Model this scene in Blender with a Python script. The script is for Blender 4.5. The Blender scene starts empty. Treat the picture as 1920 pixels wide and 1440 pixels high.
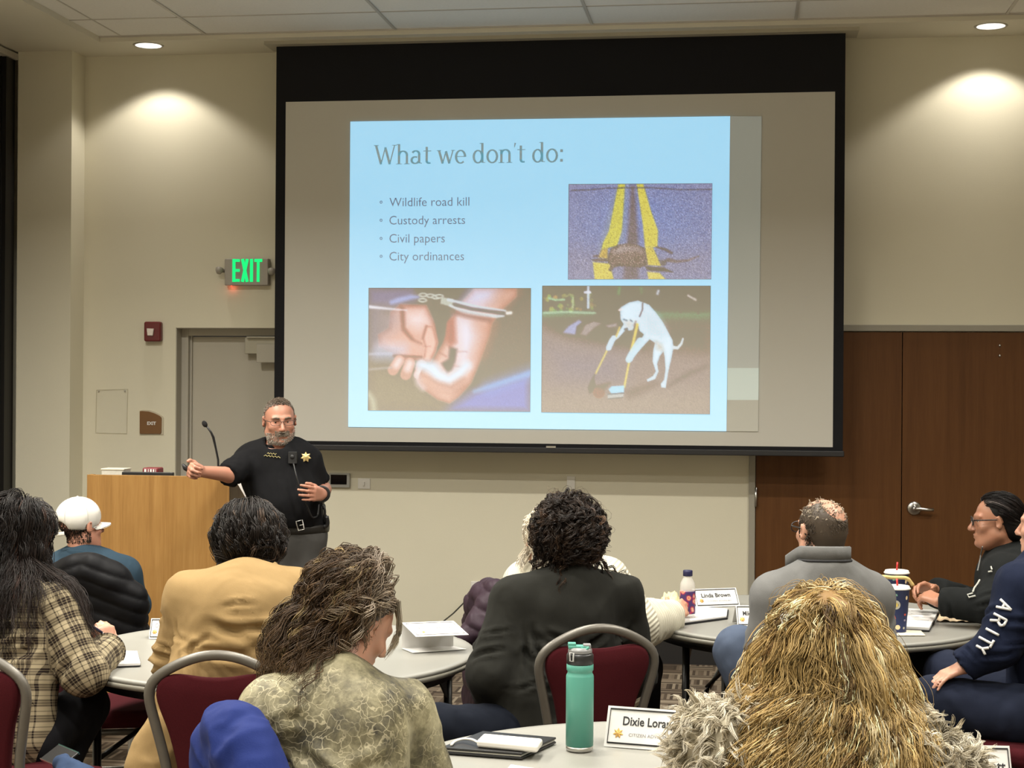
import bpy, bmesh, math
import numpy as np
from mathutils import Vector, Matrix
rng = np.random.default_rng(11)
PI = math.pi
col = bpy.context.scene.collection
scn = bpy.context.scene

# ---------------------------------------------------------------- camera, world, light, exposure
EYE = np.array([0.0, 0.0, 1.76]); FPX = 3000.0
_y, _p, _r = math.radians(8.105), math.radians(-0.0095), math.radians(0.38)
FW = np.array([-math.sin(_y)*math.cos(_p), math.cos(_y)*math.cos(_p), math.sin(_p)])
_r0 = np.cross(FW, [0, 0, 1]); _r0 /= np.linalg.norm(_r0); _u0 = np.cross(_r0, FW)
RT = math.cos(_r)*_r0 + math.sin(_r)*_u0
UP = -math.sin(_r)*_r0 + math.cos(_r)*_u0
cam_d = bpy.data.cameras.new('camera'); cam_d.sensor_width = 36.0; cam_d.lens = FPX/1920*36.0
cam_d.clip_start = 0.05; cam_d.clip_end = 60
cam = bpy.data.objects.new('camera', cam_d); col.objects.link(cam)
cam.matrix_world = Matrix(((RT[0], UP[0], -FW[0], EYE[0]), (RT[1], UP[1], -FW[1], EYE[1]), (RT[2], UP[2], -FW[2], EYE[2]), (0, 0, 0, 1)))
scn.camera = cam

def P(px, py, d):                       # point seen at a pixel of the photograph, d metres ahead
    return EYE + d*(FW + (px-960)/FPX*RT - (py-720)/FPX*UP)
def PY(px, py, y):                      # ... on the vertical plane y
    v = FW + (px-960)/FPX*RT - (py-720)/FPX*UP
    return EYE + v*(y/v[1])
def PZ(px, py, z):                      # ... on the level z
    v = FW + (px-960)/FPX*RT - (py-720)/FPX*UP
    return EYE + v*((z-EYE[2])/v[2])

wd = bpy.data.worlds.new('world'); scn.world = wd; wd.use_nodes = True
wd.node_tree.nodes['Background'].inputs[0].default_value = (0.55, 0.6, 0.7, 1)
wd.node_tree.nodes['Background'].inputs[1].default_value = 0.02
scn.view_settings.view_transform = 'Standard'
scn.view_settings.look = 'None'
scn.view_settings.exposure = 0.0
scn.view_settings.gamma = 1.0
scn.view_settings.use_curve_mapping = False

ZT, ZS = 3.95, 3.915                     # ceiling tiles, soffit
WY = 10.14                               # front wall
def lamp(kind, name, loc, energy, color, **kw):
    L = bpy.data.lights.new(name, kind); L.energy = energy; L.color = color
    for k, v in kw.items(): setattr(L, k, v)
    o = bpy.data.objects.new(name, L); col.objects.link(o); o.location = loc
    return o
# recessed ceiling troffers of the room (all nearer than the part of the ceiling in view)
TROF = []
for yy, pw in ((7.1, 50), (5.9, 50), (4.7, 50), (2.9, 54), (0.5, 54), (-1.6, 54)):
    for xx in (-3.45, -0.9, 1.75):
        TROF.append(lamp('AREA', 'ceiling_troffer', (xx, yy, ZT-0.012), pw*(1.42 if xx < -2 else 0.88), (1.0, 0.955, 0.86), shape='RECTANGLE', size=0.6, size_y=0.10, spread=math.radians(140)))
DL = [(-3.77, 9.83), (1.47, 9.86)]
for i, (xx, yy) in enumerate(DL):
    o = lamp('SPOT', 'downlight_bulb', (xx, yy, ZS-0.01), 40, (1.0, 0.93, 0.83), spot_size=math.radians(116), spot_blend=0.35, shadow_soft_size=0.045)

# ---------------------------------------------------------------- materials
def lin(c):
    if isinstance(c, str):
        c = c.lstrip('#'); c = [int(c[i:i+2], 16)/255 for i in (0, 2, 4)]
        return tuple((v/12.92 if v <= 0.04045 else ((v+0.055)/1.055)**2.4) for v in c) + (1.0,)
    return tuple(c)[:3] + (1.0,)
class NT:
    def __init__(s, name):
        s.m = bpy.data.materials.new(name); s.m.use_nodes = True; s.t = s.m.node_tree
        s.b = s.t.nodes['Principled BSDF']; s.out = s.t.nodes['Material Output']
    def n(s, typ, **kw):
        nd = s.t.nodes.new(typ)
        for k, v in kw.items():
            if k.startswith('i_'):
                key = k[2:]; key = int(key) if key.isdigit() else key
                s.put(nd.inputs[key], v)
            else: setattr(nd, k, v)
        return nd
    def put(s, sock, v):
        if isinstance(v, bpy.types.NodeSocket): s.t.links.new(v, sock)
        else:
            try: sock.default_value = v
            except Exception: sock.default_value = tuple(v)[:3] if len(v) == 4 else tuple(v)+(1,)
    def math(s, op, a, b=None, c=None):
        nd = s.n('ShaderNodeMath', operation=op)
        for i, v in enumerate((a, b, c)):
            if v is not None: s.put(nd.inputs[i], v)
        return nd.outputs[0]
    def mix(s, f, a, b, mode='MIX'):
        nd = s.n('ShaderNodeMix', data_type='RGBA', blend_type=mode)
        s.put(nd.inputs[0], f); s.put(nd.inputs[6], a); s.put(nd.inputs[7], b)
        return nd.outputs[2]
    def coords(s, kind='Object', scale=None):
        o = s.n('ShaderNodeTexCoord').outputs[kind]
        if scale is not None:
            mp = s.n('ShaderNodeMapping'); s.put(mp.inputs[0], o); mp.inputs['Scale'].default_value = scale; o = mp.outputs[0]
        return o
    def noise(s, vec, scale, detail=3, rough=0.55):
        return s.n('ShaderNodeTexNoise', i_Vector=vec, i_Scale=scale, i_Detail=detail, i_Roughness=rough).outputs['Fac']
    def ramp(s, f, stops):
        nd = s.n('ShaderNodeValToRGB'); s.put(nd.inputs[0], f); e = nd.color_ramp.elements
        while len(e) < len(stops): e.new(0.5)
        for i, (p, c) in enumerate(stops): e[i].position = p; e[i].color = lin(c)
        return nd.outputs[0]
    def bump(s, h, strength=0.3, dist=0.01):
        s.put(s.b.inputs['Normal'], s.n('ShaderNodeBump', i_Height=h, i_Strength=strength, i_Distance=dist).outputs[0])
    def base(s, c): s.put(s.b.inputs['Base Color'], c if isinstance(c, bpy.types.NodeSocket) else lin(c))
    def set(s, **kw):
        for k, v in kw.items(): s.put(s.b.inputs[k.replace('_', ' ')], v)
        return s
def simple(name, c, rough=0.6, metal=0.0, var=0.0, scale=20, bump=0.0, bscale=200, spec=0.5, sheen=0.0, trans=0.0):
    t = NT(name)
    if var:
        f = t.noise(t.coords(), scale)
        a = [max(0, v*(1-var)) for v in lin(c)[:3]]; b = [min(1, v*(1+var)) for v in lin(c)[:3]]
        t.base(t.mix(f, tuple(a)+(1,), tuple(b)+(1,)))
    else: t.base(c)
    t.set(Roughness=rough, Metallic=metal); t.put(t.b.inputs['Specular IOR Level'], spec)
    if sheen: t.put(t.b.inputs['Sheen Weight'], sheen)
    if trans: t.put(t.b.inputs['Transmission Weight'], trans)
    if bump: t.bump(t.noise(t.coords(), bscale, 2), bump, 0.004)
    return t.m
def glow(name, c, s=1.0):
    t = NT(name); t.base((0, 0, 0)); t.put(t.b.inputs['Emission Color'], lin(c)); t.put(t.b.inputs['Emission Strength'], s)
    t.put(t.b.inputs['Specular IOR Level'], 0.0); t.set(Roughness=1.0)
    return t.m

# ---------------------------------------------------------------- mesh helpers
def obj_from(name, V, F, mat, parent=None, smooth=True, colors=None, uv=None, loc=None):
    V = np.asarray(V, np.float32)
    if loc is not None: V = V - np.asarray(loc, np.float32)
    me = bpy.data.meshes.new(name)
    if isinstance(F, np.ndarray):
        k = F.shape[1]; me.vertices.add(len(V)); me.vertices.foreach_set('co', V.ravel())
        me.loops.add(F.size); me.loops.foreach_set('vertex_index', F.ravel().astype(np.int32))
        me.polygons.add(len(F)); me.polygons.foreach_set('loop_start', np.arange(0, F.size, k, dtype=np.int32))
        me.polygons.foreach_set('loop_total', np.full(len(F), k, np.int32))
        me.update(calc_edges=True)
    else:
        me.from_pydata([tuple(map(float, v)) for v in V], [], F)
    if len(me.polygons): me.polygons.foreach_set('use_smooth', np.full(len(me.polygons), smooth))
    if colors is not None:
        at = me.color_attributes.new('col', 'FLOAT_COLOR', 'POINT')
        c4 = np.ones((len(V), 4), np.float32); c4[:, :3] = colors; at.data.foreach_set('color', c4.ravel())
    if uv is not None:
        at = me.attributes.new('uvw', 'FLOAT_VECTOR', 'POINT')
        u3 = np.zeros((len(V), 3), np.float32); u3[:, :uv.shape[1]] = uv; at.data.foreach_set('vector', u3.ravel())
    me.update()
    if mat is not None: me.materials.append(mat)
    o = bpy.data.objects.new(name, me); col.objects.link(o)
    if parent is not None: o.parent = parent
    return o

class MB:
    def __init__(s): s.v = []; s.f = []; s.sm = []
    def add(s, V, F, smooth=False):
        b = len(s.v); s.v += [tuple(map(float, v)) for v in V]; s.f += [tuple(int(i)+b for i in f) for f in F]; s.sm += [smooth]*len(F)
        return s
    def box(s, lo, hi, M=None):
        x0, y0, z0 = lo; x1, y1, z1 = hi
        V = np.array([(x0, y0, z0), (x1, y0, z0), (x1, y1, z0), (x0, y1, z0), (x0, y0, z1), (x1, y0, z1), (x1, y1, z1), (x0, y1, z1)], float)
        if M is not None: V = (np.c_[V, np.ones(8)] @ np.array(M).T)[:, :3]
        return s.add(V, [(0, 3, 2, 1), (4, 5, 6, 7), (0, 1, 5, 4), (1, 2, 6, 5), (2, 3, 7, 6), (3, 0, 4, 7)])
    def prism(s, poly, axis, a, b, M=None, smooth=False):   # poly in the two other axes, extruded from a to b
        n = len(poly); V = []
        for t in (a, b):
            for (u, w) in poly:
                V.append({0: (t, u, w), 1: (u, t, w), 2: (u, w, t)}[axis])
        V = np.array(V, float)
        if M is not None: V = (np.c_[V, np.ones(len(V))] @ np.array(M).T)[:, :3]
        F = [tuple(range(n))[::-1], tuple(range(n, 2*n))] + [(i, (i+1) % n, n+(i+1) % n, n+i) for i in range(n)]
        return s.add(V, F, smooth)
    def tube(s, path, r, seg=8, closed=False, cap=True, flat=None):
        path = np.array(path, float); n = len(path); r = np.full(n, r, float) if np.isscalar(r) else np.array(r, float)
        if closed: T = np.roll(path, -1, 0) - np.roll(path, 1, 0)
        else: T = np.gradient(path, axis=0)
        T /= np.linalg.norm(T, axis=1)[:, None] + 1e-12
        up = np.array([0, 0, 1.0]) if abs(T[0][2]) < 0.9 else np.array([1.0, 0, 0])
        N = np.cross(T[0], up); N /= np.linalg.norm(N); V = []
        for i in range(n):
            N = N - T[i]*(N @ T[i]); N /= np.linalg.norm(N); B = np.cross(T[i], N)
            for k in range(seg):
                a = 2*PI*(k+0.5)/seg; ca, sa = math.cos(a), math.sin(a)
                V.append(path[i] + r[i]*(ca*N*(flat[0] if flat else 1) + sa*B*(flat[1] if flat else 1)))
        F = []
        for i in range(n if closed else n-1):
            j = (i+1) % n
            for k in range(seg):
                l = (k+1) % seg; F.append((i*seg+k, i*seg+l, j*seg+l, j*seg+k))
        if cap and not closed: F += [tuple(range(seg))[::-1], tuple(range((n-1)*seg, n*seg))]
        return s.add(V, F, seg > 5)
    def lathe(s, prof, c=(0, 0, 0), seg=32, M=None, smooth=True):      # prof: (r, z)
        n = len(prof); V = []
        for r, z in prof:
            for k in range(seg):
                a = 2*PI*k/seg; V.append((c[0]+r*math.cos(a), c[1]+r*math.sin(a), c[2]+z))
        V = np.array(V)
        if M is not None: V = (np.c_[V, np.ones(len(V))] @ np.array(M).T)[:, :3]
        F = [(i*seg+k, i*seg+(k+1) % seg, (i+1)*seg+(k+1) % seg, (i+1)*seg+k) for i in range(n-1) for k in range(seg)]
        F += [tuple(range(seg))[::-1], tuple(range((n-1)*seg, n*seg))]
        return s.add(V, F, smooth)
    def ball(s, c, r, seg=16, M=None):
        r = np.array([r]*3 if np.isscalar(r) else r); n = seg//2
        V = []
        for i in range(n+1):
            t = PI*(i+0.02)/(n+0.04)
            for k in range(seg):
                a = 2*PI*k/seg; V.append(np.array(c) + r*np.array([math.sin(t)*math.cos(a), math.sin(t)*math.sin(a), -math.cos(t)]))
        V = np.array(V)
        if M is not None: V = (np.c_[V, np.ones(len(V))] @ np.array(M).T)[:, :3]
        F = [(i*seg+k, i*seg+(k+1) % seg, (i+1)*seg+(k+1) % seg, (i+1)*seg+k) for i in range(n) for k in range(seg)]
        F += [tuple(range(seg))[::-1], tuple(range(n*seg, (n+1)*seg))]
        return s.add(V, F, True)
    def build(s, name, mat, parent=None, bevel=0.0, seg=2, loc=None, subsurf=0):
        V = np.array(s.v, float)
        if loc is not None: V = V - np.array(loc)
        me = bpy.data.meshes.new(name); me.from_pydata([tuple(v) for v in V], [], s.f)
        me.polygons.foreach_set('use_smooth', s.sm); me.update(); me.materials.append(mat)
        o = bpy.data.objects.new(name, me); col.objects.link(o)
        if parent is not None: o.parent = parent
        if bevel:
            m = o.modifiers.new('bevel', 'BEVEL'); m.width = bevel; m.segments = seg; m.limit_method = 'ANGLE'; m.angle_limit = 0.6
            me.polygons.foreach_set('use_smooth', [True]*len(me.polygons))
            m.harden_normals = True
        if subsurf:
            m = o.modifiers.new('sub', 'SUBSURF'); m.levels = subsurf; m.render_levels = subsurf
        return o
def tag(o, label=None, cat=None, group=None, kind=None):
    if label: o['label'] = label
    if cat: o['category'] = cat
    if group: o['group'] = group
    if kind: o['kind'] = kind
    return o
def thing(name, label, cat, loc=(0, 0, 0), rz=0.0, group=None):
    o = bpy.data.objects.new(name, None); o.empty_display_size = 0.1; col.objects.link(o)
    o.location = tuple(map(float, loc)); o.rotation_euler = (0, 0, rz)
    return tag(o, label, cat, group)
def struct(name, mb, mat, **kw): return tag(mb.build(name, mat, **kw), kind='structure')
def part_label(o, s): o['label'] = s; return o
def copy_thing(o, parent=None):
    c = o.copy(); col.objects.link(c)
    if parent is not None: c.parent = parent
    for ch in list(o.children): copy_thing(ch, c)
    return c
def text_obj(name, body, size, mat, M, parent=None, align='LEFT', spacing=1.0, extrude=0.0, bold=0.0, font=None, sx=1.0):
    cu = bpy.data.curves.new(name, 'FONT'); cu.body = body; cu.size = size; cu.align_x = align; cu.space_character = spacing
    cu.extrude = extrude; cu.offset = bold; cu.resolution_u = 3
    tmp = bpy.data.objects.new('tmp_text', cu); col.objects.link(tmp)
    dg = bpy.context.evaluated_depsgraph_get(); dg.update()
    me = bpy.data.meshes.new_from_object(tmp.evaluated_get(dg)); bpy.data.objects.remove(tmp); bpy.data.curves.remove(cu)
    me.transform(M @ Matrix.Diagonal((sx, 1, 1, 1))); me.materials.clear(); me.materials.append(mat); me.name = name
    o = bpy.data.objects.new(name, me); col.objects.link(o)
    if parent is not None: o.parent = parent
    return o
def frame(o, x, y):           # 4x4 matrix: origin, x axis, y axis (z = x cross y)
    x = Vector(x).normalized(); y = Vector(y); y = (y - x*y.dot(x)).normalized(); z = x.cross(y)
    return Matrix(((x[0], y[0], z[0], o[0]), (x[1], y[1], z[1], o[1]), (x[2], y[2], z[2], o[2]), (0, 0, 0, 1)))
# ---------------------------------------------------------------- room materials
def wall_mat(name, c):
    t = NT(name); co = t.coords()
    f = t.noise(co, 1.3, 4); a = lin(c)
    t.base(t.mix(f, tuple(v*0.965 for v in a[:3])+(1,), tuple(min(1, v*1.03) for v in a[:3])+(1,)))
    t.set(Roughness=0.75); t.bump(t.noise(co, 180, 2), 0.12, 0.003)
    return t.m
M_WALL = wall_mat('painted_wall', (0.665, 0.63, 0.50))
M_DOORP = wall_mat('painted_door', (0.46, 0.43, 0.36))
M_FRAMEP = wall_mat('painted_frame', (0.42, 0.395, 0.335))
M_SOFFIT = wall_mat('soffit_paint', (0.66, 0.625, 0.515))
M_BASE = simple('rubber_base', (0.012, 0.011, 0.011), 0.5)
def tile_mat():
    t = NT('acoustic_tile'); co = t.coords()
    f = t.noise(co, 60, 4, 0.7); g = t.noise(co, 1.0, 2)
    t.base(t.mix(f, (0.70, 0.685, 0.64, 1), (0.84, 0.82, 0.77, 1))); t.set(Roughness=0.95)
    t.bump(f, 0.5, 0.004); return t.m
M_TILE = tile_mat()
M_TBAR = simple('ceiling_grid', (0.50, 0.47, 0.42), 0.5)
def carpet_mat():
    t = NT('striped_carpet'); co = t.coords(); sp = t.n('ShaderNodeSeparateXYZ'); t.put(sp.inputs[0], co)
    x, y = sp.outputs[0], sp.outputs[1]; s = 0.155
    bx = t.math('FLOOR', t.math('DIVIDE', x, s)); by = t.math('FLOOR', t.math('DIVIDE', y, s))
    par = t.math('FLOORED_MODULO', t.math('ADD', bx, by), 2.0)
    u = t.math('ADD', t.math('MULTIPLY', x, par), t.math('MULTIPLY', y, t.math('SUBTRACT', 1.0, par)))
    st = t.math('FLOOR', t.math('DIVIDE', u, s/9))
    cv = t.n('ShaderNodeCombineXYZ'); t.put(cv.inputs[0], st); t.put(cv.inputs[1], bx); t.put(cv.inputs[2], by)
    wn = t.n('ShaderNodeTexWhiteNoise', noise_dimensions='3D'); t.put(wn.inputs[0], cv.outputs[0])
    c = t.ramp(wn.outputs[0], [(0.0, (0.022, 0.015, 0.011)), (0.3, (0.065, 0.045, 0.033)), (0.55, (0.14, 0.105, 0.075)), (0.8, (0.24, 0.19, 0.14)), (1.0, (0.34, 0.285, 0.21))])
    n = t.noise(co, 260, 3, 0.8)
    t.base(t.mix(0.25, c, t.mix(n, (0.05, 0.038, 0.028, 1), (0.22, 0.18, 0.135, 1)))); t.set(Roughness=1.0)
    t.put(t.b.inputs['Specular IOR Level'], 0.1); t.bump(n, 0.6, 0.006); return t.m
M_CARPET = carpet_mat()
def wood_mat(name, dark, mid, light, sc=1.0, rough=0.4, axis='z'):
    t = NT(name); k = {'z': (26, 26, 1.1), 'x': (1.1, 26, 26)}[axis]
    co = t.coords('Object', tuple(v*sc for v in k)); f = t.noise(co, 1.0, 6, 0.65)
    g = t.noise(t.coords('Object', tuple(v*sc*6 for v in k)), 1.0, 3, 0.6)
    c = t.ramp(t.math('ADD', t.math('MULTIPLY', f, 0.7), t.math('MULTIPLY', g, 0.3)), [(0.3, dark), (0.5, mid), (0.72, light)])
    t.base(c); t.set(Roughness=rough); t.put(t.b.inputs['Specular IOR Level'], 0.25); t.bump(g, 0.08, 0.002); return t.m
M_OAK = wood_mat('oak_veneer', (0.205, 0.102, 0.028), (0.275, 0.145, 0.043), (0.335, 0.19, 0.063), 1.0, 0.42)
M_OAKX = wood_mat('oak_edge', (0.30, 0.16, 0.045), (0.38, 0.21, 0.065), (0.44, 0.26, 0.09), 1.0, 0.42, 'x')
M_CHERRY = wood_mat('cherry_veneer', (0.084, 0.0315, 0.0075), (0.105, 0.041, 0.0105), (0.128, 0.052, 0.0145), 0.8, 0.5)
M_BLACK = simple('matte_black', (0.006, 0.006, 0.008), 0.75, spec=0.25)
M_BLACKP = simple('black_plastic', (0.012, 0.012, 0.013), 0.38)
M_DARKBR = simple('dark_bronze', (0.010, 0.009, 0.008), 0.45, 0.3)
M_ALU = simple('brushed_aluminium', (0.50, 0.49, 0.46), 0.38, 1.0, 0.08, 40)
M_STEEL = simple('satin_steel', (0.55, 0.54, 0.52), 0.32, 1.0)
M_WHITE = simple('white_plastic', (0.72, 0.70, 0.65), 0.45)
M_PAPER = simple('white_paper', (0.68, 0.67, 0.65), 0.85)
M_CARD = simple('white_card', (0.66, 0.65, 0.63), 0.8)
M_INK = simple('black_ink', (0.012, 0.012, 0.014), 0.7)
M_INKG = simple('grey_ink', (0.22, 0.21, 0.21), 0.8)
M_GOLD = simple('gold_foil', (0.55, 0.32, 0.09), 0.45, 0.5)
M_MAROON = None
def maroon():
    t = NT('maroon_fabric'); co = t.coords(); f = t.noise(co, 420, 2)
    t.base(t.mix(f, (0.032, 0.003, 0.005, 1), (0.066, 0.007, 0.0105, 1))); t.set(Roughness=0.95); t.put(t.b.inputs['Specular IOR Level'], 0.15)
    t.bump(f, 0.3, 0.002); return t.m
M_MAROON = maroon()
M_FRAME = simple('champagne_metal_frame', (0.135, 0.125, 0.108), 0.40, 0.45, 0.1, 30)
def tabletop():
    t = NT('speckled_table_laminate'); co = t.coords(); f = t.noise(co, 260, 3, 0.8); g = t.noise(co, 6, 3)
    t.base(t.mix(f, t.mix(g, (0.205, 0.20, 0.18, 1), (0.23, 0.226, 0.20, 1)), (0.275, 0.27, 0.243, 1))); t.set(Roughness=0.38); return t.m
M_TABLE = tabletop()
M_TEDGE = simple('table_edge', (0.20, 0.19, 0.158), 0.4)
M_TLEG = simple('black_steel', (0.014, 0.013, 0.012), 0.4, 0.4)
SCR = (0.57, 0.555, 0.505)
M_SCREEN = simple('matte_white_screen', SCR, 0.95, spec=0.1)
def proj_mat(name, c, s=1.0):
    t = NT(name); t.base(SCR); t.set(Roughness=0.95); t.put(t.b.inputs['Specular IOR Level'], 0.1)
    t.put(t.b.inputs['Emission Color'], lin(c)); t.put(t.b.inputs['Emission Strength'], s); return t.m
def attr_glow(name, s=1.0):
    t = NT(name); a = t.n('ShaderNodeAttribute', attribute_name='col'); t.base(SCR); t.set(Roughness=0.95)
    t.put(t.b.inputs['Specular IOR Level'], 0.0)
    t.put(t.b.inputs['Emission Color'], a.outputs['Color']); t.put(t.b.inputs['Emission Strength'], s); return t.m
M_PROJ = attr_glow('projected_picture', 1.0)
def attr_mat(name, rough=0.6, spec=0.4, sheen=0.0, aniso=0.0):
    t = NT(name); a = t.n('ShaderNodeAttribute', attribute_name='col'); t.base(a.outputs['Color']); t.set(Roughness=rough)
    t.put(t.b.inputs['Specular IOR Level'], spec)
    if sheen: t.put(t.b.inputs['Sheen Weight'], sheen)
    return t.m
M_ATTR = attr_mat('coloured', 0.5)
M_HAIR = attr_mat('hair_strands', 0.48, 0.3)
M_FUR = attr_mat('fur_strands', 0.7, 0.25)
# ---------------------------------------------------------------- room shell
XL, XR, YB = -4.80, 4.6, -3.2
struct('floor', MB().box((XL-0.3, YB, -0.08), (XR, WY+0.2, 0)), M_CARPET)
DX0, DX1, DZ = PY(330, 613, WY)[0], -2.70, 2.115          # painted door opening
m = MB()
m.box((XL-0.3, WY, 0), (DX0, WY+0.16, ZT+0.1)); m.box((DX0, WY, DZ), (DX1, WY+0.16, ZT+0.1))
m.box((DX1, WY, 0), (0.06, WY+0.16, ZT+0.1)); m.box((0.06, WY, 2.14), (XR, WY+0.16, ZT+0.1)); m.box((0.06, WY+0.05, 0), (XR, WY+0.16, 2.14))
struct('wall_front', m, M_WALL)
CX0, CX1 = PY(33, 300, 9.93)[0], PY(134, 300, 9.93)[0]
struct('wall_column', MB().box((CX0, 9.93, 0), (CX1, WY, ZT)), M_WALL)
struct('wall_left', MB().box((XL-0.3, YB, 0), (XL-0.2, WY, ZT+0.1)), M_WALL)
struct('wall_right', MB().box((XR, YB, 0), (XR+0.1, WY+0.16, ZT+0.1)), M_WALL)
struct('wall_back', MB().box((XL-0.3, YB-0.1, 0), (XR, YB, ZT+0.1)), M_WALL)
# dark window wall at the far left, seen edge on
w = MB(); w.box((CX0-0.16, 9.80, 0.0), (CX0-0.02, 9.925, 3.86)); w.box((CX0-0.20, 8.4, 0.0), (CX0-0.14, 9.80, 0.12)); w.box((CX0-0.20, 8.4, 3.74), (CX0-0.14, 9.80, 3.86)); w.box((CX0-0.16, 8.34, 0.0), (CX0-0.02, 8.42, 3.86))
for k in range(4): w.box((CX0-0.055-0.028*k, 9.785, 0.0), (CX0-0.045-0.028*k, 9.80, 3.86))
win = struct('window_1', w, M_DARKBR)
g = MB().box((CX0-0.185, 8.42, 0.12), (CX0-0.175, 9.80, 3.74)).build('window_pane', simple('night_glass', (0.01, 0.011, 0.013), 0.08), win)
h = MB().box((CX0-0.18, 8.34, 3.86), (CX0-0.0, 9.93, 3.90)).build('window_header', M_FRAMEP, win)
# ceiling: lay-in tiles in a recess behind a painted soffit
SX, SY = PZ(163, 66, ZS)[0], 9.70
struct('ceiling', MB().box((SX, YB, ZT), (XR, SY, ZT+0.05)), M_TILE)
s = MB(); s.box((XL-0.3, SY, ZS), (XR, WY+0.16, ZT+0.08)); s.box((XL-0.3, YB, ZS), (SX, SY, ZT+0.08))
struct('ceiling_soffit', s, M_SOFFIT)
b = MB(); x0 = -3.345
for k in range(0, 7): b.box((x0+1.22*k-0.009, 3.0, ZT-0.007), (x0+1.22*k+0.009, SY, ZT))
b.box((-3.90-0.005, 3.0, ZT-0.003), (-3.90+0.005, SY, ZT))
for k in range(11): b.box((SX, 9.235-0.61*k-0.006, ZT-0.004), (XR, 9.235-0.61*k+0.006, ZT))
b.box((SX, SY-0.014, ZT-0.008), (XR, SY, ZT))
struct('trim_1', b, M_TBAR)
# rubber base
b = MB(); b.box((DX1+0.02, WY-0.012, 0), (0.055, WY, 0.15)); b.box((CX1, WY-0.012, 0), (DX0, WY, 0.15)); b.box((CX0, 9.918, 0), (CX1+0.012, 9.93, 0.15)); b.box((CX1, 9.93, 0), (CX1+0.012, WY, 0.15))
struct('baseboard_front', b, M_BASE)
# painted door with frame in a reveal
f = MB(); yr = WY+0.10
f.box((DX0, yr, 0), (DX0+0.05, yr+0.06, DZ)); f.box((DX1-0.05, yr, 0), (DX1, yr+0.06, DZ)); f.box((DX0+0.05, yr, DZ-0.05), (DX1-0.05, yr+0.06, DZ))
f.box((DX0+0.05, yr+0.03, 0), (DX0+0.065, yr+0.06, DZ-0.05))
d1 = struct('door_1', f, M_FRAMEP, bevel=0.003)
MB().box((DX0+0.055, yr+0.05, 0.01), (DX1-0.055, yr+0.059, DZ-0.055)).build('door_leaf', M_DOORP, d1)
MB().box((DX0, WY+0.005, 0), (DX0+0.004, yr, DZ)).box((DX0, WY+0.005, DZ-0.004), (DX1, yr, DZ)).build('door_reveal', M_FRAMEP, d1)
c = MB(); q = PY(463, 629, yr+0.03); r = PY(516, 664, yr+0.03)
c.box((q[0], yr-0.02, r[2]), (r[0]+0.12, yr+0.05, q[2]-0.015)); c.box((q[0]+0.02, yr-0.05, q[2]-0.02), (r[0]+0.2, yr-0.03, q[2]-0.008))
MB.build(c, 'door_closer', simple('closer_metal', (0.34, 0.32, 0.26), 0.45, 0.4), d1, bevel=0.004)
c = MB(); q = PY(484, 645, yr); r = PY(520, 680, yr); c.box((q[0], yr-0.035, r[2]), (r[0]+0.1, yr-0.02, q[2]))
c.build('closer_bracket', M_DOORP, d1, bevel=0.003)
# cherry double doors on the right
tr = MB(); tr.box((0.06, WY-0.02, 0), (0.10, WY+0.05, 2.14)); tr.box((0.10, WY-0.02, 2.10), (3.45, WY+0.05, 2.14)); tr.box((3.41, WY-0.02, 0), (3.45, WY+0.05, 2.10))
struct('trim_2', tr, simple('door_trim_paint', (0.30, 0.28, 0.23), 0.5), bevel=0.004)
sx = PY(1691, 800, WY)[0]
d2 = struct('door_2', MB().box((0.103, WY-0.004, 0.012), (sx-0.003, WY+0.045, 2.095)), M_CHERRY)
hg = MB(); hp = PY(1416, 932, WY-0.01); hg.tube([hp+[0.004, -0.012, -0.06], hp+[0.004, -0.012, 0.06]], 0.009, 10); hg.build('door_hinge', M_STEEL, d2)
d3 = struct('door_3', MB().box((sx+0.003, WY-0.004, 0.012), (3.405, WY+0.045, 2.095)), M_CHERRY)
hp = PY(1714, 953, WY-0.004); k = MB(); MY = Matrix.Translation(hp) @ Matrix.Rotation(PI/2, 4, 'X')
k.lathe([(0.001, 0.0), (0.043, 0.0), (0.043, 0.006), (0.036, 0.012), (0.018, 0.014), (0.015, 0.05), (0.001, 0.052)], M=MY, seg=28)
k.tube([hp+[0, -0.045, 0], hp+[0.03, -0.05, 0.0], hp+[0.07, -0.05, -0.004], hp+[0.112, -0.048, -0.004]], [0.013, 0.011, 0.010, 0.010], 10)
k.build('door_handle', M_STEEL, d3)
for yy in (648, 667): MB().ball(PY(1874.5, yy, WY-0.006), 0.008, 10).build('door_screw', M_STEEL, d3)
# recessed downlights
for i, (xx, yy) in enumerate(DL):
    t = thing('recessed_downlight', ['round recessed downlight glowing in the soffit left of the screen', 'round recessed downlight glowing in the soffit right of the screen'][i], 'ceiling light', (xx, yy, ZS), group='recessed downlights in the soffit')
    MB().lathe([(0.083, -0.003), (0.093, -0.005), (0.098, -0.001), (0.098, 0.0), (0.083, 0.0)], seg=40).build('trim_ring', M_STEEL, t)
    MB().lathe([(0.001, 0.004), (0.084, 0.004), (0.084, 0.003), (0.001, 0.003)], seg=40, M=Matrix.Translation((0, 0, -0.006))).build('lens', glow('downlight_glow', (1.0, 0.93, 0.82), 2.2), t)

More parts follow.
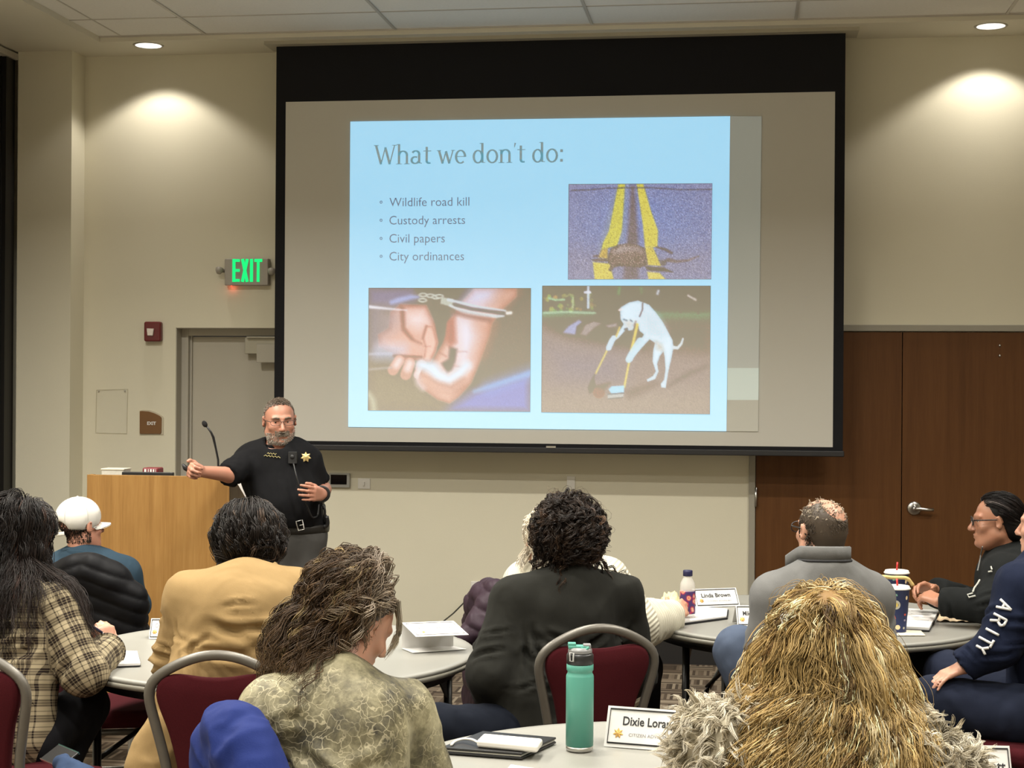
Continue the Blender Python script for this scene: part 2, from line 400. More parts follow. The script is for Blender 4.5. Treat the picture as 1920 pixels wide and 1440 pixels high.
# ---------------------------------------------------------------- projection screen and projected slide
YS = 9.86
def S(px, py, off=0.0): return PY(px, py, YS-0.004-off)
scr = thing('projection_screen', 'huge pull-down projection screen with black border hanging in front of the wall', 'projection screen', (-1.155, YS, 1.335))
so = np.array([-1.155, YS, 1.335])
bx0, bx1, bz0 = -2.931, 0.619, 1.335; wx0, wx1, wz0, wz1 = -2.868, 0.559, 1.389, 3.541
m = MB(); m.box((bx0, YS, wz1), (bx1, YS+0.006, ZS)); m.box((bx0, YS, bz0+0.03), (wx0, YS+0.006, wz1)); m.box((wx1, YS, bz0+0.03), (bx1, YS+0.006, wz1)); m.box((wx0, YS, bz0+0.03), (wx1, YS+0.006, wz0))
m.build('black_masking', M_BLACK, scr, loc=so)
MB().box((wx0, YS+0.001, wz0), (wx1, YS+0.006, wz1)).build('viewing_surface', M_SCREEN, scr, loc=so)
bb = MB().box((bx0-0.005, YS-0.012, bz0-0.004), (bx1+0.008, YS+0.018, bz0+0.032)).build('bottom_bar', simple('bar_black', (0.016, 0.016, 0.018), 0.45), scr, bevel=0.006, loc=so)
lp = PY(1033, 838, YS-0.013)
MB().box((lp[0]-0.03, YS-0.014, lp[2]-0.006), (lp[0]+0.03, YS-0.012, lp[2]+0.006)).build('bar_badge', M_ALU, bb, loc=so)
MB().box((bx0-0.06, YS-0.07, ZS-0.022), (bx1+0.075, YS+0.14, ZS)).build('ceiling_case', simple('case_paint', (0.40, 0.37, 0.29), 0.5), scr, loc=so)

def proj_rect(name, pts, c, parent, off=0.001):
    V = np.array([S(*p, off) for p in pts]); n = len(V)
    return obj_from(name, V, [tuple(range(n))[::-1] if False else tuple(range(n))], c, parent, smooth=False, loc=so)
def grid_picture(name, corners, img, parent, off=0.003):
    H, Wd = img.shape[:2]; tl, tr, br, bl = [S(*p, off) for p in corners]
    u = np.linspace(0, 1, Wd)[None, :, None]; v = np.linspace(0, 1, H)[:, None, None]
    V = ((1-v)*((1-u)*tl+u*tr)+v*((1-u)*bl+u*br)).reshape(-1, 3)
    i = np.arange((H-1)*Wd).reshape(H-1, Wd)[:, :-1].ravel()
    F = np.stack([i, i+Wd, i+Wd+1, i+1], 1)
    return obj_from(name, V, F, M_PROJ, parent, smooth=False, colors=img.reshape(-1, 3), loc=so)
def srgb(img): return np.where(img <= 0.04045, img/12.92, ((np.clip(img, 0, 1)+0.055)/1.055)**2.4)
class Paint:                                                        # small painter for the projected pictures, pixel frame of the picture
    def __init__(s, w, h, c): s.w, s.h = w, h; s.a = np.zeros((h, w, 3)) + np.array(c)/255.; s.Y, s.X = np.mgrid[0:h, 0:w].astype(float)
    def blend(s, al, c): al = np.clip(al, 0, 1)[..., None]; s.a = s.a*(1-al) + al*(np.array(c)/255. if not isinstance(c, np.ndarray) or c.ndim < 3 else c)
    def sd(s, pts):
        p = np.array(pts, float); d = np.full((s.h, s.w), 1e9); ins = np.zeros((s.h, s.w), bool); n = len(p)
        for i in range(n):
            a, b = p[i], p[(i+1) % n]; e = b-a; wx, wy = s.X-a[0], s.Y-a[1]
            t = np.clip((wx*e[0]+wy*e[1])/(e @ e+1e-9), 0, 1); d = np.minimum(d, (wx-e[0]*t)**2+(wy-e[1]*t)**2)
            if a[1] != b[1]:
                c = ((a[1] > s.Y) != (b[1] > s.Y)) & (s.X < (b[0]-a[0])*(s.Y-a[1])/(b[1]-a[1])+a[0]); ins ^= c
        return np.where(ins, -1, 1)*np.sqrt(d)
    def poly(s, pts, c, soft=1.0, op=1.0): s.blend(op*np.clip(0.5-s.sd(pts)/soft, 0, 1), c)
    def shade(s, pts, c, w, soft=1.0, op=1.0):                      # rim inside a shape
        d = s.sd(pts); s.blend(op*np.clip(0.5-d/soft, 0, 1)*np.clip(1+d/w, 0, 1), c)
    def line(s, pts, r, c, soft=1.0, op=1.0):
        d = np.full((s.h, s.w), 1e9); r = [r]*len(pts) if np.isscalar(r) else r
        for (a, b, r0, r1) in zip(pts[:-1], pts[1:], r[:-1], r[1:]):
            a, b = np.array(a, float), np.array(b, float); e = b-a; wx, wy = s.X-a[0], s.Y-a[1]
            t = np.clip((wx*e[0]+wy*e[1])/(e @ e+1e-9), 0, 1); d = np.minimum(d, np.hypot(wx-e[0]*t, wy-e[1]*t)-(r0+(r1-r0)*t))
        s.blend(op*np.clip(0.5-d/soft, 0, 1), c)
    def dot(s, c0, r, c, soft=1.0, op=1.0):
        r = (r, r) if np.isscalar(r) else r; d = (np.hypot((s.X-c0[0])/r[0], (s.Y-c0[1])/r[1])-1)*min(r); s.blend(op*np.clip(0.5-d/soft, 0, 1), c)
    def grain(s, a, mask=None):
        n = rng.normal(0, a, (s.h, s.w, 1)); s.a = np.clip(s.a+n*(1 if mask is None else mask[..., None]), 0, 1)

M_SLIDE = proj_mat('slide_blue', (0.20, 0.54, 0.79)); M_STRIP = proj_mat('slide_strip', (0.05, 0.075, 0.08)); M_PALE = proj_mat('slide_pale', (0.17, 0.24, 0.22))
slide = proj_rect('projected_slide', [(657, 228), (653, 800.5), (1362, 808.5), (1369, 218)], M_SLIDE, scr)
proj_rect('slide_border_strip', [(1369, 218), (1364, 690), (1422.5, 690), (1428, 218)], M_STRIP, scr)
proj_rect('slide_border_strip', [(1363.5, 750), (1362, 808.5), (1421.5, 809), (1422, 750)], proj_mat('slide_strip_low', (0.035, 0.04, 0.03)), scr)
proj_rect('slide_pale_block', [(1364, 690), (1363.5, 750), (1422, 750), (1422.5, 690)], M_PALE, scr)
M_TXT = proj_mat('slide_text', (0.0, 0.05, 0.15)); M_TXT2 = proj_mat('slide_title_text', (0.055, 0.15, 0.20))
ex = (S(1368, 220)-S(656, 229)); ex /= np.linalg.norm(ex)
def slide_text(body, x0, x1, ybase, name, mat, size):
    o = S(x0, ybase, 0.004); M = frame(o, (1, 0, 0), (0, 0, 1)); t = text_obj(name, body, size, mat, M, slide)
    co = np.array([v.co[:] for v in t.data.vertices]); w = np.ptp(co[:, 0]); W = (S(x1, ybase)-S(x0, ybase))[0]
    for v in t.data.vertices: v.co = ((v.co[0]-co[:, 0].min())*W/w+o[0]-so[0], v.co[1]-so[1], v.co[2]-so[2])
    return t
for i, (s_, x1, yb) in enumerate((('Wildlife road kill', 880, 387), ('Custody arrests', 872, 421), ('Civil papers', 834, 455), ('City ordinances', 870, 488.5))):
    slide_text(s_, 730, x1, yb, 'bullet_text', M_TXT, 0.079)
    d = MB(); q = S(714.5, yb-8, 0.004); d.lathe([(0.0065, 0), (0.0105, 0)], seg=16); dv = np.array(d.v); V = np.c_[dv[:, 0], dv[:, 2], dv[:, 1]]+q
    V = np.array([q+[r*math.cos(a), 0, r*math.sin(a)] for r in (0.0045, 0.0095) for a in np.linspace(0, 2*PI, 16, endpoint=False)])
    obj_from('bullet_dot', V, [(k, (k+1) % 16, 16+(k+1) % 16, 16+k)[::-1] for k in range(16)], M_TXT, slide, False, loc=so)
# serif title drawn as pen strokes: (x, y) in units of the x height, with widths
def ser(x, y, w=0.20): return [((x-w, y), (x+w, y), 0.05, 0.05)]
TH, TN = 0.150, 0.080
def bowl(cx, cy, rx, ry, a0=0, a1=360, n=14):
    o = []; A = [math.radians(a0+(a1-a0)*i/n) for i in range(n+1)]
    wd = lambda a: TN+(TH-TN)*abs(math.cos(a))
    for a, b in zip(A[:-1], A[1:]): o.append(((cx+rx*math.cos(a), cy+ry*math.sin(a)), (cx+rx*math.cos(b), cy+ry*math.sin(b)), wd(a), wd(b)))
    return o
GL = {
 'W': ([((0.08, 1.42), (0.46, 0.0), TH, TH), ((0.46, 0.0), (0.78, 1.25), TN, TN), ((0.78, 1.25), (1.12, 0), TH, TH), ((1.12, 0), (1.48, 1.42), TN, TN)]+ser(0.1, 1.42, .17)+ser(1.47, 1.42, .16), 1.62),
 'h': ([((0.2, 0), (0.2, 1.48), TH, TH), ((0.80, 0), (0.80, 0.65), TH, TH)]+bowl(0.5, 0.66, 0.30, 0.30, 0, 180)+ser(0.2, 0)+ser(0.8, 0, .19)+[((0.03, 1.46), (0.2, 1.48), .05, .05)], 1.06),
 'a': ([((0.66, 0.06), (0.66, 0.7), TH, TH), ((0.66, 0.06), (0.86, 0.03), .06, .05)]+bowl(0.4, 0.70, 0.27, 0.27, 0, 150)+bowl(0.36, 0.27, 0.27, 0.25, 60, 330), 0.93),
 't': ([((0.3, 0.2), (0.3, 1.25), TH, TH), ((0.06, 0.95), (0.62, 0.95), .055, .055)]+bowl(0.48, 0.2, 0.18, 0.17, 180, 300), 0.70),
 'w': ([((0.1, 0.97), (0.38, 0.0), TH, TH), ((0.38, 0.0), (0.62, 0.9), TN, TN), ((0.62, 0.9), (0.88, 0), TH, TH), ((0.88, 0), (1.15, 0.97), TN, TN)]+ser(0.1, 0.97, .14)+ser(1.15, 0.97, .13), 1.28),
 'e': (bowl(0.44, 0.48, 0.34, 0.48, 0, 310)+[((0.12, 0.5), (0.78, 0.5), .05, .05)], 0.90),
 'd': ([((0.74, 0.05), (0.74, 1.48), TH, TH), ((0.74, 0.03), (0.95, 0.03), .05, .05), ((0.55, 1.46), (0.74, 1.48), .05, .05)]+bowl(0.42, 0.47, 0.32, 0.47), 1.02),
 'o': (bowl(0.46, 0.48, 0.36, 0.48), 0.94),
 'n': ([((0.2, 0), (0.2, 0.95), TH, TH), ((0.80, 0), (0.80, 0.65), TH, TH)]+bowl(0.5, 0.66, 0.30, 0.30, 0, 180)+ser(0.2, 0)+ser(0.8, 0, .19)+[((0.03, 0.93), (0.2, 0.95), .05, .05)], 1.06),
 "'": ([((0.16, 1.45), (0.10, 1.15), 0.11, 0.04)], 0.28), ':': ([((0.22, 0.02), (0.22, 0.20), .17, .17), ((0.22, 0.74), (0.22, 0.92), .17, .17)], 0.42), ' ': ([], 0.42)}
def title(body, x0, x1, ybase, hx):
    pen = 0; segs = []
    for ch in body:
        g, adv = GL[ch]; segs += [((a[0]+pen, a[1]), (b[0]+pen, b[1]), wa, wb) for a, b, wa, wb in g]; pen += adv
    o = S(x0, ybase, 0.004); kx = (S(x1, ybase)[0]-o[0])/pen; kz = hx
    V, F = [], []
    for a, b, wa, wb in segs:
        a, b = np.array(a), np.array(b); e = b-a; L = np.hypot(*e); e = e/L if L else np.array([1., 0]); n = np.array([-e[1], e[0]])
        a2, b2 = a-e*0.02, b+e*0.02
        q = [a2+n*wa*0.62, a2-n*wa*0.62, b2-n*wb*0.62, b2+n*wb*0.62]
        k = len(V); V += [(o[0]+p[0]*kx, o[1], o[2]+p[1]*kz) for p in q]; F.append((k, k+1, k+2, k+3))
    return obj_from('slide_title', np.array(V), F, M_TXT2, slide, False, loc=so)
title("What we don't do:", 703, 1058, 308, 0.083)
# ---------------------------------------------------------------- the three pictures on the slide (flat projected images)
AMB = np.array([0.285, 0.255, 0.185])
def to_proj(a, k=1.0): return np.clip(srgb(a)-AMB*k, 0, 1)
def scaled(w, h, x0, y0, x1, y1):
    return lambda pts: [((x-x0)/(x1-x0)*(w-1), (y-y0)/(y1-y0)*(h-1)) for x, y in pts]
# handcuffed hands
p = Paint(200, 153, (146, 132, 112)); T = scaled(200, 153, 38, 28, 1862, 1420); K = 200/1824
def pp(pts, c, soft=1.5, op=1): p.poly(T(pts), c, soft, op)
def ps(pts, c, w, op=1): p.shade(T(pts), c, w*K, 1.5, op)
def pl(pts, r, c, soft=1.5, op=.92): p.line(T(pts), [v*K for v in r] if not np.isscalar(r) else r*K, c, soft, op)
pp([(38, 28), (560, 28), (560, 180), (300, 240), (38, 235)], (152, 142, 158), 14); pp([(38, 240), (180, 250), (180, 800), (38, 900)], (150, 140, 138), 16)
pp([(560, 28), (1240, 28), (1060, 200), (900, 140), (640, 120)], (128, 112, 98), 6); pp([(1440, 430), (1862, 200), (1862, 900), (1350, 900)], (150, 138, 118), 20)
pp([(1862, 985), (1240, 1190), (900, 1420), (1862, 1420)], (150, 152, 205), 16); pp([(38, 850), (560, 1050), (900, 1330), (900, 1420), (38, 1420)], (160, 148, 122), 26)
pp([(780, 300), (960, 330), (900, 640), (820, 700), (760, 480)], (118, 104, 92), 8)
LH = [(400, 215), (690, 225), (740, 330), (790, 440), (830, 640), (790, 760), (740, 870), (640, 860), (560, 840), (440, 850), (330, 780), (160, 690), (150, 560), (270, 480), (290, 300)]
pp(LH, (226, 182, 164), 4); ps(LH, (176, 122, 100), 60, .8)
pp([(150, 300), (380, 280), (400, 420), (300, 520), (150, 640)], (186, 170, 172), 30, .8); pp([(500, 330), (640, 310), (700, 400), (600, 470), (500, 420)], (242, 228, 230), 22)
pp([(400, 230), (440, 260), (450, 480), (560, 620), (640, 660), (520, 620), (420, 500)], (160, 106, 84), 6)
TH_ = [(690, 450), (770, 460), (820, 640), (800, 740), (740, 860), (660, 850), (680, 700), (650, 600)]
pp(TH_, (234, 196, 180), 4); ps(TH_, (190, 134, 112), 34, .8); pl([(660, 690), (740, 690)], 5, (186, 132, 112), 2, .6); pl([(650, 600), (690, 460)], 8, (168, 118, 98), 4, .7)
pl([(300, 660), (440, 620), (640, 720)], 24, (226, 186, 170), 8); pl([(180, 700), (420, 720)], [40, 52], (216, 206, 216), 16); pl([(150, 780), (310, 790)], 44, (190, 196, 214), 18)
pl([(330, 800), (420, 800), (640, 810)], 10, (150, 104, 84), 4)
for a, b, c in (((390, 850), (320, 960), 60), ((510, 880), (465, 1010), 62)): pl([a, b], c, (214, 170, 150)); pl([a, (a[0]*.5+b[0]*.5, a[1]*.5+b[1]*.5)], c*.62, (238, 218, 214), 6)
pl([(640, 900), (610, 1010)], [60, 52], (222, 190, 180)); pl([(625, 985), (605, 1015)], 34, (246, 240, 240), 5)
RH = [(1240, 28), (1700, 28), (1700, 120), (1560, 250), (1430, 420), (1400, 560), (1330, 760), (1270, 930), (1200, 1100), (1060, 1260), (960, 1330), (830, 1290), (660, 1170), (600, 1080), (640, 960), (760, 870), (880, 660), (915, 560), (930, 420), (1010, 330), (1090, 190)]
pp(RH, (228, 192, 178), 4); ps(RH, (186, 136, 112), 70, .8)
pp([(1230, 40), (1480, 40), (1420, 150), (1250, 230), (1100, 200)], (214, 218, 246), 26); pp([(1500, 60), (1690, 60), (1560, 220), (1450, 220)], (206, 160, 136), 26, .8)
pp([(1030, 340), (1200, 380), (1300, 560), (1180, 900), (1030, 900), (1050, 740), (1020, 560)], (232, 226, 236), 22); pp([(1270, 420), (1430, 440), (1320, 760), (1230, 820), (1290, 600)], (210, 156, 130), 26, .8)
pp([(960, 690), (1040, 720), (1020, 860), (980, 960), (930, 985), (870, 880), (950, 830)], (124, 108, 94), 5)
pp([(940, 400), (1010, 350), (1030, 640), (960, 690), (920, 610)], (190, 128, 106), 8)
pl([(850, 760), (920, 800)], 8, (180, 124, 104), 3, .6); pl([(1040, 745), (1150, 745)], 6, (190, 160, 150), 3, .6); pl([(1020, 910), (1080, 920)], 8, (190, 150, 136), 3, .6)
pl([(640, 900), (760, 930), (830, 1010), (950, 1060), (1080, 980), (1150, 900)], [50, 70, 62, 50, 50, 40], (222, 240, 255), 10)
for k, yy in enumerate((1090, 1170)): pl([(700, yy-50), (840, yy+30), (980, yy+60), (1120, yy-30)], 12, (184, 132, 108), 10, .8)
pl([(660, 1060), (800, 1180), (960, 1250)], 24, (226, 186, 166), 14, .8)
pl([(590, 1020), (610, 1110), (660, 1160)], 26, (226, 206, 204), 8)
pl([(1862, 985), (1500, 1110), (1240, 1195)], [16, 10, 2], (170, 214, 255), 8); pl([(1862, 975), (1400, 1140)], 44, (150, 180, 240), 22, .6)
pl([(44, 242), (250, 262), (470, 280)], [16, 10, 3], (246, 246, 255), 3); pl([(44, 780), (300, 770)], 7, (206, 206, 220), 4); pl([(44, 955), (300, 930)], 5, (196, 190, 190), 4)
pl([(300, 190), (380, 165), (520, 130), (600, 130)], [24, 30, 26, 14], (178, 184, 220), 4)
for c in ((655, 105), (650, 165), (740, 115), (800, 130), (840, 120)): p.dot(T([c])[0], (50*K, 26*K), (214, 218, 206), 1.5); p.dot(T([c])[0], (28*K, 11*K), (140, 126, 110), 1.5)
pp([(860, 130), (1000, 150), (980, 240), (850, 205)], (196, 198, 184), 2)
pl([(940, 160), (1100, 200), (1300, 245), (1580, 282)], [16, 18, 16, 10], (212, 220, 226), 2); pl([(960, 225), (1100, 285), (1300, 325), (1480, 345), (1560, 340)], [14, 22, 20, 20, 12], (216, 222, 224), 2)
pl([(1020, 215), (1200, 262), (1560, 312)], 20, (140, 122, 122), 2); pl([(1600, 310), (1640, 305)], 16, (255, 255, 250), 3); pl([(1000, 300), (1160, 345), (1400, 385)], 14, (150, 106, 90), 8)
pl([(40, 1230), (90, 1300), (110, 1420)], 22, (206, 206, 180), 8); p.grain(0.012)
pic1 = grid_picture('slide_picture', [(691.5, 540), (995.5, 540.5), (994, 772), (690, 769.5)], to_proj(p.a), slide)
# white dog with broom and pan
p = Paint(208, 156, (165, 150, 135)); T = scaled(208, 156, 38, 35, 1860, 1415); K = 208/1822
pp([(30, 30), (1870, 30), (1870, 330), (30, 330)], (122, 104, 88), 2); pp([(30, 315), (1870, 300), (1870, 430), (30, 400)], (140, 178, 140), 12); pp([(1200, 400), (1870, 400), (1870, 780), (1300, 740)], (140, 118, 98), 30)
pp([(30, 400), (900, 330), (1200, 420), (1200, 760), (800, 720), (300, 620), (30, 480)], (132, 112, 94), 16); pp([(30, 480), (300, 620), (900, 740), (1400, 760), (1870, 790), (1870, 1415), (30, 1415)], (168, 152, 140), 24)
pp([(100, 700), (900, 800), (900, 1100), (200, 1050)], (160, 148, 148), 40); pp([(30, 1250), (1870, 1200), (1870, 1415), (30, 1415)], (176, 162, 144), 40)
pp([(640, 30), (1060, 30), (1020, 250), (1020, 420), (600, 420), (640, 250)], (116, 96, 80), 4)
for k in range(46):
    x, y = rng.uniform(50, 620), rng.uniform(120, 310); p.dot(T([(x, y)])[0], rng.uniform(1, 3.4), (150+int(rng.uniform(0, 60)), 160+int(rng.uniform(0, 50)), 125), 2, .6)
for k in range(30):
    x, y = rng.uniform(1100, 1850), rng.uniform(60, 280); p.dot(T([(x, y)])[0], rng.uniform(.6, 2.2), (150, 138, 118), 2, .6)
pl([(1290, 120), (1300, 90)], 16, (210, 216, 220), 3); pl([(1620, 140), (1700, 185)], 12, (225, 220, 210), 3)
pl([(110, 170), (180, 190), (280, 185)], 13, (176, 206, 170), 2); pl([(300, 150), (340, 125), (380, 145)], 14, (170, 170, 130), 2); pl([(375, 170), (370, 270)], 12, (190, 200, 160), 2); pl([(540, 40), (540, 270)], 14, (214, 228, 240), 2); pl([(505, 105), (560, 105)], 14, (235, 240, 250), 2)
pl([(50, 330), (300, 318), (620, 330)], 8, (200, 226, 196), 3); pl([(880, 60), (870, 120)], 26, (150, 170, 130), 4); pl([(1110, 60), (1120, 110)], 24, (140, 160, 124), 4)
pp([(265, 545), (330, 470), (440, 405), (480, 430), (420, 480), (420, 570)], (176, 178, 206), 3); pp([(420, 480), (480, 430), (440, 580), (400, 575)], (130, 112, 100), 3)
pp([(460, 560), (510, 460), (600, 420), (690, 440), (600, 500), (520, 580)], (176, 164, 156), 3); pp([(730, 465), (860, 435), (850, 480), (760, 490)], (178, 168, 162), 3); pp([(190, 410), (270, 400), (260, 560), (200, 520)], (136, 112, 98), 4)
pl([(1540, 320), (1540, 300)], 9, (80, 96, 74), 2); pl([(1730, 330), (1728, 180)], 9, (96, 84, 70), 2)
pp([(1400, 1120), (1650, 960), (1820, 900), (1500, 1060)], (140, 124, 110), 10); pp([(960, 1180), (1180, 1110), (1300, 1090), (1000, 1240)], (146, 128, 112), 12)
DOG = [(870, 300), (900, 265), (985, 215), (1080, 195), (1200, 240), (1270, 320), (1350, 430), (1410, 540), (1455, 620), (1465, 700), (1440, 830), (1410, 960), (1390, 1090), (1385, 1135), (1340, 1130), (1335, 1095), (1370, 1050), (1385, 940), (1375, 800), (1360, 740), (1320, 790), (1290, 880), (1305, 960), (1270, 1040), (1190, 1070), (1185, 1050), (1250, 1010), (1280, 960), (1245, 850), (1250, 740), (1270, 650), (1210, 610), (1100, 730), (1040, 790), (1020, 850), (960, 848), (965, 810), (1020, 740), (1110, 630), (1150, 560), (1100, 520), (1085, 450), (1050, 440), (1025, 510), (985, 520), (960, 500), (870, 600), (810, 640), (790, 720), (745, 738), (740, 700), (780, 610), (860, 560), (930, 450), (895, 400), (890, 310)]
pp(DOG, (222, 240, 250), 1.6); ps(DOG, (196, 216, 228), 30, .7)
pp([(1150, 300), (1250, 360), (1370, 520), (1330, 600), (1220, 560), (1160, 480), (1120, 380)], (208, 224, 232), 20); pp([(1280, 640), (1340, 680), (1350, 730), (1300, 720)], (206, 198, 182), 8); pp([(940, 420), (1010, 410), (1015, 500), (960, 490)], (214, 214, 208), 6)
pl([(895, 290), (875, 300)], 9, (240, 220, 210), 2); pl([(1470, 700), (1510, 705), (1550, 660), (1568, 605)], [18, 15, 13, 10], (222, 236, 240), 1.5); pl([(1130, 225), (1130, 290), (1100, 365)], 7, (120, 84, 90), 1.5)
pl([(930, 400), (960, 410)], 8, (120, 130, 140), 2); pl([(1000, 405), (1020, 420)], 6, (120, 130, 140), 2); pl([(940, 505), (965, 500)], 9, (90, 90, 96), 2); pl([(1060, 420), (1040, 460)], 9, (176, 150, 136), 3)
pl([(885, 485), (845, 590)], 11, (222, 206, 130), 1.5); pl([(745, 745), (630, 985)], 9, (228, 214, 130), 1.5); pl([(1075, 455), (1015, 730)], 16, (232, 216, 124), 1.5); pl([(990, 860), (940, 1130)], 11, (232, 216, 130), 1.5)
pl([(1110, 640), (1010, 790), (985, 835)], [46, 38, 34], (206, 230, 240), 1.5); pl([(820, 600), (770, 710)], [28, 26], (206, 226, 238), 1.5)
pp([(625, 985), (610, 1040), (630, 1120), (590, 1190), (560, 1205), (545, 1140), (580, 1060)], (120, 98, 84), 2); p.dot(T([(665, 1195)])[0], (56*K, 52*K), (166, 116, 72), 3); pp([(640, 1130), (780, 1090), (720, 1150)], (130, 104, 84), 6)
pp([(770, 1160), (800, 1125), (940, 1115), (935, 1190), (800, 1205)], (182, 222, 240), 1.5); pp([(760, 1210), (935, 1195), (930, 1240), (760, 1262)], (196, 196, 190), 1.5); pl([(765, 1212), (930, 1198)], 5, (100, 110, 112)); pl([(765, 1262), (925, 1244)], 4, (120, 116, 108))
p.grain(0.02)
grid_picture('slide_picture', [(1017, 536), (1332.5, 536), (1331, 776.5), (1015, 773)], to_proj(p.a), slide)
# road with a small animal
p = Paint(190, 126, (146, 148, 176)); T = scaled(190, 126, 48, 40, 1890, 1262); K = 190/1842
f = np.clip(1-np.hypot((p.X-95)/120, (p.Y-45)/70), 0, 1); p.blend(f*.8, (128, 146, 196)); pp([(40, 900), (1900, 900), (1900, 1270), (40, 1270)], (150, 146, 164), 30, .6)
pp([(850, 60), (900, 60), (950, 700), (960, 1270), (760, 1270), (810, 700)], (132, 118, 122), 6); pp([(640, 180), (700, 60), (800, 60), (790, 500), (760, 780), (440, 900)], (150, 158, 168), 8, .7)
pp([(690, 40), (775, 40), (740, 640), (680, 830), (480, 880), (500, 790), (575, 640), (640, 300)], (206, 200, 92), 2.0); pp([(925, 40), (1010, 40), (1110, 380), (1205, 640), (1200, 850), (1040, 850), (1010, 560), (960, 260)], (212, 202, 98), 2.0)
pp([(1040, 850), (1140, 850), (1250, 1090), (1080, 1080)], (206, 192, 96), 2); pp([(370, 1040), (590, 1060), (640, 1262), (395, 1262)], (212, 200, 104), 2); pp([(1070, 1165), (1230, 1180), (1310, 1262), (1090, 1262)], (212, 200, 112), 2); pp([(480, 880), (560, 860), (560, 1000), (440, 980)], (196, 172, 96), 3)
pl([(80, 118), (300, 115), (540, 92), (1100, 90), (1500, 118), (1890, 115)], 7, (96, 96, 108), 1.5)
AN = [(570, 960), (600, 870), (690, 820), (830, 800), (960, 830), (1040, 870), (1060, 1000), (1080, 1080), (980, 1110), (860, 1100), (720, 1090), (640, 1110), (600, 1160), (572, 1140), (600, 1090), (560, 1030), (400, 1030), (350, 1010), (430, 1000), (560, 1000)]
pp(AN, (142, 122, 112), 2); ps(AN, (112, 94, 86), 40, .8); m_ = np.clip(0.5-p.sd(T(AN))/2, 0, 1); p.grain(0.07, m_)
pp([(620, 900), (760, 830), (980, 860), (1000, 900), (820, 890), (680, 930)], (184, 174, 170), 8, .8); pp([(1040, 1100), (1280, 1110), (1410, 1175), (1280, 1160), (1090, 1150)], (112, 88, 72), 2); pl([(1190, 850), (1300, 880), (1380, 925)], [10, 16, 16], (112, 92, 92), 2)
pp([(1220, 1020), (1340, 1010), (1300, 1080), (1260, 1090)], (120, 108, 106), 3); pl([(1340, 1015), (1450, 1035), (1600, 1020), (1730, 965)], [26, 18, 14, 6], (134, 116, 112), 2); pl([(380, 965), (440, 960)], 9, (120, 90, 84), 2)
p.grain(0.055)
grid_picture('slide_picture', [(1066.5, 345.5), (1335.5, 344), (1333.5, 523.5), (1065, 524)], to_proj(p.a, .7), slide)
M_PE = proj_mat('picture_outline', (0.0, 0.02, 0.03))
for q in ([(691.5, 540), (995.5, 540.5), (994, 772), (690, 769.5)], [(1017, 536), (1332.5, 536), (1331, 776.5), (1015, 773)], [(1066.5, 345.5), (1335.5, 344), (1333.5, 523.5), (1065, 524)]):
    mm = MB(); cs = [S(*v, 0.004) for v in q]
    mm.tube(cs+[cs[0]], 0.0022, 4, cap=False); mm.build('picture_outline', M_PE, slide, loc=so)
# ---------------------------------------------------------------- things on and by the front wall
def wall_thing(name, label, cat, px, py, yy=WY): 
    q = PY(px, py, yy); return thing(name, label, cat, q), q
# exit sign
t, q = wall_thing('exit_sign', 'green lit EXIT sign with two lamp heads high beside the screen', 'exit sign', 462, 510)
a, b = PY(421, 485, WY-0.055), PY(502.5, 535, WY-0.055)
M_SIGN = simple('grey_sign_body', (0.34, 0.31, 0.27), 0.45)
MB().box((a[0], WY-0.055, b[2]), (b[0], WY-0.001, a[2])).build('sign_body', M_SIGN, t, bevel=0.006, loc=q)
def XL_(px): return PY(px, 510, WY-0.057)[0]
def XZ(py): return PY(462, py, WY-0.057)[2]
g = MB(); y0, y1 = WY-0.059, WY-0.054
def stroke(x0, z0, x1, z1, w):
    e = np.array([x1-x0, z1-z0]); L = np.hypot(*e); n = np.array([-e[1], e[0]])/L*w/2
    P4 = [(x0+n[0], z0+n[1]), (x0-n[0], z0-n[1]), (x1-n[0], z1-n[1]), (x1+n[0], z1+n[1])]
    g.prism(P4, 1, y0, y1)
zt, zb = XZ(485.5), XZ(528.5); w = 0.020
x = [XL_(v) for v in (438.5, 449.5)]; stroke(x[0], zt, x[0], zb, w)
for z in (zt-w/2, (zt+zb)/2, zb+w/2): stroke(x[0]-w/2, z, x[1], z, w*0.9)
xa, xb = XL_(454.5), XL_(463.5); stroke(xa, zt, xb, zb, w); stroke(xb, zt, xa, zb, w)
stroke(XL_(471.5), zt, XL_(471.5), zb, w); stroke(XL_(484), zt, XL_(484), zb, w*0.9); stroke(XL_(477), zt-w/2, XL_(491.5), zt-w/2, w)
g.build('exit_lettering', glow('exit_green', (0.02, 1.0, 0.24), 1.0), t, loc=q)
for s_, pxx, pyy in ((0, 411, 508), (1, 509, 510)):
    h = MB(); c = PY(pxx, pyy, WY-0.06); c2 = PY(421 if s_ == 0 else 502, 508, WY-0.03)
    h.tube([c2, c], 0.012, 8); d = np.array([0.0, -0.5, -0.86]); M = frame(c, (1, 0, 0), (0, 0.86, -0.5))
    h.lathe([(0.001, -0.018), (0.016, -0.016), (0.024, 0.0), (0.026, 0.016), (0.022, 0.018), (0.001, 0.014)], M=M, seg=18)
    h.build('lamp_head', M_SIGN, t, loc=q)
c = PY(434, 537, WY-0.03); MB().ball(c, 0.006, 10).build('status_light', glow('red_led', (1.0, 0.12, 0.06), 1.5), t, loc=q)
ld = lamp('POINT', 'status_glow', tuple(PY(434, 540, WY-0.03)), 0.035, (1.0, 0.15, 0.08), shadow_soft_size=0.006)
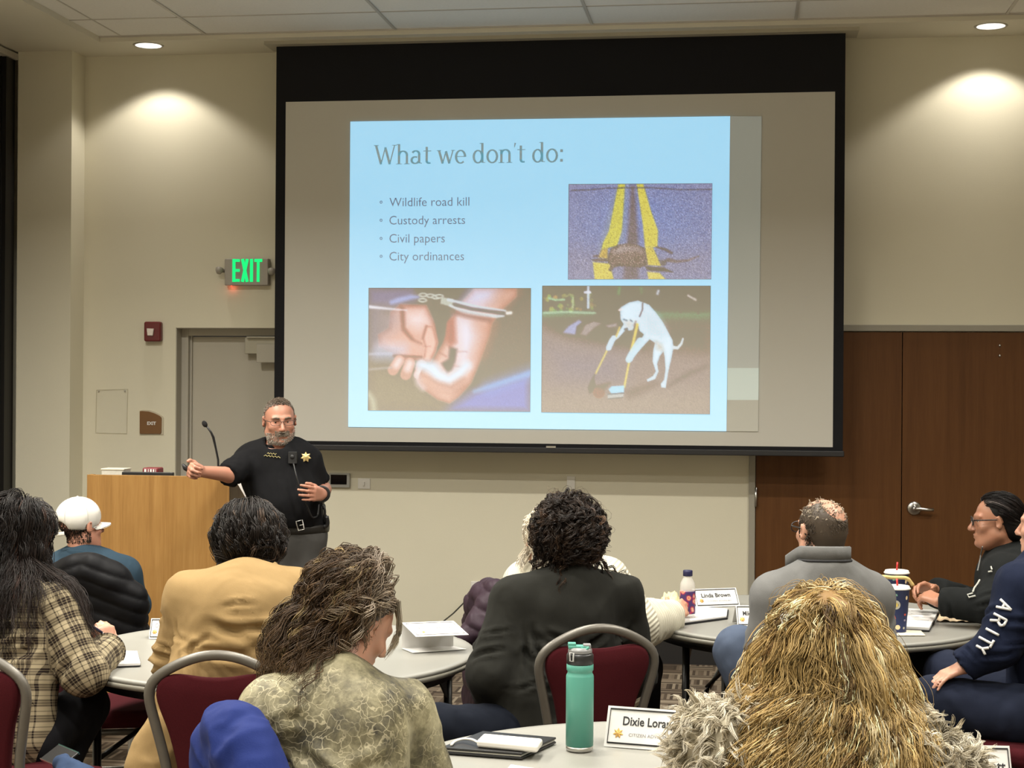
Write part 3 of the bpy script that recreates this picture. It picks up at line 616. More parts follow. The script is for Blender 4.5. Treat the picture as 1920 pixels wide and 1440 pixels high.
# fire alarm strobe
t, q = wall_thing('fire_alarm_strobe', 'dark red fire alarm strobe on the wall left of the door', 'fire alarm', 285.5, 622)
a, b = PY(270.5, 603, WY-0.04), PY(301.5, 640.5, WY-0.04); M_RED = simple('alarm_red', (0.13, 0.008, 0.011), 0.35)
MB().box((a[0], WY-0.05, b[2]), (b[0], WY-0.001, a[2])).build('alarm_body', M_RED, t, bevel=0.012, seg=3, loc=q)
a, b = PY(275, 615.5, WY-0.06), PY(288.5, 629.5, WY-0.06)
MB().prism([(a[0], a[2]), (b[0], a[2]-0.002), (b[0]-0.006, b[2]), (a[0]+0.006, b[2])], 1, WY-0.066, WY-0.048).build('strobe_lens', simple('clear_lens', (0.62, 0.56, 0.53), 0.12, 0.2, 0.3, 90), t, bevel=0.004, loc=q)
d = MB()
for k in range(4):
    c = PY(295, 616+5*k, WY-0.051); d.ball(c, 0.0035, 8)
d.build('horn_vent', simple('vent_red', (0.16, 0.03, 0.035), 0.4), t, loc=q)
# clear acrylic sign holder
t, q = wall_thing('sign_holder', 'empty clear acrylic sheet holder on the wall above the lectern', 'sign holder', 209, 771)
cs = [PY(*v, WY-0.006) for v in ((181, 731), (239.5, 729.5), (237.5, 812.5), (179.5, 811.5))]
t_ = NT('clear_acrylic'); t_.base((0.75, 0.74, 0.68)); t_.set(Roughness=0.15, Alpha=0.05)
M_ACR = t_.m
V = np.array(cs+[c+np.array([0, 0.004, 0]) for c in cs]); F = [(0, 3, 2, 1), (4, 5, 6, 7), (0, 1, 5, 4), (1, 2, 6, 5), (2, 3, 7, 6), (3, 0, 4, 7)]
obj_from('acrylic_sheet', V, F, M_ACR, t, False, loc=q)
e = MB(); e.tube(cs+[cs[0]], 0.0016, 4, cap=False); e.build('sheet_edge', simple('acrylic_edge', (0.50, 0.46, 0.34), 0.3), t, loc=q)
for v in ((185, 733.5), (234, 733)): MB().ball(PY(*v, WY-0.008), 0.006, 8).build('mounting_screw', M_STEEL, t, loc=q)
# brown evacuation sign with curved top corner
t, q = wall_thing('exit_plaque', 'brown wall plaque with white EXIT lettering and a curved top corner', 'wall sign', 283, 792)
def plq(pts, y): return [(PY(x, z, y)[0], PY(x, z, y)[2]) for x, z in pts]
out = [(262, 815), (262, 770), (268, 768.5), (280, 769), (291, 772.5), (299, 776.5), (305.5, 781), (307, 785), (306.5, 815)]
MB().prism(plq(out, WY-0.004), 1, WY-0.006, WY-0.001).build('plaque_backing', simple('plaque_back', (0.50, 0.45, 0.34), 0.4), t, loc=q)
inn = [(262, 812.5), (262, 771), (266, 770.5), (279, 771.5), (290, 775), (298, 779), (302, 782), (303, 785), (302.5, 811), (300.5, 813.5), (264, 813.5)]
MB().prism(plq(inn, WY-0.010), 1, WY-0.013, WY-0.005).build('plaque_face', simple('plaque_brown', (0.165, 0.075, 0.022), 0.5, var=0.1), t, bevel=0.002, loc=q)
o = PY(275.5, 796.5, WY-0.0145); x_ = text_obj('plaque_lettering', 'EXIT', 0.030, M_CARD, frame(o-q, (1, 0, 0), (0, 0, 1)), t, bold=0.001)
# wall control panel, switch, outlets
t, q = wall_thing('touch_panel', 'small black touch panel in a silver frame on the wall beside the presenter', 'control panel', 637, 901)
a, b = PY(617, 887, WY-0.02), PY(655.5, 914.5, WY-0.02)
MB().box((a[0], WY-0.022, b[2]), (b[0], WY-0.001, a[2])).build('panel_frame', simple('panel_silver', (0.42, 0.42, 0.40), 0.4, 0.3), t, bevel=0.003, loc=q)
a, b = PY(620, 890, WY-0.023), PY(650, 908.5, WY-0.023)
MB().box((a[0], WY-0.0245, b[2]), (b[0], WY-0.02, a[2])).build('panel_screen', simple('dark_glass', (0.004, 0.004, 0.006), 0.12), t, loc=q)
def plate(name, label, cat, x0, y0, x1, y1, kind):
    t, q = wall_thing(name, label, cat, (x0+x1)/2, (y0+y1)/2); a, b = PY(x0, y0, WY-0.006), PY(x1, y1, WY-0.006)
    MB().box((a[0], WY-0.007, b[2]), (b[0], WY-0.0005, a[2])).build('cover_plate', M_WHITE, t, bevel=0.0025, loc=q)
    c = (a+b)/2
    if kind == 'switch':
        MB().box((c[0]-0.005, WY-0.018, c[2]-0.012), (c[0]+0.005, WY-0.006, c[2]+0.012)).build('toggle', M_WHITE, t, loc=q)
    else:
        for s_ in (1, -1):
            r = MB(); r.prism([(c[0]+0.017*math.cos(u), c[2]+s_*0.02+0.014*math.sin(u)) for u in np.linspace(0, 2*PI, 16, endpoint=False)], 1, WY-0.009, WY-0.006)
            k = r.build('receptacle', simple('receptacle', (0.5, 0.48, 0.44), 0.4), t, loc=q)
            h = MB()
            for dx in (-0.006, 0.006): h.box((c[0]+dx-0.0012, WY-0.0095, c[2]+s_*0.02-0.003), (c[0]+dx+0.0012, WY-0.0085, c[2]+s_*0.02+0.006))
            h.build('slot', M_BLACK, k, loc=q)
    return t, q, c
plate('light_switch', 'ivory switch plate on the wall right of the touch panel', 'light switch', 671, 897, 694, 917, 'switch')
plate('wall_plate', 'ivory wall plate low on the wall just above the curly brown hair', 'wall plate', 670, 1087, 698, 1116, 'switch')
t, q, c1 = plate('power_outlet', 'wall outlet with a black adapter, just right of the curly brown hair', 'outlet', 714.5, 1088, 735, 1119.5, 'outlet')
t, q, c2 = plate('power_outlet', 'wall outlet with a thin black cord plugged in, behind the purple jacket', 'outlet', 883, 1090, 903.5, 1126, 'outlet')
k = MB(); k.box((c1[0]-0.02, WY-0.05, c1[2]-0.005), (c1[0]+0.012, WY-0.009, c1[2]+0.045))
ad = tag(k.build('power_adapter', M_BLACKP, bevel=0.005), 'black plug adapter in the outlet right of the curly brown hair', 'adapter')
k = MB(); k.box((c2[0]-0.012, WY-0.035, c2[2]+0.006), (c2[0]+0.014, WY-0.009, c2[2]+0.034))
p0 = np.array([c2[0]-0.008, WY-0.04, c2[2]+0.012]); pts = [p0, p0+[-0.03, -0.05, -0.02], PY(870, 1130, 9.9), PY(850, 1150, 9.75), PY(835, 1162, 9.6), PY(800, 1190, 9.3), PY(780, 1215, 9.0)]
pts = np.array(pts); k.tube(np.array([pts[min(int(u), 5)]*(1-(u-int(u)))+pts[min(int(u)+1, 6)]*(u-int(u)) for u in np.linspace(0, 6, 25)]), 0.005, 6)
tag(k.build('charging_cable', M_BLACKP), 'thin black cable drooping from the wall outlet behind the purple jacket', 'cable')
# cable raceway stub under the screen
k = MB(); a, b = PY(1063, 893, WY-0.01), PY(1078, 918, WY-0.01); k.box((a[0], WY-0.012, b[2]), (b[0], WY-0.0005, a[2]))
tag(k.build('wall_bracket', M_WHITE, bevel=0.002), 'small ivory bracket on the wall under the screen, above dark curly hair', 'bracket')

# ---------------------------------------------------------------- lectern and what is on it
LY = 7.98
lx0, lx1, lz = PY(163, 892, LY)[0], PY(430.5, 893, LY)[0], PY(300, 892, LY)[2]
lec = thing('lectern', 'light oak lectern with a sloping side standing before the door', 'lectern', ((lx0+lx1)/2, LY+0.25, 0)); lo = np.array([(lx0+lx1)/2, LY+0.25, 0])
MB().box((lx0, LY, 0.0), (lx1, LY+0.022, lz)).build('front_panel', M_OAK, lec, bevel=0.002, loc=lo)
sp = [(LY+0.022, 0.0), (LY+0.50, 0.0), (LY+0.50, lz-0.26), (LY+0.06, lz), (LY+0.022, lz)]
for x_ in (lx0, lx1-0.022): MB().prism(sp, 0, x_, x_+0.022).build('side_panel', M_OAK, lec, bevel=0.0015, loc=lo)
MB().box((lx0+0.022, LY+0.022, lz-0.24), (lx1-0.022, LY+0.47, lz-0.22)).build('work_surface', M_OAKX, lec, loc=lo)
MB().box((lx0+0.022, LY+0.022, 0.08), (lx1-0.022, LY+0.47, 0.10)).build('shelf', M_OAKX, lec, loc=lo)
zs = lz-0.22
def on_lec(px0, px1, py0, yd, dz, name, label, cat, mat, bev=0.004):
    a, b = PY(px0, py0, LY+yd), PY(px1, py0, LY+yd); q = np.array([(a[0]+b[0])/2, LY+yd+dz/2, zs]); t = thing(name, label, cat, q)
    o = MB().box((a[0], LY+yd, zs), (b[0], LY+yd+dz, a[2])).build('body', mat, t, bevel=bev, loc=q); return t, q, a, b
t, q, a, b = on_lec(228, 324.5, 884.5, 0.10, 0.022, 'monitor', 'slim black monitor edge rising behind the lectern front', 'monitor', M_BLACKP)
MB().box((a[0]+0.01, LY+0.1225, zs+0.02), (b[0]-0.01, LY+0.1245, a[2]-0.01)).build('display', simple('display_glass', (0.01, 0.01, 0.012), 0.15), t, loc=q)
t, q, a, b = on_lec(266.5, 296, 877, 0.20, 0.09, 'snack_box', 'red box with white lettering showing above the black monitor', 'box', simple('box_red', (0.16, 0.015, 0.02), 0.45), 0.008)
x_ = text_obj('box_lettering', 'KitKat', 0.030, M_CARD, frame(np.array([a[0]+0.006, LY+0.199, a[2]-0.024])-q, (1, 0, 0), (0, 0, 1)), t, bold=0.001)
bpy.data.objects.remove(x_)
l = MB()
for k, (dx, w_) in enumerate(((0.012, 0.012), (0.032, 0.005), (0.044, 0.010), (0.060, 0.008), (0.074, 0.003))): l.box((a[0]+dx, LY+0.1985, a[2]-0.034), (a[0]+dx+w_, LY+0.1999, a[2]-0.007))
l.build('box_lettering', M_CARD, t, loc=q)
t, q, a, b = on_lec(190, 232, 879, 0.20, 0.10, 'tissue_box', 'pale grey box at the left end of the lectern top', 'box', simple('pale_box', (0.50, 0.48, 0.42), 0.6, var=0.2, scale=60))
MB().box((a[0]-0.003, LY+0.197, a[2]-0.006), (b[0]+0.003, LY+0.303, a[2]+0.002)).build('lid', simple('box_lid', (0.62, 0.58, 0.47), 0.6), t, bevel=0.002, loc=q)
mic = thing('gooseneck_microphone', 'black gooseneck microphone rising from the lectern behind the outstretched arm', 'microphone', PY(412, 880, LY+0.12)*[1, 1, 0]+[0, 0, zs]); q = np.array(mic.location)
pts = [q+[0, 0, 0.0], PY(409, 862, LY+0.12), PY(404.5, 840, LY+0.11), PY(400, 820, LY+0.10), PY(396, 811, LY+0.09), PY(388, 800, LY+0.08)]
MB().lathe([(0.03, 0), (0.03, 0.012), (0.012, 0.02), (0.001, 0.021)], seg=20).build('mic_base', M_BLACKP, mic)
MB().tube(pts, [0.006, 0.0055, 0.0055, 0.007, 0.0055, 0.0045], 8).build('gooseneck', M_BLACKP, mic, loc=q)
c = PY(383.8, 795, LY+0.08); dirv = PY(381, 788, LY+0.08)-PY(388, 800, LY+0.08)
MB().ball((0, 0, 0), (0.0135, 0.0135, 0.019), 16, M=Matrix.Translation(c) @ Vector(dirv).to_track_quat('Z', 'Y').to_matrix().to_4x4()).build('windscreen', simple('foam_black', (0.006, 0.005, 0.005), 0.95), mic, loc=q)
# sheets standing at the lectern's right rear
yy = LY+0.44; V = np.array([PY(*v, yy) for v in ((433, 903), (461, 901), (471, 952), (452, 952))]); q = V.mean(0); V = np.r_[V, V+[0, 0.004, 0]]
tag(obj_from('paper_sheet', V-q, [(0, 3, 2, 1), (4, 5, 6, 7), (0, 1, 5, 4), (1, 2, 6, 5), (2, 3, 7, 6), (3, 0, 4, 7)], M_PAPER, None, False), 'white paper propped at the right rear of the oak lectern', 'paper').location = tuple(q)
# ---------------------------------------------------------------- implicit bodies: tapered limbs blended into one skin
def nz(v): v = np.asarray(v, float); return v/(np.linalg.norm(v)+1e-12)
def A3(*v): return np.array(v, float)
_lat = np.random.default_rng(5).random((48, 48, 48)).astype(np.float32)
def vnoise(Pn):
    f = np.floor(Pn); t = Pn-f; t = t*t*(3-2*t); i = f.astype(int) % 48; j = (i+1) % 48
    o = 0
    for a in (0, 1):
        for b in (0, 1):
            for c in (0, 1):
                o = o + _lat[(j if a else i)[..., 0], (j if b else i)[..., 1], (j if c else i)[..., 2]]*((t[..., 0] if a else 1-t[..., 0])*(t[..., 1] if b else 1-t[..., 1])*(t[..., 2] if c else 1-t[..., 2]))
    return o-0.5
class Cone:
    def __init__(s, a, ra, b, rb, k=0.02, cut0=False, cut1=False, flat=None, sub=False):
        s.a, s.b, s.ra, s.rb, s.k, s.c0, s.c1, s.flat, s.sub = np.asarray(a, float), np.asarray(b, float), ra, rb, k, cut0, cut1, flat, sub
    def bounds(s):
        r = max(s.ra, s.rb)*(1 if not s.flat else max(1, s.flat[1])); return np.minimum(s.a, s.b)-r, np.maximum(s.a, s.b)+r
    def d(s, X):
        ba = s.b-s.a; L = np.linalg.norm(ba)+1e-9; u = ba/L; pa = X-s.a; al = pa@u; t = np.clip(al/L, 0, 1)
        q = pa-(t*L)[..., None]*u
        if s.flat is not None:
            n, f = s.flat; q = q+((1/f-1)*(q@n))[..., None]*n
        d = np.linalg.norm(q, axis=-1)-(s.ra+t*(s.rb-s.ra))
        if s.flat is not None and s.flat[1] < 1: d = d*max(s.flat[1], 0.5)
        if s.c1: d = np.maximum(d, al-L)
        if s.c0: d = np.maximum(d, -al)
        return d
    def uv(s, X, ref):
        ba = s.b-s.a; L = np.linalg.norm(ba)+1e-9; u = ba/L; pa = X-s.a; al = pa@u; q = pa-al[..., None]*u
        e1 = nz(ref-u*(ref@u)); e2 = np.cross(u, e1); r = (s.ra+s.rb)/2
        return al, np.arctan2(q@e2, q@e1)*r
class Ell:
    def __init__(s, c, r, R=None, k=0.03, sub=False):
        s.c, s.r, s.R, s.k, s.sub = np.asarray(c, float), np.asarray(r, float), np.eye(3) if R is None else np.asarray(R, float), k, sub
    def bounds(s): m = s.r.max(); return s.c-m, s.c+m
    def d(s, X):
        q = (X-s.c)@s.R; k0 = np.linalg.norm(q/s.r, axis=-1); k1 = np.linalg.norm(q/s.r**2, axis=-1)
        return k0*(k0-1)/np.maximum(k1, 1e-6)
class Half:
    """keeps (sub=False is cut away) the side opposite to n inside a ball"""
    def __init__(s, p, n, rad, k=0.004): s.p, s.n, s.rad, s.k, s.sub = np.asarray(p, float), nz(n), rad, k, True
    def bounds(s): return s.p-s.rad, s.p+s.rad
    def d(s, X): return np.maximum(-((X-s.p)@s.n), np.linalg.norm(X-s.p, axis=-1)-s.rad)
def smin(a, b, k): h = np.clip(0.5+0.5*(b-a)/k, 0, 1); return b+(a-b)*h-k*h*(1-h)
def sdf_at(prims, X):
    D = np.full(X.shape[:-1], 0.12)
    for p in prims:
        d = p.d(X)
        D = -smin(-D, d, max(p.k, 1e-4)) if p.sub else smin(D, d, max(p.k, 1e-4))
    return D
def surface(prims, h, smooth=1):
    los, his = zip(*[p.bounds() for p in prims if not p.sub]); lo = np.min(los, 0)-0.03; hi = np.max(his, 0)+0.03
    n = np.ceil((hi-lo)/h).astype(int)+1; ax = [lo[i]+h*np.arange(n[i]) for i in range(3)]
    D = np.full(n, 0.12, np.float32)
    for p in prims:
        a, b = p.bounds(); pad = p.k+3*h; i0 = np.clip(np.floor((a-pad-lo)/h).astype(int), 0, n-1); i1 = np.clip(np.ceil((b+pad-lo)/h).astype(int)+1, 1, n)
        if (i1 <= i0).any(): continue
        X = np.stack(np.meshgrid(*[ax[i][i0[i]:i1[i]] for i in range(3)], indexing='ij'), -1)
        d = p.d(X); sl = tuple(slice(i0[i], i1[i]) for i in range(3)); v = D[sl]
        D[sl] = -smin(-v, d, max(p.k, 1e-4)) if p.sub else smin(v, d, max(p.k, 1e-4))
    S = D < 0
    c = [S[dx:n[0]-1+dx, dy:n[1]-1+dy, dz:n[2]-1+dz] for dx in (0, 1) for dy in (0, 1) for dz in (0, 1)]
    tot = np.sum([q.astype(np.int8) for q in c], 0); act = (tot > 0) & (tot < 8); idx = np.argwhere(act); N = len(idx)
    num = np.full(act.shape, -1, np.int64); num[act] = np.arange(N)
    off = np.array([(dx, dy, dz) for dx in (0, 1) for dy in (0, 1) for dz in (0, 1)])
    val = np.stack([D[idx[:, 0]+o[0], idx[:, 1]+o[1], idx[:, 2]+o[2]] for o in off], 1)
    acc = np.zeros((N, 3)); cnt = np.zeros(N)
    for i in range(8):
        for j in range(i+1, 8):
            if np.abs(off[i]-off[j]).sum() != 1: continue
            m = (val[:, i] < 0) != (val[:, j] < 0); t = val[m, i]/(val[m, i]-val[m, j]); acc[m] += off[i]+t[:, None]*(off[j]-off[i]); cnt[m] += 1
    V = lo+h*(idx+acc/cnt[:, None]); F = []
    for a in range(3):
        b, cc = (a+1) % 3, (a+2) % 3
        s0 = [slice(1, n[i]-1) for i in range(3)]; s0[a] = slice(0, n[a]-1); s1 = list(s0); s1[a] = slice(1, n[a])
        A_, B_ = S[tuple(s0)], S[tuple(s1)]; e = np.argwhere(A_ != B_)
        if not len(e): continue
        inside = A_[e[:, 0], e[:, 1], e[:, 2]]; g = e.copy()
        for i in range(3):
            if i != a: g[:, i] += 1
        def cell(db, dc): q = g.copy(); q[:, b] += db; q[:, cc] += dc; return num[q[:, 0], q[:, 1], q[:, 2]]
        Q = np.stack([cell(-1, -1), cell(0, -1), cell(0, 0), cell(-1, 0)], 1); Q[~inside] = Q[~inside][:, ::-1]; F.append(Q)
    F = np.concatenate(F); F = F[(F >= 0).all(1)]
    for _ in range(smooth): V = relax(V, F, 0.5)
    return V, F
def relax(V, F, w=0.5):
    acc = np.zeros_like(V); cnt = np.zeros(len(V))
    for i in range(F.shape[1]):
        j = (i+1) % F.shape[1]; np.add.at(acc, F[:, i], V[F[:, j]]); np.add.at(acc, F[:, j], V[F[:, i]]); np.add.at(cnt, F[:, i], 1); np.add.at(cnt, F[:, j], 1)
    return V*(1-w)+w*acc/np.maximum(cnt, 1)[:, None]
def normals(V, F):
    n = np.cross(V[F[:, 2]]-V[F[:, 0]], V[F[:, 3 if F.shape[1] == 4 else 1]]-V[F[:, 1 if F.shape[1] == 4 else 2]]); N = np.zeros_like(V)
    for i in range(F.shape[1]): np.add.at(N, F[:, i], n)
    return N/(np.linalg.norm(N, axis=1)[:, None]+1e-12)
def folds(V, F, amp, scale, seed=0, stretch=(1, 1, 1), mask=None):
    N = normals(V, F); S_ = V*np.array(stretch)/scale+seed*3.7
    w = np.stack([vnoise(S_*0.7+11), vnoise(S_*0.7+23), vnoise(S_*0.7+37)], 1)*1.6
    d = vnoise(S_+w); r = 1-2*np.abs(d*1.9); d = 0.55*r+0.6*vnoise(S_*2.3+5+w)
    V2 = V*np.array(stretch)/(scale*.36)+seed*1.3+w*.5; e = vnoise(V2); d = d+.34*(1-2*np.abs(e*1.9))*(vnoise(S_*.8+50)+.5)
    m = 1 if mask is None else mask[:, None]
    return V+N*(amp*d)[:, None]*m
def band(name, path, up, h, th, mat, parent, o):
    """upright strip of cloth along a path, with real thickness"""
    p = np.array(path, float); n = len(p); T = np.gradient(p, axis=0); T /= np.linalg.norm(T, axis=1)[:, None]; up = np.broadcast_to(np.asarray(up, float), p.shape); N = np.cross(T, up); N /= np.linalg.norm(N, axis=1)[:, None]
    V = np.concatenate([p+N*th/2, p+up*h+N*th/2, p+up*(h+th*.4), p+up*h-N*th/2, p-N*th/2]); F = []
    for k in range(5):
        for i in range(n-1): F.append((k*n+i, k*n+i+1, ((k+1) % 5)*n+i+1, ((k+1) % 5)*n+i))
    F += [tuple(k*n for k in range(5)), tuple(k*n+n-1 for k in range(5))[::-1]]
    return obj_from(name, V, F, mat, parent, loc=o)
def creases(V, F, lines, depth=.008, width=.010):
    N = normals(V, F); D = np.zeros(len(V))
    for a, b, k in lines:
        pts = np.array([V[np.argmin(((V-(a*(1-u)+b*u))**2).sum(1))] for u in np.linspace(0, 1, 7)]); pts[1:-1] = .25*pts[:-2]+.5*pts[1:-1]+.25*pts[2:]
        near = np.linalg.norm(V-pts.mean(0), axis=1) < np.linalg.norm(pts[-1]-pts[0])*.75+.08; X = V[near]; best = np.full(len(X), 9.); tt = np.zeros(len(X))
        for i in range(6):
            e = pts[i+1]-pts[i]; L2 = e@e+1e-12; t = np.clip((X-pts[i])@e/L2, 0, 1); d = np.linalg.norm(X-pts[i]-t[:, None]*e, axis=1); m = d < best; best[m] = d[m]; tt[m] = (i+t[m])/6
        f = np.sin(PI*np.clip(tt, .02, .98))**.7; w = width*k
        D[near] += depth*k*f*(-np.exp(-(best/w)**2)+.75*np.exp(-((best-1.9*w)/w)**2))
    return V+N*D[:, None]
def crease_lines(pers, seed, n=5, back=True):
    r = np.random.default_rng(seed); J = pers.J; o = []; dn = nz(J['pel']-J['neck'])
    for q, s_ in (('L', -1), ('R', 1)):
        if 'el'+q not in J: continue
        arm = J['el'+q]-J['sh'+q]; inw = nz(J['chest']-J['sh'+q]); pit = J['sh'+q]+arm*.28+inw*.05
        for k in range(n):                                   # from the armpit into the back and down the sleeve
            v = nz(inw*r.uniform(.4, 1.1)+dn*r.uniform(-.5, 1.0)); z = pit+r.normal(0, .03, 3); off = -pers.fwd*r.uniform(.04, .11); o.append((z+off, z+off+v*r.uniform(.10, .24), r.uniform(.7, 1.4)))
        for k in range(n):                                   # gathered cloth at the elbow
            u = nz(arm); e = nz(np.cross(u, r.normal(0, 1, 3))); c = J['el'+q]-u*r.uniform(-.05, .13); o.append((c+e*.07-u*.03, c+nz(np.cross(u, e))*.07+u*.03, r.uniform(.6, 1.2)))
        fo = J['wr'+q]-J['el'+q]
        for k in range(3):
            u = nz(fo); e = nz(np.cross(u, r.normal(0, 1, 3))); c = J['el'+q]+fo*r.uniform(.2, .9); o.append((c+e*.06, c+nz(np.cross(u, e))*.06+u*.03, r.uniform(.5, .9)))
    up = J['neck']; 
    for k in range(n+3):                                     # slack over the back
        c = J['chest']*r.uniform(.2, 1)+J['pel']*0; w_ = r.uniform(0, 1); c = J['neck']*(1-w_)+J['pel']*w_+pers.side*r.normal(0, .07)-pers.fwd*.13; v = nz(pers.side*r.choice([-1, 1])*r.uniform(.5, 1)+dn*r.uniform(-.2, .7)); o.append((c, c+v*r.uniform(.10, .22), r.uniform(.7, 1.5)))
    return o
def Rz(a): c, s = math.cos(a), math.sin(a); return np.array([[c, -s, 0], [s, c, 0], [0, 0, 1.]])
def Rx(a): c, s = math.cos(a), math.sin(a); return np.array([[1., 0, 0], [0, c, -s], [0, s, c]])
def Ry(a): c, s = math.cos(a), math.sin(a); return np.array([[c, 0, s], [0, 1., 0], [-s, 0, c]])
def headR(yaw, pitch=0, roll=0):        # degrees; yaw 0 looks along +y, positive turns left; pitch positive looks up
    return Rz(math.radians(yaw))@Rx(math.radians(pitch))@Ry(math.radians(roll))

def head_prims(c, R, s=1.0, face=True, fat=0.0, jaw=1.0):
    L = lambda x, y, z: np.asarray(c)+R@(s*A3(x, y, z)); o = []
    o.append(Ell(L(0, -0.012, 0.028), s*A3(0.075, 0.096, 0.082), R, 0.01))
    o.append(Ell(L(0, 0.024, -0.040), s*A3(0.060+fat, 0.066, 0.080), R, 0.03))
    o.append(Ell(L(0, 0.050, -0.092), s*A3(0.034*jaw+fat, 0.038, 0.028), R, 0.035))
    for q in (-1, 1): o.append(Cone(L(q*(0.050+fat*.5), 0.0, -0.060), s*0.022, L(q*0.025, 0.055, -0.098), s*0.018, 0.03))
    if face:
        for q in (-1, 1):
            o.append(Ell(L(q*0.040, 0.062, -0.028), s*A3(0.022+fat*.6, 0.018, 0.018), R, 0.02))
            o.append(Ell(L(q*0.031, 0.096, 0.003), s*A3(0.017, 0.014, 0.011), R, 0.012, sub=True))
            o.append(Cone(L(q*0.012, 0.086, 0.021), s*0.008, L(q*0.046, 0.072, 0.022), s*0.007, 0.014))
            o.append(Ell(L(q*0.010, 0.099, -0.039), s*A3(0.008, 0.009, 0.007), R, 0.006))
        for q in (-1, 1):
            o.append(Cone(L(q*0.019, 0.082, 0.0075), s*0.0035, L(q*0.044, 0.074, 0.0065), s*0.0035, 0.004)); o.append(Cone(L(q*0.031, 0.0835, 0.0095), s*0.0035, L(q*0.031, 0.0835, 0.0096), s*0.0035, 0.008)); o.append(Cone(L(q*0.019, 0.080, -0.0055), s*0.0025, L(q*0.044, 0.073, -0.0050), s*0.0025, 0.004))
        o.append(Cone(L(0, 0.083, 0.012), s*0.008, L(0, 0.112, -0.034), s*0.0115, 0.012))
        o.append(Cone(L(-0.019, 0.084, -0.064), s*0.006, L(0.019, 0.084, -0.064), s*0.006, 0.008)); o.append(Ell(L(0, 0.0925, -0.0615), s*A3(0.020, 0.0075, 0.006), R, 0.006))
        o.append(Ell(L(0, 0.0905, -0.0745), s*A3(0.017, 0.0075, 0.006), R, 0.006)); o.append(Ell(L(0, 0.101, -0.068), s*A3(0.022, 0.008, 0.0024), R, 0.003, sub=True)); o.append(Ell(L(0, 0.098, -0.086), s*A3(0.03, 0.010, 0.005), R, 0.008, sub=True)); o.append(Ell(L(0, 0.080, -0.100), s*A3(0.018, 0.014, 0.013), R, 0.012))
    for q in (-1, 1):
        Re = R@Rz(q*-0.45)@Rx(-0.15); o.append(Ell(L(q*0.082, -0.004, -0.004), s*A3(0.009, 0.019, 0.031), Re, 0.006)); o.append(Ell(L(q*0.090, 0.004, -0.002), s*A3(0.007, 0.010, 0.019), Re, 0.005, sub=True))
    return o
def hand_prims(w, fwd, palm, side, curl=(0.5, 0.6, 0.7, 0.75), spread=0.10, thumb=(0.6, 0.4), s=1.0, k=0.0035, thumb_dir=None):
    """w wrist, fwd towards the knuckles, palm = palm normal, side=+1 thumb on the x side (x = fwd x palm)"""
    f = nz(fwd); p = nz(palm-f*(np.asarray(palm)@f)); x = np.cross(f, p)*side; o = []
    at = lambda a, b, c: np.asarray(w)+s*(a*x+b*f+c*p)
    for a, b0 in ((0.026, 0.0), (0.009, 0), (-0.009, 0), (-0.026, 0)):
        o.append(Cone(at(a*0.7, 0.012, 0), s*0.016, at(a, 0.082-abs(a-0.009)*0.25, 0), s*0.0115, 0.012))
    ln = ((0.042, 0.026, 0.021), (0.047, 0.030, 0.022), (0.043, 0.028, 0.021), (0.033, 0.021, 0.019))
    for i, a in enumerate((0.028, 0.0095, -0.0095, -0.0275)):
        q = at(a, 0.084-abs(a-0.009)*0.28, 0.0); ang = 0; sp = spread*(1.5-i)*0.5; d0 = nz(f+x*sp)
        cu = curl[i] if not np.isscalar(curl[i]) else (curl[i], curl[i]*1.15, curl[i]*0.8)
        for j in range(3):
            ang += cu[j]; d = math.cos(ang)*d0+math.sin(ang)*p; q2 = q+s*ln[i][j]*d
            o.append(Cone(q, s*(0.0092-0.0007*j-(0.0012 if i == 3 else 0)), q2, s*(0.0086-0.0009*j-(0.0012 if i == 3 else 0)), k if j else 0.008)); q = q2
    q = at(0.026, 0.022, 0.006); td = nz(thumb_dir) if thumb_dir is not None else nz(x*math.cos(thumb[0])+f*math.sin(thumb[0])+p*0.35)
    a = td; o.append(Cone(at(0.012, 0.015, 0.004), s*0.017, q+s*0.036*a, s*0.0115, 0.012)); q = q+s*0.036*a
    b = nz(a*(1-thumb[1])+(f*0.7+p*0.5)*thumb[1]); o.append(Cone(q, s*0.0108, q+s*0.030*b, s*0.0098, 0.006)); q = q+s*0.030*b
    c2 = nz(b*(1-thumb[1])+(p*0.7+f*0.3-x*0.4)*thumb[1]); o.append(Cone(q, s*0.0098, q+s*0.024*c2, s*0.0080, 0.004))
    return o

def fabric(name, c, rough=0.9, weave=500, var=0.12, bump=0.25, sheen=0.25, big=6, crease=.5):
    t = NT(name); co = t.coords(); f = t.noise(co, weave, 2, 0.7); g = t.noise(co, big, 3); a = lin(c)[:3]
    t.base(t.mix(t.math('ADD', t.math('MULTIPLY', f, 0.6), t.math('MULTIPLY', g, 0.4)), tuple(v*(1-var) for v in a)+(1,), tuple(min(1, v*(1+var)) for v in a)+(1,)))
    t.set(Roughness=rough); t.put(t.b.inputs['Specular IOR Level'], 0.12); t.put(t.b.inputs['Sheen Weight'], sheen*0.04)
    w = t.n('ShaderNodeTexNoise', i_Vector=t.coords('Object', (1, 1, .55)), i_Scale=9.0, i_Detail=2.0, i_Roughness=.45, i_Distortion=.35).outputs['Fac']
    b1 = t.n('ShaderNodeBump', i_Height=w, i_Strength=crease, i_Distance=0.035).outputs[0]; b2 = t.n('ShaderNodeBump', i_Height=f, i_Strength=bump, i_Distance=0.002); t.put(b2.inputs['Normal'], b1); t.put(t.b.inputs['Normal'], b2.outputs[0]); return t.m
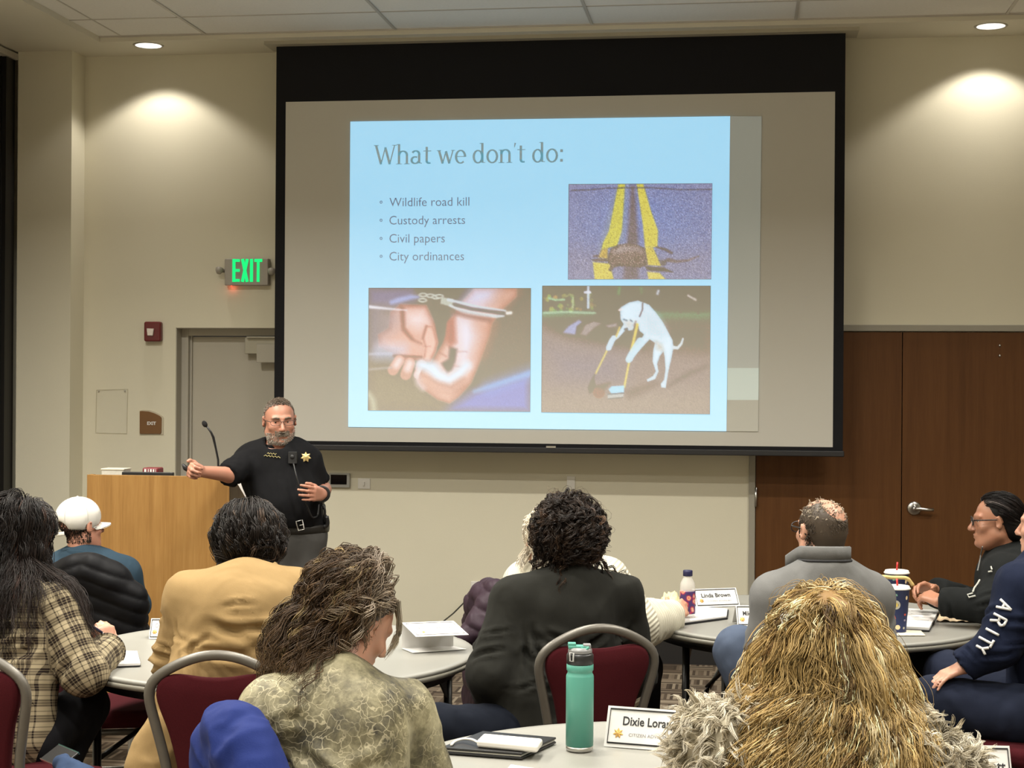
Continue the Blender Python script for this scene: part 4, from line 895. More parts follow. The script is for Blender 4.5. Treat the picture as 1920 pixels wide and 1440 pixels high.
def skin(name, c, c2=None):
    t = NT(name); co = t.coords(); f = t.noise(co, 30, 4, 0.6); a = lin(c)[:3]; b = lin(c2)[:3] if c2 else (min(1, a[0]*1.12), a[1]*0.90, a[2]*0.86)
    t.base(t.mix(f, a+(1,), b+(1,))); t.set(Roughness=0.48); t.put(t.b.inputs['Subsurface Weight'], 0.12); t.put(t.b.inputs['Subsurface Radius'], (0.02, 0.008, 0.004)); t.put(t.b.inputs['Subsurface Scale'], 0.3)
    t.bump(t.noise(co, 350, 2), 0.08, 0.001); return t.m
SK_A = skin('fair_skin', (0.47, 0.275, 0.19)); SK_B = skin('ruddy_skin', (0.41, 0.215, 0.148)); SK_C = skin('tan_skin', (0.32, 0.165, 0.10))

class Person:
    """joints in world coordinates; builds a body (one mesh) and clothing parts"""
    def __init__(s, label, base, J, fwd, group=None, girth=1.0, fat=0.0, headscale=1.0):
        s.J = {k: np.asarray(v, float) for k, v in J.items()}; s.fwd = nz(A3(fwd[0], fwd[1], 0)); s.root = thing('person', label, 'person', base, 0, group); s.o = np.asarray(base, float)
        s.side = np.cross(s.fwd, A3(0, 0, 1)); s.g = girth; s.hs = headscale; s.fat = fat; s.extra = []
    def Rt(s, up):               # torso frame: columns right, forward, up
        u = nz(up); r = nz(np.cross(s.fwd, u)); f = np.cross(u, r); return np.stack([r, f, u], 1)
    def torso(s, off=0.0, sub=1.0, belly=0.0):
        J, g = s.J, s.g; R = s.Rt(J['neck']-J['pel']); mid = (J['pel']*0.5+J['chest']*0.5); o = []
        a = lambda x, y, z: A3(x*g, y*g, z)*sub+off
        o += [Ell(J['pel'], a(.175, .135, .13), R, .05), Ell(mid+R@A3(0, belly*.5, 0), a(.162, .122+belly*.5, .17), R, .06), Ell(J['chest'], a(.168, .118, .19), R, .06)]
        o += [Cone(J['shL'], (.062*g)*sub+off, J['shR'], (.062*g)*sub+off, .05)]
        up = J['chest']*.45+J['neck']*.55
        o += [Ell(up, a(.15, .095, .10), R, .05)]
        for q in ('shL', 'shR'): o.append(Cone(J['neck'], (.052*g)*sub+off*.8, J['neck']*.28+J[q]*.72, (.050*g)*sub+off*.8, .045))
        return o
    def arm(s, q, off=0.0, r=(.053, .042, .043, .029), hand=True, upto=None, puff=0.0):
        J = s.J; o = [Cone(J['sh'+q], r[0]+off+puff, J['el'+q], r[1]+off+puff*1.2, .03)]
        o.append(Cone(J['el'+q], r[2]+off+puff*1.2, J['wr'+q], r[3]+off+puff*.6, .02)); return o
    def leg(s, q, off=0.0, r=(.088, .062, .060, .042)):
        J = s.J; return [Cone(J['hip'+q], r[0]+off, J['kn'+q], r[1]+off, .04), Cone(J['kn'+q], r[2]+off, J['an'+q], r[3]+off, .03)]
    def feet(s):
        o = []
        for q in 'LR':
            if 'an'+q in s.J:
                t = s.J.get('toe'+q, s.J['an'+q]+s.fwd*0.17+A3(0, 0, -.055)); o.append(Cone(s.J['an'+q]+A3(0, 0, -.03), .036, t, .028, .02))
        return o
    def body(s, mat, h=0.009, hands=(), face=True, jaw=1.0, sleeves=1.0, colors=None):
        J = s.J; R = s.hR; o = s.torso(sub=.80)
        for q in 'LR':
            o += s.arm(q, r=(.044, .038, .040, .028)) if 'el'+q in J else []
            o += s.leg(q, r=(.072, .052, .05, .036)) if 'kn'+q in J else []
        o += s.feet()
        nb = J['head']+R@A3(0, -0.012, -0.055)*s.hs
        o.append(Cone(J['neck']-A3(0, 0, .02), .060*s.g**.5, nb, .054*s.g**.3, .03)); o += head_prims(J['head'], R, s.hs, face, s.fat, jaw)
        for hp in hands: o += hp
        V, F = surface(o, h, 1); s.bodyprims = o
        s.body_o = obj_from('body', V, F, mat, s.root, loc=s.o); return s.body_o
    def cloth(s, name, prims, mat, h=0.011, fold=0.006, fs=0.10, seed=0, stretch=(1, 1, 0.6), smooth=2, uv=None, post=None, parent=None, crease=0.0):
        V, F = surface(prims, h, smooth)
        if fold: V = folds(V, F, fold, fs, seed, stretch)
        if post is not None: V = post(V, F)
        if crease: V = creases(V, F, crease_lines(s, seed), crease)
        U = None
        if uv is not None: U = uv(V)
        ob = obj_from(name, V, F, mat, parent or s.root, uv=U, loc=s.o); ob['_v'] = len(V); s.last = (V, F)
        return ob
    def eyes(s, r=.0115, open_=0.6, col='#3a2c22'):
        L = lambda x, y, z: s.J['head']+s.hR@(s.hs*A3(x, y, z)); w = simple('eye_white', (0.62, 0.57, 0.52), 0.25); ir = simple('iris', col, 0.2)
        for q in (-1, 1):
            c = L(q*.031, .0695, .001); e = MB().ball(c, r*s.hs, 14).build('eye', w, s.root, loc=s.o)
            MB().ball(L(q*.031+.001, .0695+.0075, .001), .0062*s.hs, 10).build('iris', ir, e, loc=s.o)
    def glasses(s, mat, w=.030, h=.018, thick=.0016, y=.103, rimless=False):
        L = lambda x, y_, z: s.J['head']+s.hR@(s.hs*A3(x, y_, z)); m = MB()
        for q in (-1, 1):
            ring = [L(q*.033+w*math.cos(a)*(1 if True else 1), y-.003*abs(math.cos(a)), .0+h*math.copysign(abs(math.sin(a))**.7, math.sin(a))) for a in np.linspace(0, 2*PI, 20, endpoint=False)]
            m.tube(ring, thick if not rimless else thick*.7, 6, closed=True)
            m.tube([L(q*(.033+w), y-.004, .006), L(q*.078, .06, .008), L(q*.083, .0, .010), L(q*.080, -.022, -.012)], thick*1.1, 6)
        m.tube([L(-.006, y-.001, .004), L(0, y+.003, .006), L(.006, y-.001, .004)], thick, 6)
        return m.build('glasses', mat, s.root, loc=s.o)
def tube_mesh(PTS, RAD, seg=3):
    """many strands at once: PTS (N,S,3), RAD (N,S)"""
    N, S_, _ = PTS.shape; T = np.gradient(PTS, axis=1); T /= np.linalg.norm(T, axis=2, keepdims=True)+1e-12
    ref = np.where(np.abs(T[..., 2:3]) < .9, A3(0, 0, 1), A3(1, 0, 0)); X = np.cross(T, ref); X /= np.linalg.norm(X, axis=2, keepdims=True)+1e-12; Y = np.cross(T, X)
    V = np.stack([PTS+RAD[..., None]*(math.cos(2*PI*k/seg)*X+math.sin(2*PI*k/seg)*Y) for k in range(seg)], 2)
    i = (np.arange(N)[:, None]*S_+np.arange(S_-1)[None]).ravel()*seg
    F = np.concatenate([np.stack([i+k, i+(k+1) % seg, i+seg+(k+1) % seg, i+seg+k], 1) for k in range(seg)])
    return V.reshape(-1, 3), F
def collide(Q, ells, off):
    for c, r, R in ells:
        q = (Q-c)@R; rr = r+off[:, None]; k = np.linalg.norm(q/rr, axis=1); m = k < 1
        if m.any(): Q[m] = c+((q[m]/np.maximum(k[m], .05)[:, None]))@R.T
    return Q
def grow(roots, d0, n, seg, ells, off, grav=0.25, noise=0.0, sd=1, follow=None, nscale=9.0, hug=None, sdf=None):
    Q = roots.copy(); D = d0.copy(); out = [Q.copy()]
    seg = np.broadcast_to(seg, len(Q))
    for i in range(n-1):
        D = D+A3(0, 0, -grav)
        if noise: D = D+noise*np.stack([vnoise(Q*nscale+sd+9*k) for k in range(3)], 1)
        if follow is not None: D = D+follow(Q, i/(n-1))
        D /= np.linalg.norm(D, axis=1)[:, None]; Q2 = collide(Q+D*seg[:, None], ells, off)
        if hug is not None:                      # keep the strand near its own layer over the skull
            c, r, R = ells[0]; q = (Q2-c)@R; k = np.linalg.norm(q/(r+off[:, None]), axis=1); m = (k > 1) & (q[:, 2] > hug[1]); nk = k[m]+(1-k[m])*hug[0]
            Q2[m] = c+(q[m]*(nk/k[m])[:, None])@R.T
        if sdf is not None:                      # rest on the clothing
            for _ in range(2):
                dv = sdf_at(sdf, Q2)-(.006+.45*off); m = dv < 0
                if not m.any(): break
                X = Q2[m]; g = np.stack([sdf_at(sdf, X+e)-sdf_at(sdf, X-e) for e in np.eye(3)*.004], 1); g /= np.linalg.norm(g, axis=1)[:, None]+1e-9; Q2[m] = X-g*dv[m][:, None]
        D = Q2-Q; D /= np.linalg.norm(D, axis=1)[:, None]+1e-9; Q = Q2; out.append(Q.copy())
    return np.stack(out, 1)
def locks(G, kids, spread, curl=0.0, freq=3.0, jitter=0.3, rad=0.0012, tip=0.35, sd=3, taper=0.6, len_var=0.3):
    """children strands round guide strands G (N,S,3), curled together in locks"""
    r = np.random.default_rng(sd); N, S_, _ = G.shape; t = np.linspace(0, 1, S_)
    T = np.gradient(G, axis=1); T /= np.linalg.norm(T, axis=2, keepdims=True)+1e-12
    ref = np.where(np.abs(T[..., 2:3]) < .95, A3(0, 0, 1), A3(1, 0, 0)); X = np.cross(T, ref); X /= np.linalg.norm(X, axis=2, keepdims=True)+1e-12; Y = np.cross(T, X)
    a = r.uniform(0, 2*PI, (N, kids)); rr = np.sqrt(r.random((N, kids)))*spread; w = (1-taper*t)[None, None, :, None]
    off = (np.cos(a)*rr)[..., None, None]*w*X[:, None]+(np.sin(a)*rr)[..., None, None]*w*Y[:, None]
    PTS = G[:, None]+off
    if curl:
        ph = r.uniform(0, 2*PI, (N, 1, 1))+r.normal(0, jitter, (N, kids, 1)); fr = freq*r.uniform(.7, 1.3, (N, 1, 1)); th = 2*PI*fr*t[None, None]+ph
        am = curl*(0.25+0.75*np.minimum(t*3, 1))[None, None]*r.uniform(.5, 1.3, (N, 1, 1))
        PTS = PTS+(am*np.cos(th))[..., None]*X[:, None]+(am*np.sin(th))[..., None]*Y[:, None]
    cutn = 1-len_var*r.random((N, kids)); 
    PTS = PTS.reshape(N*kids, S_, 3); tt = t[None]*cutn.reshape(-1, 1)          # shorter strands: resample
    k = tt*(S_-1); i0 = np.minimum(k.astype(int), S_-2); f = (k-i0)[..., None]; ar = np.arange(len(PTS))[:, None]
    PTS = PTS[ar, i0]*(1-f)+PTS[ar, i0+1]*f
    RAD = rad*(1-(1-tip)*t**2)[None]*r.uniform(.7, 1.2, (N*kids, 1)); return PTS, RAD
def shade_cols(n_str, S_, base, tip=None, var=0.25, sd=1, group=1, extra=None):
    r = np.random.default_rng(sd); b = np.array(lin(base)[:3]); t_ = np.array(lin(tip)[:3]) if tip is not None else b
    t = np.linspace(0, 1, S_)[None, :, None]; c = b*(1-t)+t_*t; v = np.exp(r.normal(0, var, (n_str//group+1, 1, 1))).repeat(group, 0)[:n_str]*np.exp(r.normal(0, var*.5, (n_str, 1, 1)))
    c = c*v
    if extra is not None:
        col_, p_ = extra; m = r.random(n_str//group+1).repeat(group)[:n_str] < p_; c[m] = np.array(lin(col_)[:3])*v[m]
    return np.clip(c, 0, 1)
def hair_obj(name, parent, o, sets, mat=None, base=None):
    """sets: list of (PTS, RAD, COL); base: (V, F, colour)"""
    VV, FF, CC = [], [], []; b = 0
    for PTS, RAD, COL in sets:
        V, F = tube_mesh(PTS, RAD, 3); C = np.repeat(COL.reshape(-1, 3), 3, 0); VV.append(V); FF.append(F+b); CC.append(C); b += len(V)
    if base is not None:
        V, F, c = base; VV.append(V); FF.append(F+b); CC.append(np.tile(np.array(lin(c)[:3]), (len(V), 1)) if not isinstance(c, np.ndarray) else c); b += len(V)
    return obj_from(name, np.concatenate(VV), np.concatenate(FF), mat or M_HAIR, parent, colors=np.concatenate(CC), loc=o)
def scalp(c, R, s, n, test, sd=1, pad=0.0):
    """points on the skull (head frame directions kept where test(dir) is true) with outward normals"""
    r = np.random.default_rng(sd); d = r.normal(0, 1, (n*6, 3)); d /= np.linalg.norm(d, axis=1)[:, None]; d = d[test(d)][:n]
    rad = s*A3(.075, .096, .082)+pad; Pp = np.asarray(c)+(s*A3(0, -.012, .028)+d*rad)@R.T; N = (d/rad); N /= np.linalg.norm(N, axis=1)[:, None]; return Pp, N@R.T
def fur(V, N, n, length, rad, base, tip, sd=1, droop=.3, clump=6, var=.2, dirb=None, curl=.004):
    r = np.random.default_rng(sd); i = r.integers(0, len(V), n//clump); G0 = V[i]; D = N[i]+r.normal(0, .35, (len(i), 3))
    if dirb is not None: D = D+dirb
    D /= np.linalg.norm(D, axis=1)[:, None]; G = grow(G0, D, 7, length/6*r.uniform(.6, 1.2, len(i)), [], np.zeros(len(i)), grav=droop, noise=.9, sd=sd, nscale=25)
    PTS, RAD = locks(G, clump, length*.16, curl, 1.0, .4, rad, .15, sd, .85); return PTS, RAD, shade_cols(len(PTS), 7, base, tip, var, sd, clump)
def head_ells(c, R, s=1.0): return [(np.asarray(c)+R@(s*A3(0, -.012, .028)), s*A3(.075, .096, .082), R), (np.asarray(c)+R@(s*A3(0, .02, -.045)), s*A3(.062, .068, .082), R)]
# ---------------------------------------------------------------- tables and chairs
LATV = A3(0.98971, 0.14099, 0); DEPV = A3(-0.14099, 0.98971, 0)          # sideways / ahead, on the floor
def LD(lat, d, z=0.0): return LATV*lat+DEPV*d+A3(0, 0, z)
CAMYAW = math.radians(8.105); TZ = 0.74; TR = 0.762
TAB = {'left': (-0.893, 6.09), 'right': (1.315, 7.04), 'front': (0.415, 4.09)}
def round_table(key, label, angles, rl):
    c = LD(*TAB[key]); t = thing('round_table', label, 'table', c, 0, 'round folding tables')
    MB().lathe([(0.001, TZ), (TR-0.035, TZ), (TR-0.030, TZ+0.002), (TR-0.008, TZ+0.002), (TR-0.002, TZ-0.003), (TR-0.004, TZ-0.012), (TR-0.03, TZ-0.022), (0.001, TZ-0.022)], seg=96).build('tabletop', M_TABLE, t)
    MB().lathe([(TR-0.012, TZ-0.014), (TR-0.001, TZ-0.014), (TR+0.001, TZ-0.022), (TR-0.003, TZ-0.032), (TR-0.02, TZ-0.036), (TR-0.05, TZ-0.036), (TR-0.05, TZ-0.02)], seg=96).build('edge_moulding', M_TEDGE, t)
    a = MB(); a.lathe([(TR-0.085, TZ-0.075), (TR-0.07, TZ-0.075), (TR-0.07, TZ-0.0225), (TR-0.085, TZ-0.0225)], seg=64); a.build('apron', M_TLEG, t)
    pts = []
    for k, an in enumerate(angles):
        u = math.cos(math.radians(an))*LATV+math.sin(math.radians(an))*DEPV; p = u*rl; pts.append(p)
        m = MB().tube([p+A3(0, 0, TZ-0.03), p+A3(0, 0, 0.03), p*1.0+A3(0, 0, 0.0)], 0.0165, 12); m.lathe([(0.02, 0.0), (0.021, 0.03), (0.017, 0.035)], c=(p[0], p[1], 0), seg=14)
        m.build('leg', M_TLEG, t)
    for i in (0, 2):
        q, r = pts[i], pts[i+1]; b = MB(); b.tube([q+A3(0, 0, TZ-0.06), r+A3(0, 0, TZ-0.06)], 0.014, 8); b.tube([q*1.0+A3(0, 0, 0.34), (q+r)/2*0.97+A3(0, 0, 0.40), r+A3(0, 0, 0.46)], 0.010, 8)
        b.tube([(q+r)/2+A3(0, 0, 0.40), (q+r)*0.18+A3(0, 0, TZ-0.04)], 0.009, 8); b.build('leg_brace', M_TLEG, t)
        for s_ in (q, r):
            g_ = MB()
            e = nz((r-q) if s_ is q else (q-r)); n = np.cross(e, A3(0, 0, 1))*0.004
            V = [s_+A3(0, 0, TZ-0.05), s_+e*0.17+A3(0, 0, TZ-0.05), s_+e*0.02+A3(0, 0, TZ-0.19), s_+A3(0, 0, TZ-0.20)]
            V = [v+n for v in V]+[v-n for v in V]; g_.add(V, [(0, 1, 2, 3), (7, 6, 5, 4), (0, 4, 5, 1), (1, 5, 6, 2), (2, 6, 7, 3), (3, 7, 4, 0)])
            g_.build('leg_gusset', M_TLEG, t)
    return t
round_table('left', 'round speckled grey table on the left with the writing hand and a curled name card', (8, -43, 188, 137), 0.66)
round_table('right', 'round speckled grey table on the right holding two tall paper cups', (200, 120, 20, -60), 0.60)
round_table('front', 'nearest round speckled grey table with the turquoise bottle on it', (150, 95, -30, -85), 0.62)

def smooth_path(pts, n=40):
    p = np.array(pts, float); d = np.r_[0, np.cumsum(np.linalg.norm(np.diff(p, axis=0), axis=1))]; u = np.linspace(0, d[-1], n)
    P0 = np.stack([np.interp(u, d, p[:, k]) for k in range(p.shape[1])], 1)
    for _ in range(3): P0[1:-1] = 0.25*P0[:-2]+0.5*P0[1:-1]+0.25*P0[2:]
    return P0
HALF = [(.148, .40), (.152, .47), (.160, .58), (.185, .69), (.207, .78), (.212, .815), (.200, .845), (.165, .873), (.115, .900), (.06, .922), (0, .930)]
def back_y(z): return -0.205-(z-0.46)*0.17
def make_chair(label):
    t = thing('banquet_chair', label, 'chair', (0, 0, 0), 0, 'maroon banquet chairs')
    out = np.array(HALF+[(-x, z) for x, z in HALF[-2::-1]]); pth = smooth_path(out, 64)
    MB().tube(np.c_[pth[:, 0], back_y(pth[:, 1]), pth[:, 1]], 0.0165, 10, flat=(0.9, 1.0)).build('back_frame', M_FRAME, t)
    # upholstered panel inside the frame, with a scooped top that leaves a hand hold
    inn = [(.118, .50), (.126, .58), (.150, .69), (.180, .77), (.190, .81), (.186, .838), (.170, .858), (.135, .872), (.10, .868), (.05, .858), (0, .855)]
    ring = smooth_path(np.array([(0.06, .485)]+inn+[(-x, z) for x, z in inn[-2::-1]]+[(-.06, .485)]), 60); n = len(ring); V, F = [], []; cc = ring.mean(0)
    for s_ in (1, -1):
        for sc, th in ((1.0, .004), (.985, .014), (.93, .021), (.6, .027), (.0, .029)):
            for x, z in ring: X, Z = cc[0]+(x-cc[0])*sc, cc[1]+(z-cc[1])*sc; V.append((X, back_y(Z)+s_*th, Z))
    for s_ in range(2):
        for k in range(4):
            for i in range(n):
                j = (i+1) % n; a = (s_*5+k)*n; q = (a+i, a+j, a+n+j, a+n+i); F.append(q if s_ == 1 else q[::-1])
    for i in range(n): j = (i+1) % n; F.append((i, j, 5*n+j, 5*n+i))
    bp = MB().add(V, F, True).build('backrest', M_MAROON, t)
    s = MB().box((-.215, -.20, .405), (.215, .225, .475)); s.build('seat', M_MAROON, t, bevel=0.03, seg=4)
    f = MB(); loop = [(-.19, -.19, .393), (.19, -.19, .393), (.20, .20, .393), (-.20, .20, .393)]
    f.tube(smooth_path(loop+[loop[0]], 60), 0.0125, 8, cap=True); f.build('seat_frame', M_FRAME, t)
    for s_ in (-1, 1):
        MB().tube(smooth_path([(s_*.195, .19, .40), (s_*.203, .20, .30), (s_*.208, .215, .0)], 12), [0.0135]*12, 10).build('leg', M_FRAME, t)
        MB().tube(smooth_path([(s_*.148, -.197, .42), (s_*.165, -.21, .34), (s_*.195, -.24, .16), (s_*.205, -.285, .0)], 16), 0.0135, 10).build('leg', M_FRAME, t)
        MB().tube([(s_*.206, .208, .16), (s_*.195, -.24, .16)], 0.008, 8).build('stretcher', M_FRAME, t)
    return t
CH = [  # lat, d, turn (deg, + = left), label
 (-0.905, 5.16, 2, 'maroon banquet chair at the back of the person in the mustard jacket'),
 (-1.605, 5.20, -16, 'maroon banquet chair cut by the left edge behind the plaid shirt'),
 (0.235, 5.74, 14, 'maroon banquet chair behind the turquoise bottle, under the charcoal sweatshirt'),
 (-1.83, 7.33, -8, 'maroon banquet chair draped with the black quilted vest near the lectern'),
 (-1.60, 6.42, -80, 'empty maroon banquet chair tucked under the left table beside the plaid shirt'),
 (0.165, 6.72, -66, 'maroon banquet chair under the white knit sweater at the right table'),
 (1.86, 5.93, 38, 'maroon banquet chair under the navy sleeve at the right edge'),
 (-0.375, 3.79, -62, 'banquet chair with the royal blue jacket over its back in the left foreground'),
 (0.60, 2.86, 0, 'banquet chair hidden beneath the fur collar of the blonde woman'),
 (1.07, 5.66, 0, 'banquet chair under the grey fleece pullover at the right table'),
 (2.30, 7.06, 84, 'banquet chair under the black hoodie at the far right')]
proto = make_chair(CH[0][3])
for k, (la, d, tr, lab) in enumerate(CH):
    c = proto if k == 0 else copy_thing(proto); c['label'] = lab
    c.location = tuple(LD(la, d)); c.rotation_euler = (0, 0, CAMYAW+math.radians(tr))
# ---------------------------------------------------------------- people
def base_of(*pts): m = np.mean(pts, 0); return A3(m[0], m[1], 0)
def lines_on(name, strokes, mat, parent, o, r=.0015):
    m = MB()
    for s_ in strokes: m.tube(s_, r, 5)
    return m.build(name, mat, parent, loc=o)
def seat_legs(hL, hR, f, kn=.42, an=.40, sp=.04, sd=None, zk=.52):
    f = nz(f); r = np.cross(f, A3(0, 0, 1)); J = {}
    for q, h, s_ in (('L', hL, -1), ('R', hR, 1)):
        k = h+f*kn+r*s_*sp; k[2] = zk; a = k+f*.04; a[2] = .10; J['hip'+q], J['kn'+q], J['an'+q] = h, k, a; J['toe'+q] = a+f*.15+A3(0, 0, -.065)
    return J
BLACKCLOTH = fabric('black_cotton', (0.010, 0.010, 0.012), var=.3)

# ---- the presenter, leaning on the lectern and facing the room
d = 8.28
J = dict(head=P(524, 788, d), neck=P(522, 845, d+.03), chest=P(524, 890, d+.01), pel=P(556, 992, d+.03),
         shR=P(468, 863, d-.01), shL=P(575, 869, d+.05), elR=P(430, 890, d-.20), wrR=P(376, 884, d-.36), elL=P(606, 918, d+.10), wrL=P(603, 927, d-.16),
         hipR=P(532, 1010, d+.02), hipL=P(572, 1010, d+.02), knR=P(528, 1180, d), knL=P(574, 1180, d), anR=P(527, 1318, d+.03), anL=P(577, 1318, d+.03))
f_ = nz(EYE-J['chest'])*[1, 1, 0]; J['toeR'] = J['anR']+f_*.17+A3(-.03, 0, -.07); J['toeL'] = J['anL']+f_*.17+A3(.03, 0, -.07)
pr = Person('person in a black polo with a gold star badge leaning on the lectern', base_of(J['anL'], J['anR']), J, f_, girth=1.12, fat=.006)
pr.hR = headR(180+8.1+17, -6, 2); hp1 = hand_prims(J['wrR'], P(352, 880, d-.44)-J['wrR'], A3(.25, -.95, -.1), 1, ((1.15, 1.35, .8), (1.0, 1.3, .8), (1.05, 1.3, .8), (1.1, 1.3, .8)), .05, (.75, .5), 1.0, thumb_dir=A3(-.75, -.25, .55))
hp2 = hand_prims(J['wrL'], P(583, 926, d-.27)-J['wrL'], nz(J['chest']-P(583, 926, d-.27))*[1, 1, .2], -1, (.32, .30, .28, .26), .16, (1.2, .3))
pr.body(SK_B, .0048, (hp1, hp2), jaw=1.1)
o = pr.torso(.012, belly=.05)+pr.arm('R', .022)[:1]+pr.arm('L', .022)[:1]
er = J['elR']; o[-2].b = J['elR']+nz(J['elR']-J['shR'])*.015; o[-2].rb = .060; o[-2].c1 = True; o[-1].b = J['shL']*.22+J['elL']*.78; o[-1].rb = .058; o[-1].c1 = True
o[0].r = o[0].r*A3(.80, .85, .9); o[1].r = o[1].r*A3(.93, 1, 1); RPp = pr.Rt(J['neck']-J['pel']); o.append(Ell(J['neck']+RPp@A3(0, .055, .040), A3(.060, .075, .066), RPp, .012, sub=True)); o.append(Half(J['pel']+A3(0, 0, .022), A3(0, 0, -1), .5))
SHIRT = fabric('black_polo', (0.0075, 0.0075, 0.0085), var=.3, sheen=.1)
pr.cloth('polo_shirt', o, SHIRT, .011, .007, .10, 2, crease=.007)
o = [Ell(J['pel']+A3(0, 0, -.03), A3(.160, .140, .17), pr.Rt(A3(0, 0, 1)), .05), Half(J['pel']+A3(0, 0, .030), A3(0, 0, 1), .5)]+pr.leg('L', .014, (.092, .066, .064, .052))+pr.leg('R', .014, (.092, .066, .064, .052))
pr.cloth('trousers', o, fabric('grey_trousers', (0.060, 0.058, 0.055), var=.2), .012, .006, .09, 3)
m = MB()
for q in 'LR': m.ball((0, 0, 0), (.05, .13, .045), 14, M=frame(J['an'+q]+f_*.06+A3(0, 0, -.045), np.cross(f_, A3(0, 0, 1)), f_))
m.build('shoes', M_BLACKP, pr.root, loc=pr.o)
RP = pr.Rt(J['neck']-J['pel'])
# belt, buckle, holster, cord and radio microphone
bc = J['pel']+A3(0, 0, .008); ring = [bc+A3(0, 0, 0)+pr.Rt(A3(0, 0, 1))@A3(.166*math.cos(a), .146*math.sin(a), 0) for a in np.linspace(0, 2*PI, 40, endpoint=False)]
bm = MB(); bm.tube(ring, .012, 8, closed=True, flat=(.45, 1.9)); belt = bm.build('duty_belt', simple('belt_leather', (.010, .009, .008), .4), pr.root, loc=pr.o)
bcx = P(563, 985, d-.16); bx = nz(np.cross(f_, A3(0, 0, 1)))*-1
k = MB(); k.tube([bcx+RP@A3(x*.016, 0, z*.024) for x, z in ((-1, -1), (1, -1), (1, 1), (-1, 1))], .0034, 6, closed=True); k.tube([bcx+RP@A3(-.016, 0, 0), bcx+RP@A3(.004, .002, 0)], .0026, 6); k.build('belt_buckle', M_STEEL, belt, loc=pr.o)
hc = P(600, 978, d+.03); k = MB(); k.box((-.024, -.07, -.09), (.024, .06, .09), frame(hc, LATV, DEPV)); k.box((-.016, -.05, .06), (.016, .0, .17), frame(hc+A3(.005, 0, -.03), LATV, DEPV)); k.build('holster', M_BLACKP, pr.root, bevel=.012, loc=pr.o)
k = MB(); k.tube(smooth_path([P(601, 950, d-.03), P(608, 950, d-.03), P(610, 962, d-.03), P(607, 972, d-.03), P(613, 985, d-.02)], 18), .0065, 8); k.tube(smooth_path([P(612, 968, d-.04), P(615, 985, d-.03), P(606, 988, d-.03)], 10), .012, 8); k.build('holster_strap', M_BLACKP, pr.root, loc=pr.o)
mc = P(549, 858, d-.155); k = MB(); k.box((-.022, -.012, -.030), (.022, .012, .030), frame(mc, LATV, DEPV)); k.ball(mc+A3(0, -.012, .004), (.012, .006, .012), 12)
k.build('shoulder_microphone', simple('mic_grey', (.010, .010, .011), .5), pr.root, bevel=.006, loc=pr.o)
k = MB(); k.tube(smooth_path([P(550, 868, d-.17), P(555, 890, d-.205), P(561, 912, d-.205), P(572, 940, d-.19), P(585, 972, d-.15), P(596, 968, d-.10), P(598, 945, d-.08)], 40), .0042, 6); k.build('microphone_cord', M_BLACKP, pr.root, loc=pr.o)
def star(name, c, nrm, up, r0, mat, parent, o, n=7, depth=.005):
    nrm = nz(nrm); up = nz(up-nrm*(up@nrm)); x = np.cross(up, nrm); V = [c+(x*math.cos(a)+up*math.sin(a))*r0*(1 if k % 2 == 0 else .62) for k, a in enumerate(np.linspace(PI/2, PI/2+2*PI, 2*n, endpoint=False))]
    s = MB().add(V+[c+nrm*depth], [(k, (k+1) % (2*n), 2*n) for k in range(2*n)]); s.add([c+(x*math.cos(a)+up*math.sin(a))*r0*.42+nrm*depth*.9 for a in np.linspace(0, 2*PI, 16, endpoint=False)]+[c+nrm*depth*1.5], [(k, (k+1) % 16, 16) for k in range(16)])
    return s.build(name, mat, parent, loc=o)
M_BADGE = simple('gold_badge', (.62, .47, .20), .4, .6)
bd = P(573.5, 857, d-.135); star('star_badge', bd, f_+A3(.15, 0, .12), A3(0, 0, 1), .0275, M_BADGE, pr.root, pr.o)
def chest_proj(px, py, off=.004):            # the shirt's surface under a pixel
    V = pr.last_shirt; v = P(px, py, 1.0)-EYE; v /= np.linalg.norm(v); w = V-EYE; al = w@v; dist = np.linalg.norm(w-al[:, None]*v, axis=1); m_ = dist < .012
    return EYE+v*((al[m_].min() if m_.any() else d-.15)-off)
sv = next(o_ for o_ in pr.root.children if o_.name.startswith('polo')).data; V = np.empty(len(sv.vertices)*3, np.float32); sv.vertices.foreach_get('co', V); pr.last_shirt = V.reshape(-1, 3)+pr.o
for nm_, c_ in (('star_badge', (573.5, 857)),):
    ob = next(o_ for o_ in pr.root.children if o_.name.startswith(nm_)); sh = chest_proj(*c_, .008)-bd; ob.location = tuple(sh)
sh = chest_proj(549, 858, .014)-mc; next(o_ for o_ in pr.root.children if o_.name.startswith('shoulder_mic')).location = tuple(sh)
st = []
for y0, xs in ((849.5, (501, 503, 505, 507.5, 510, 513, 516, 518)), (854.5, (495, 498, 501, 504, 507, 510, 513, 516, 519, 522, 525.5))):
    st.append([chest_proj(x_, y0+(x_-500)*.12+(-1.3 if k % 2 else 1.1), .003) for k, x_ in enumerate(xs)])
lines_on('embroidered_name', st, simple('gold_thread', (.42, .36, .16), .6), pr.root, pr.o, .0019)
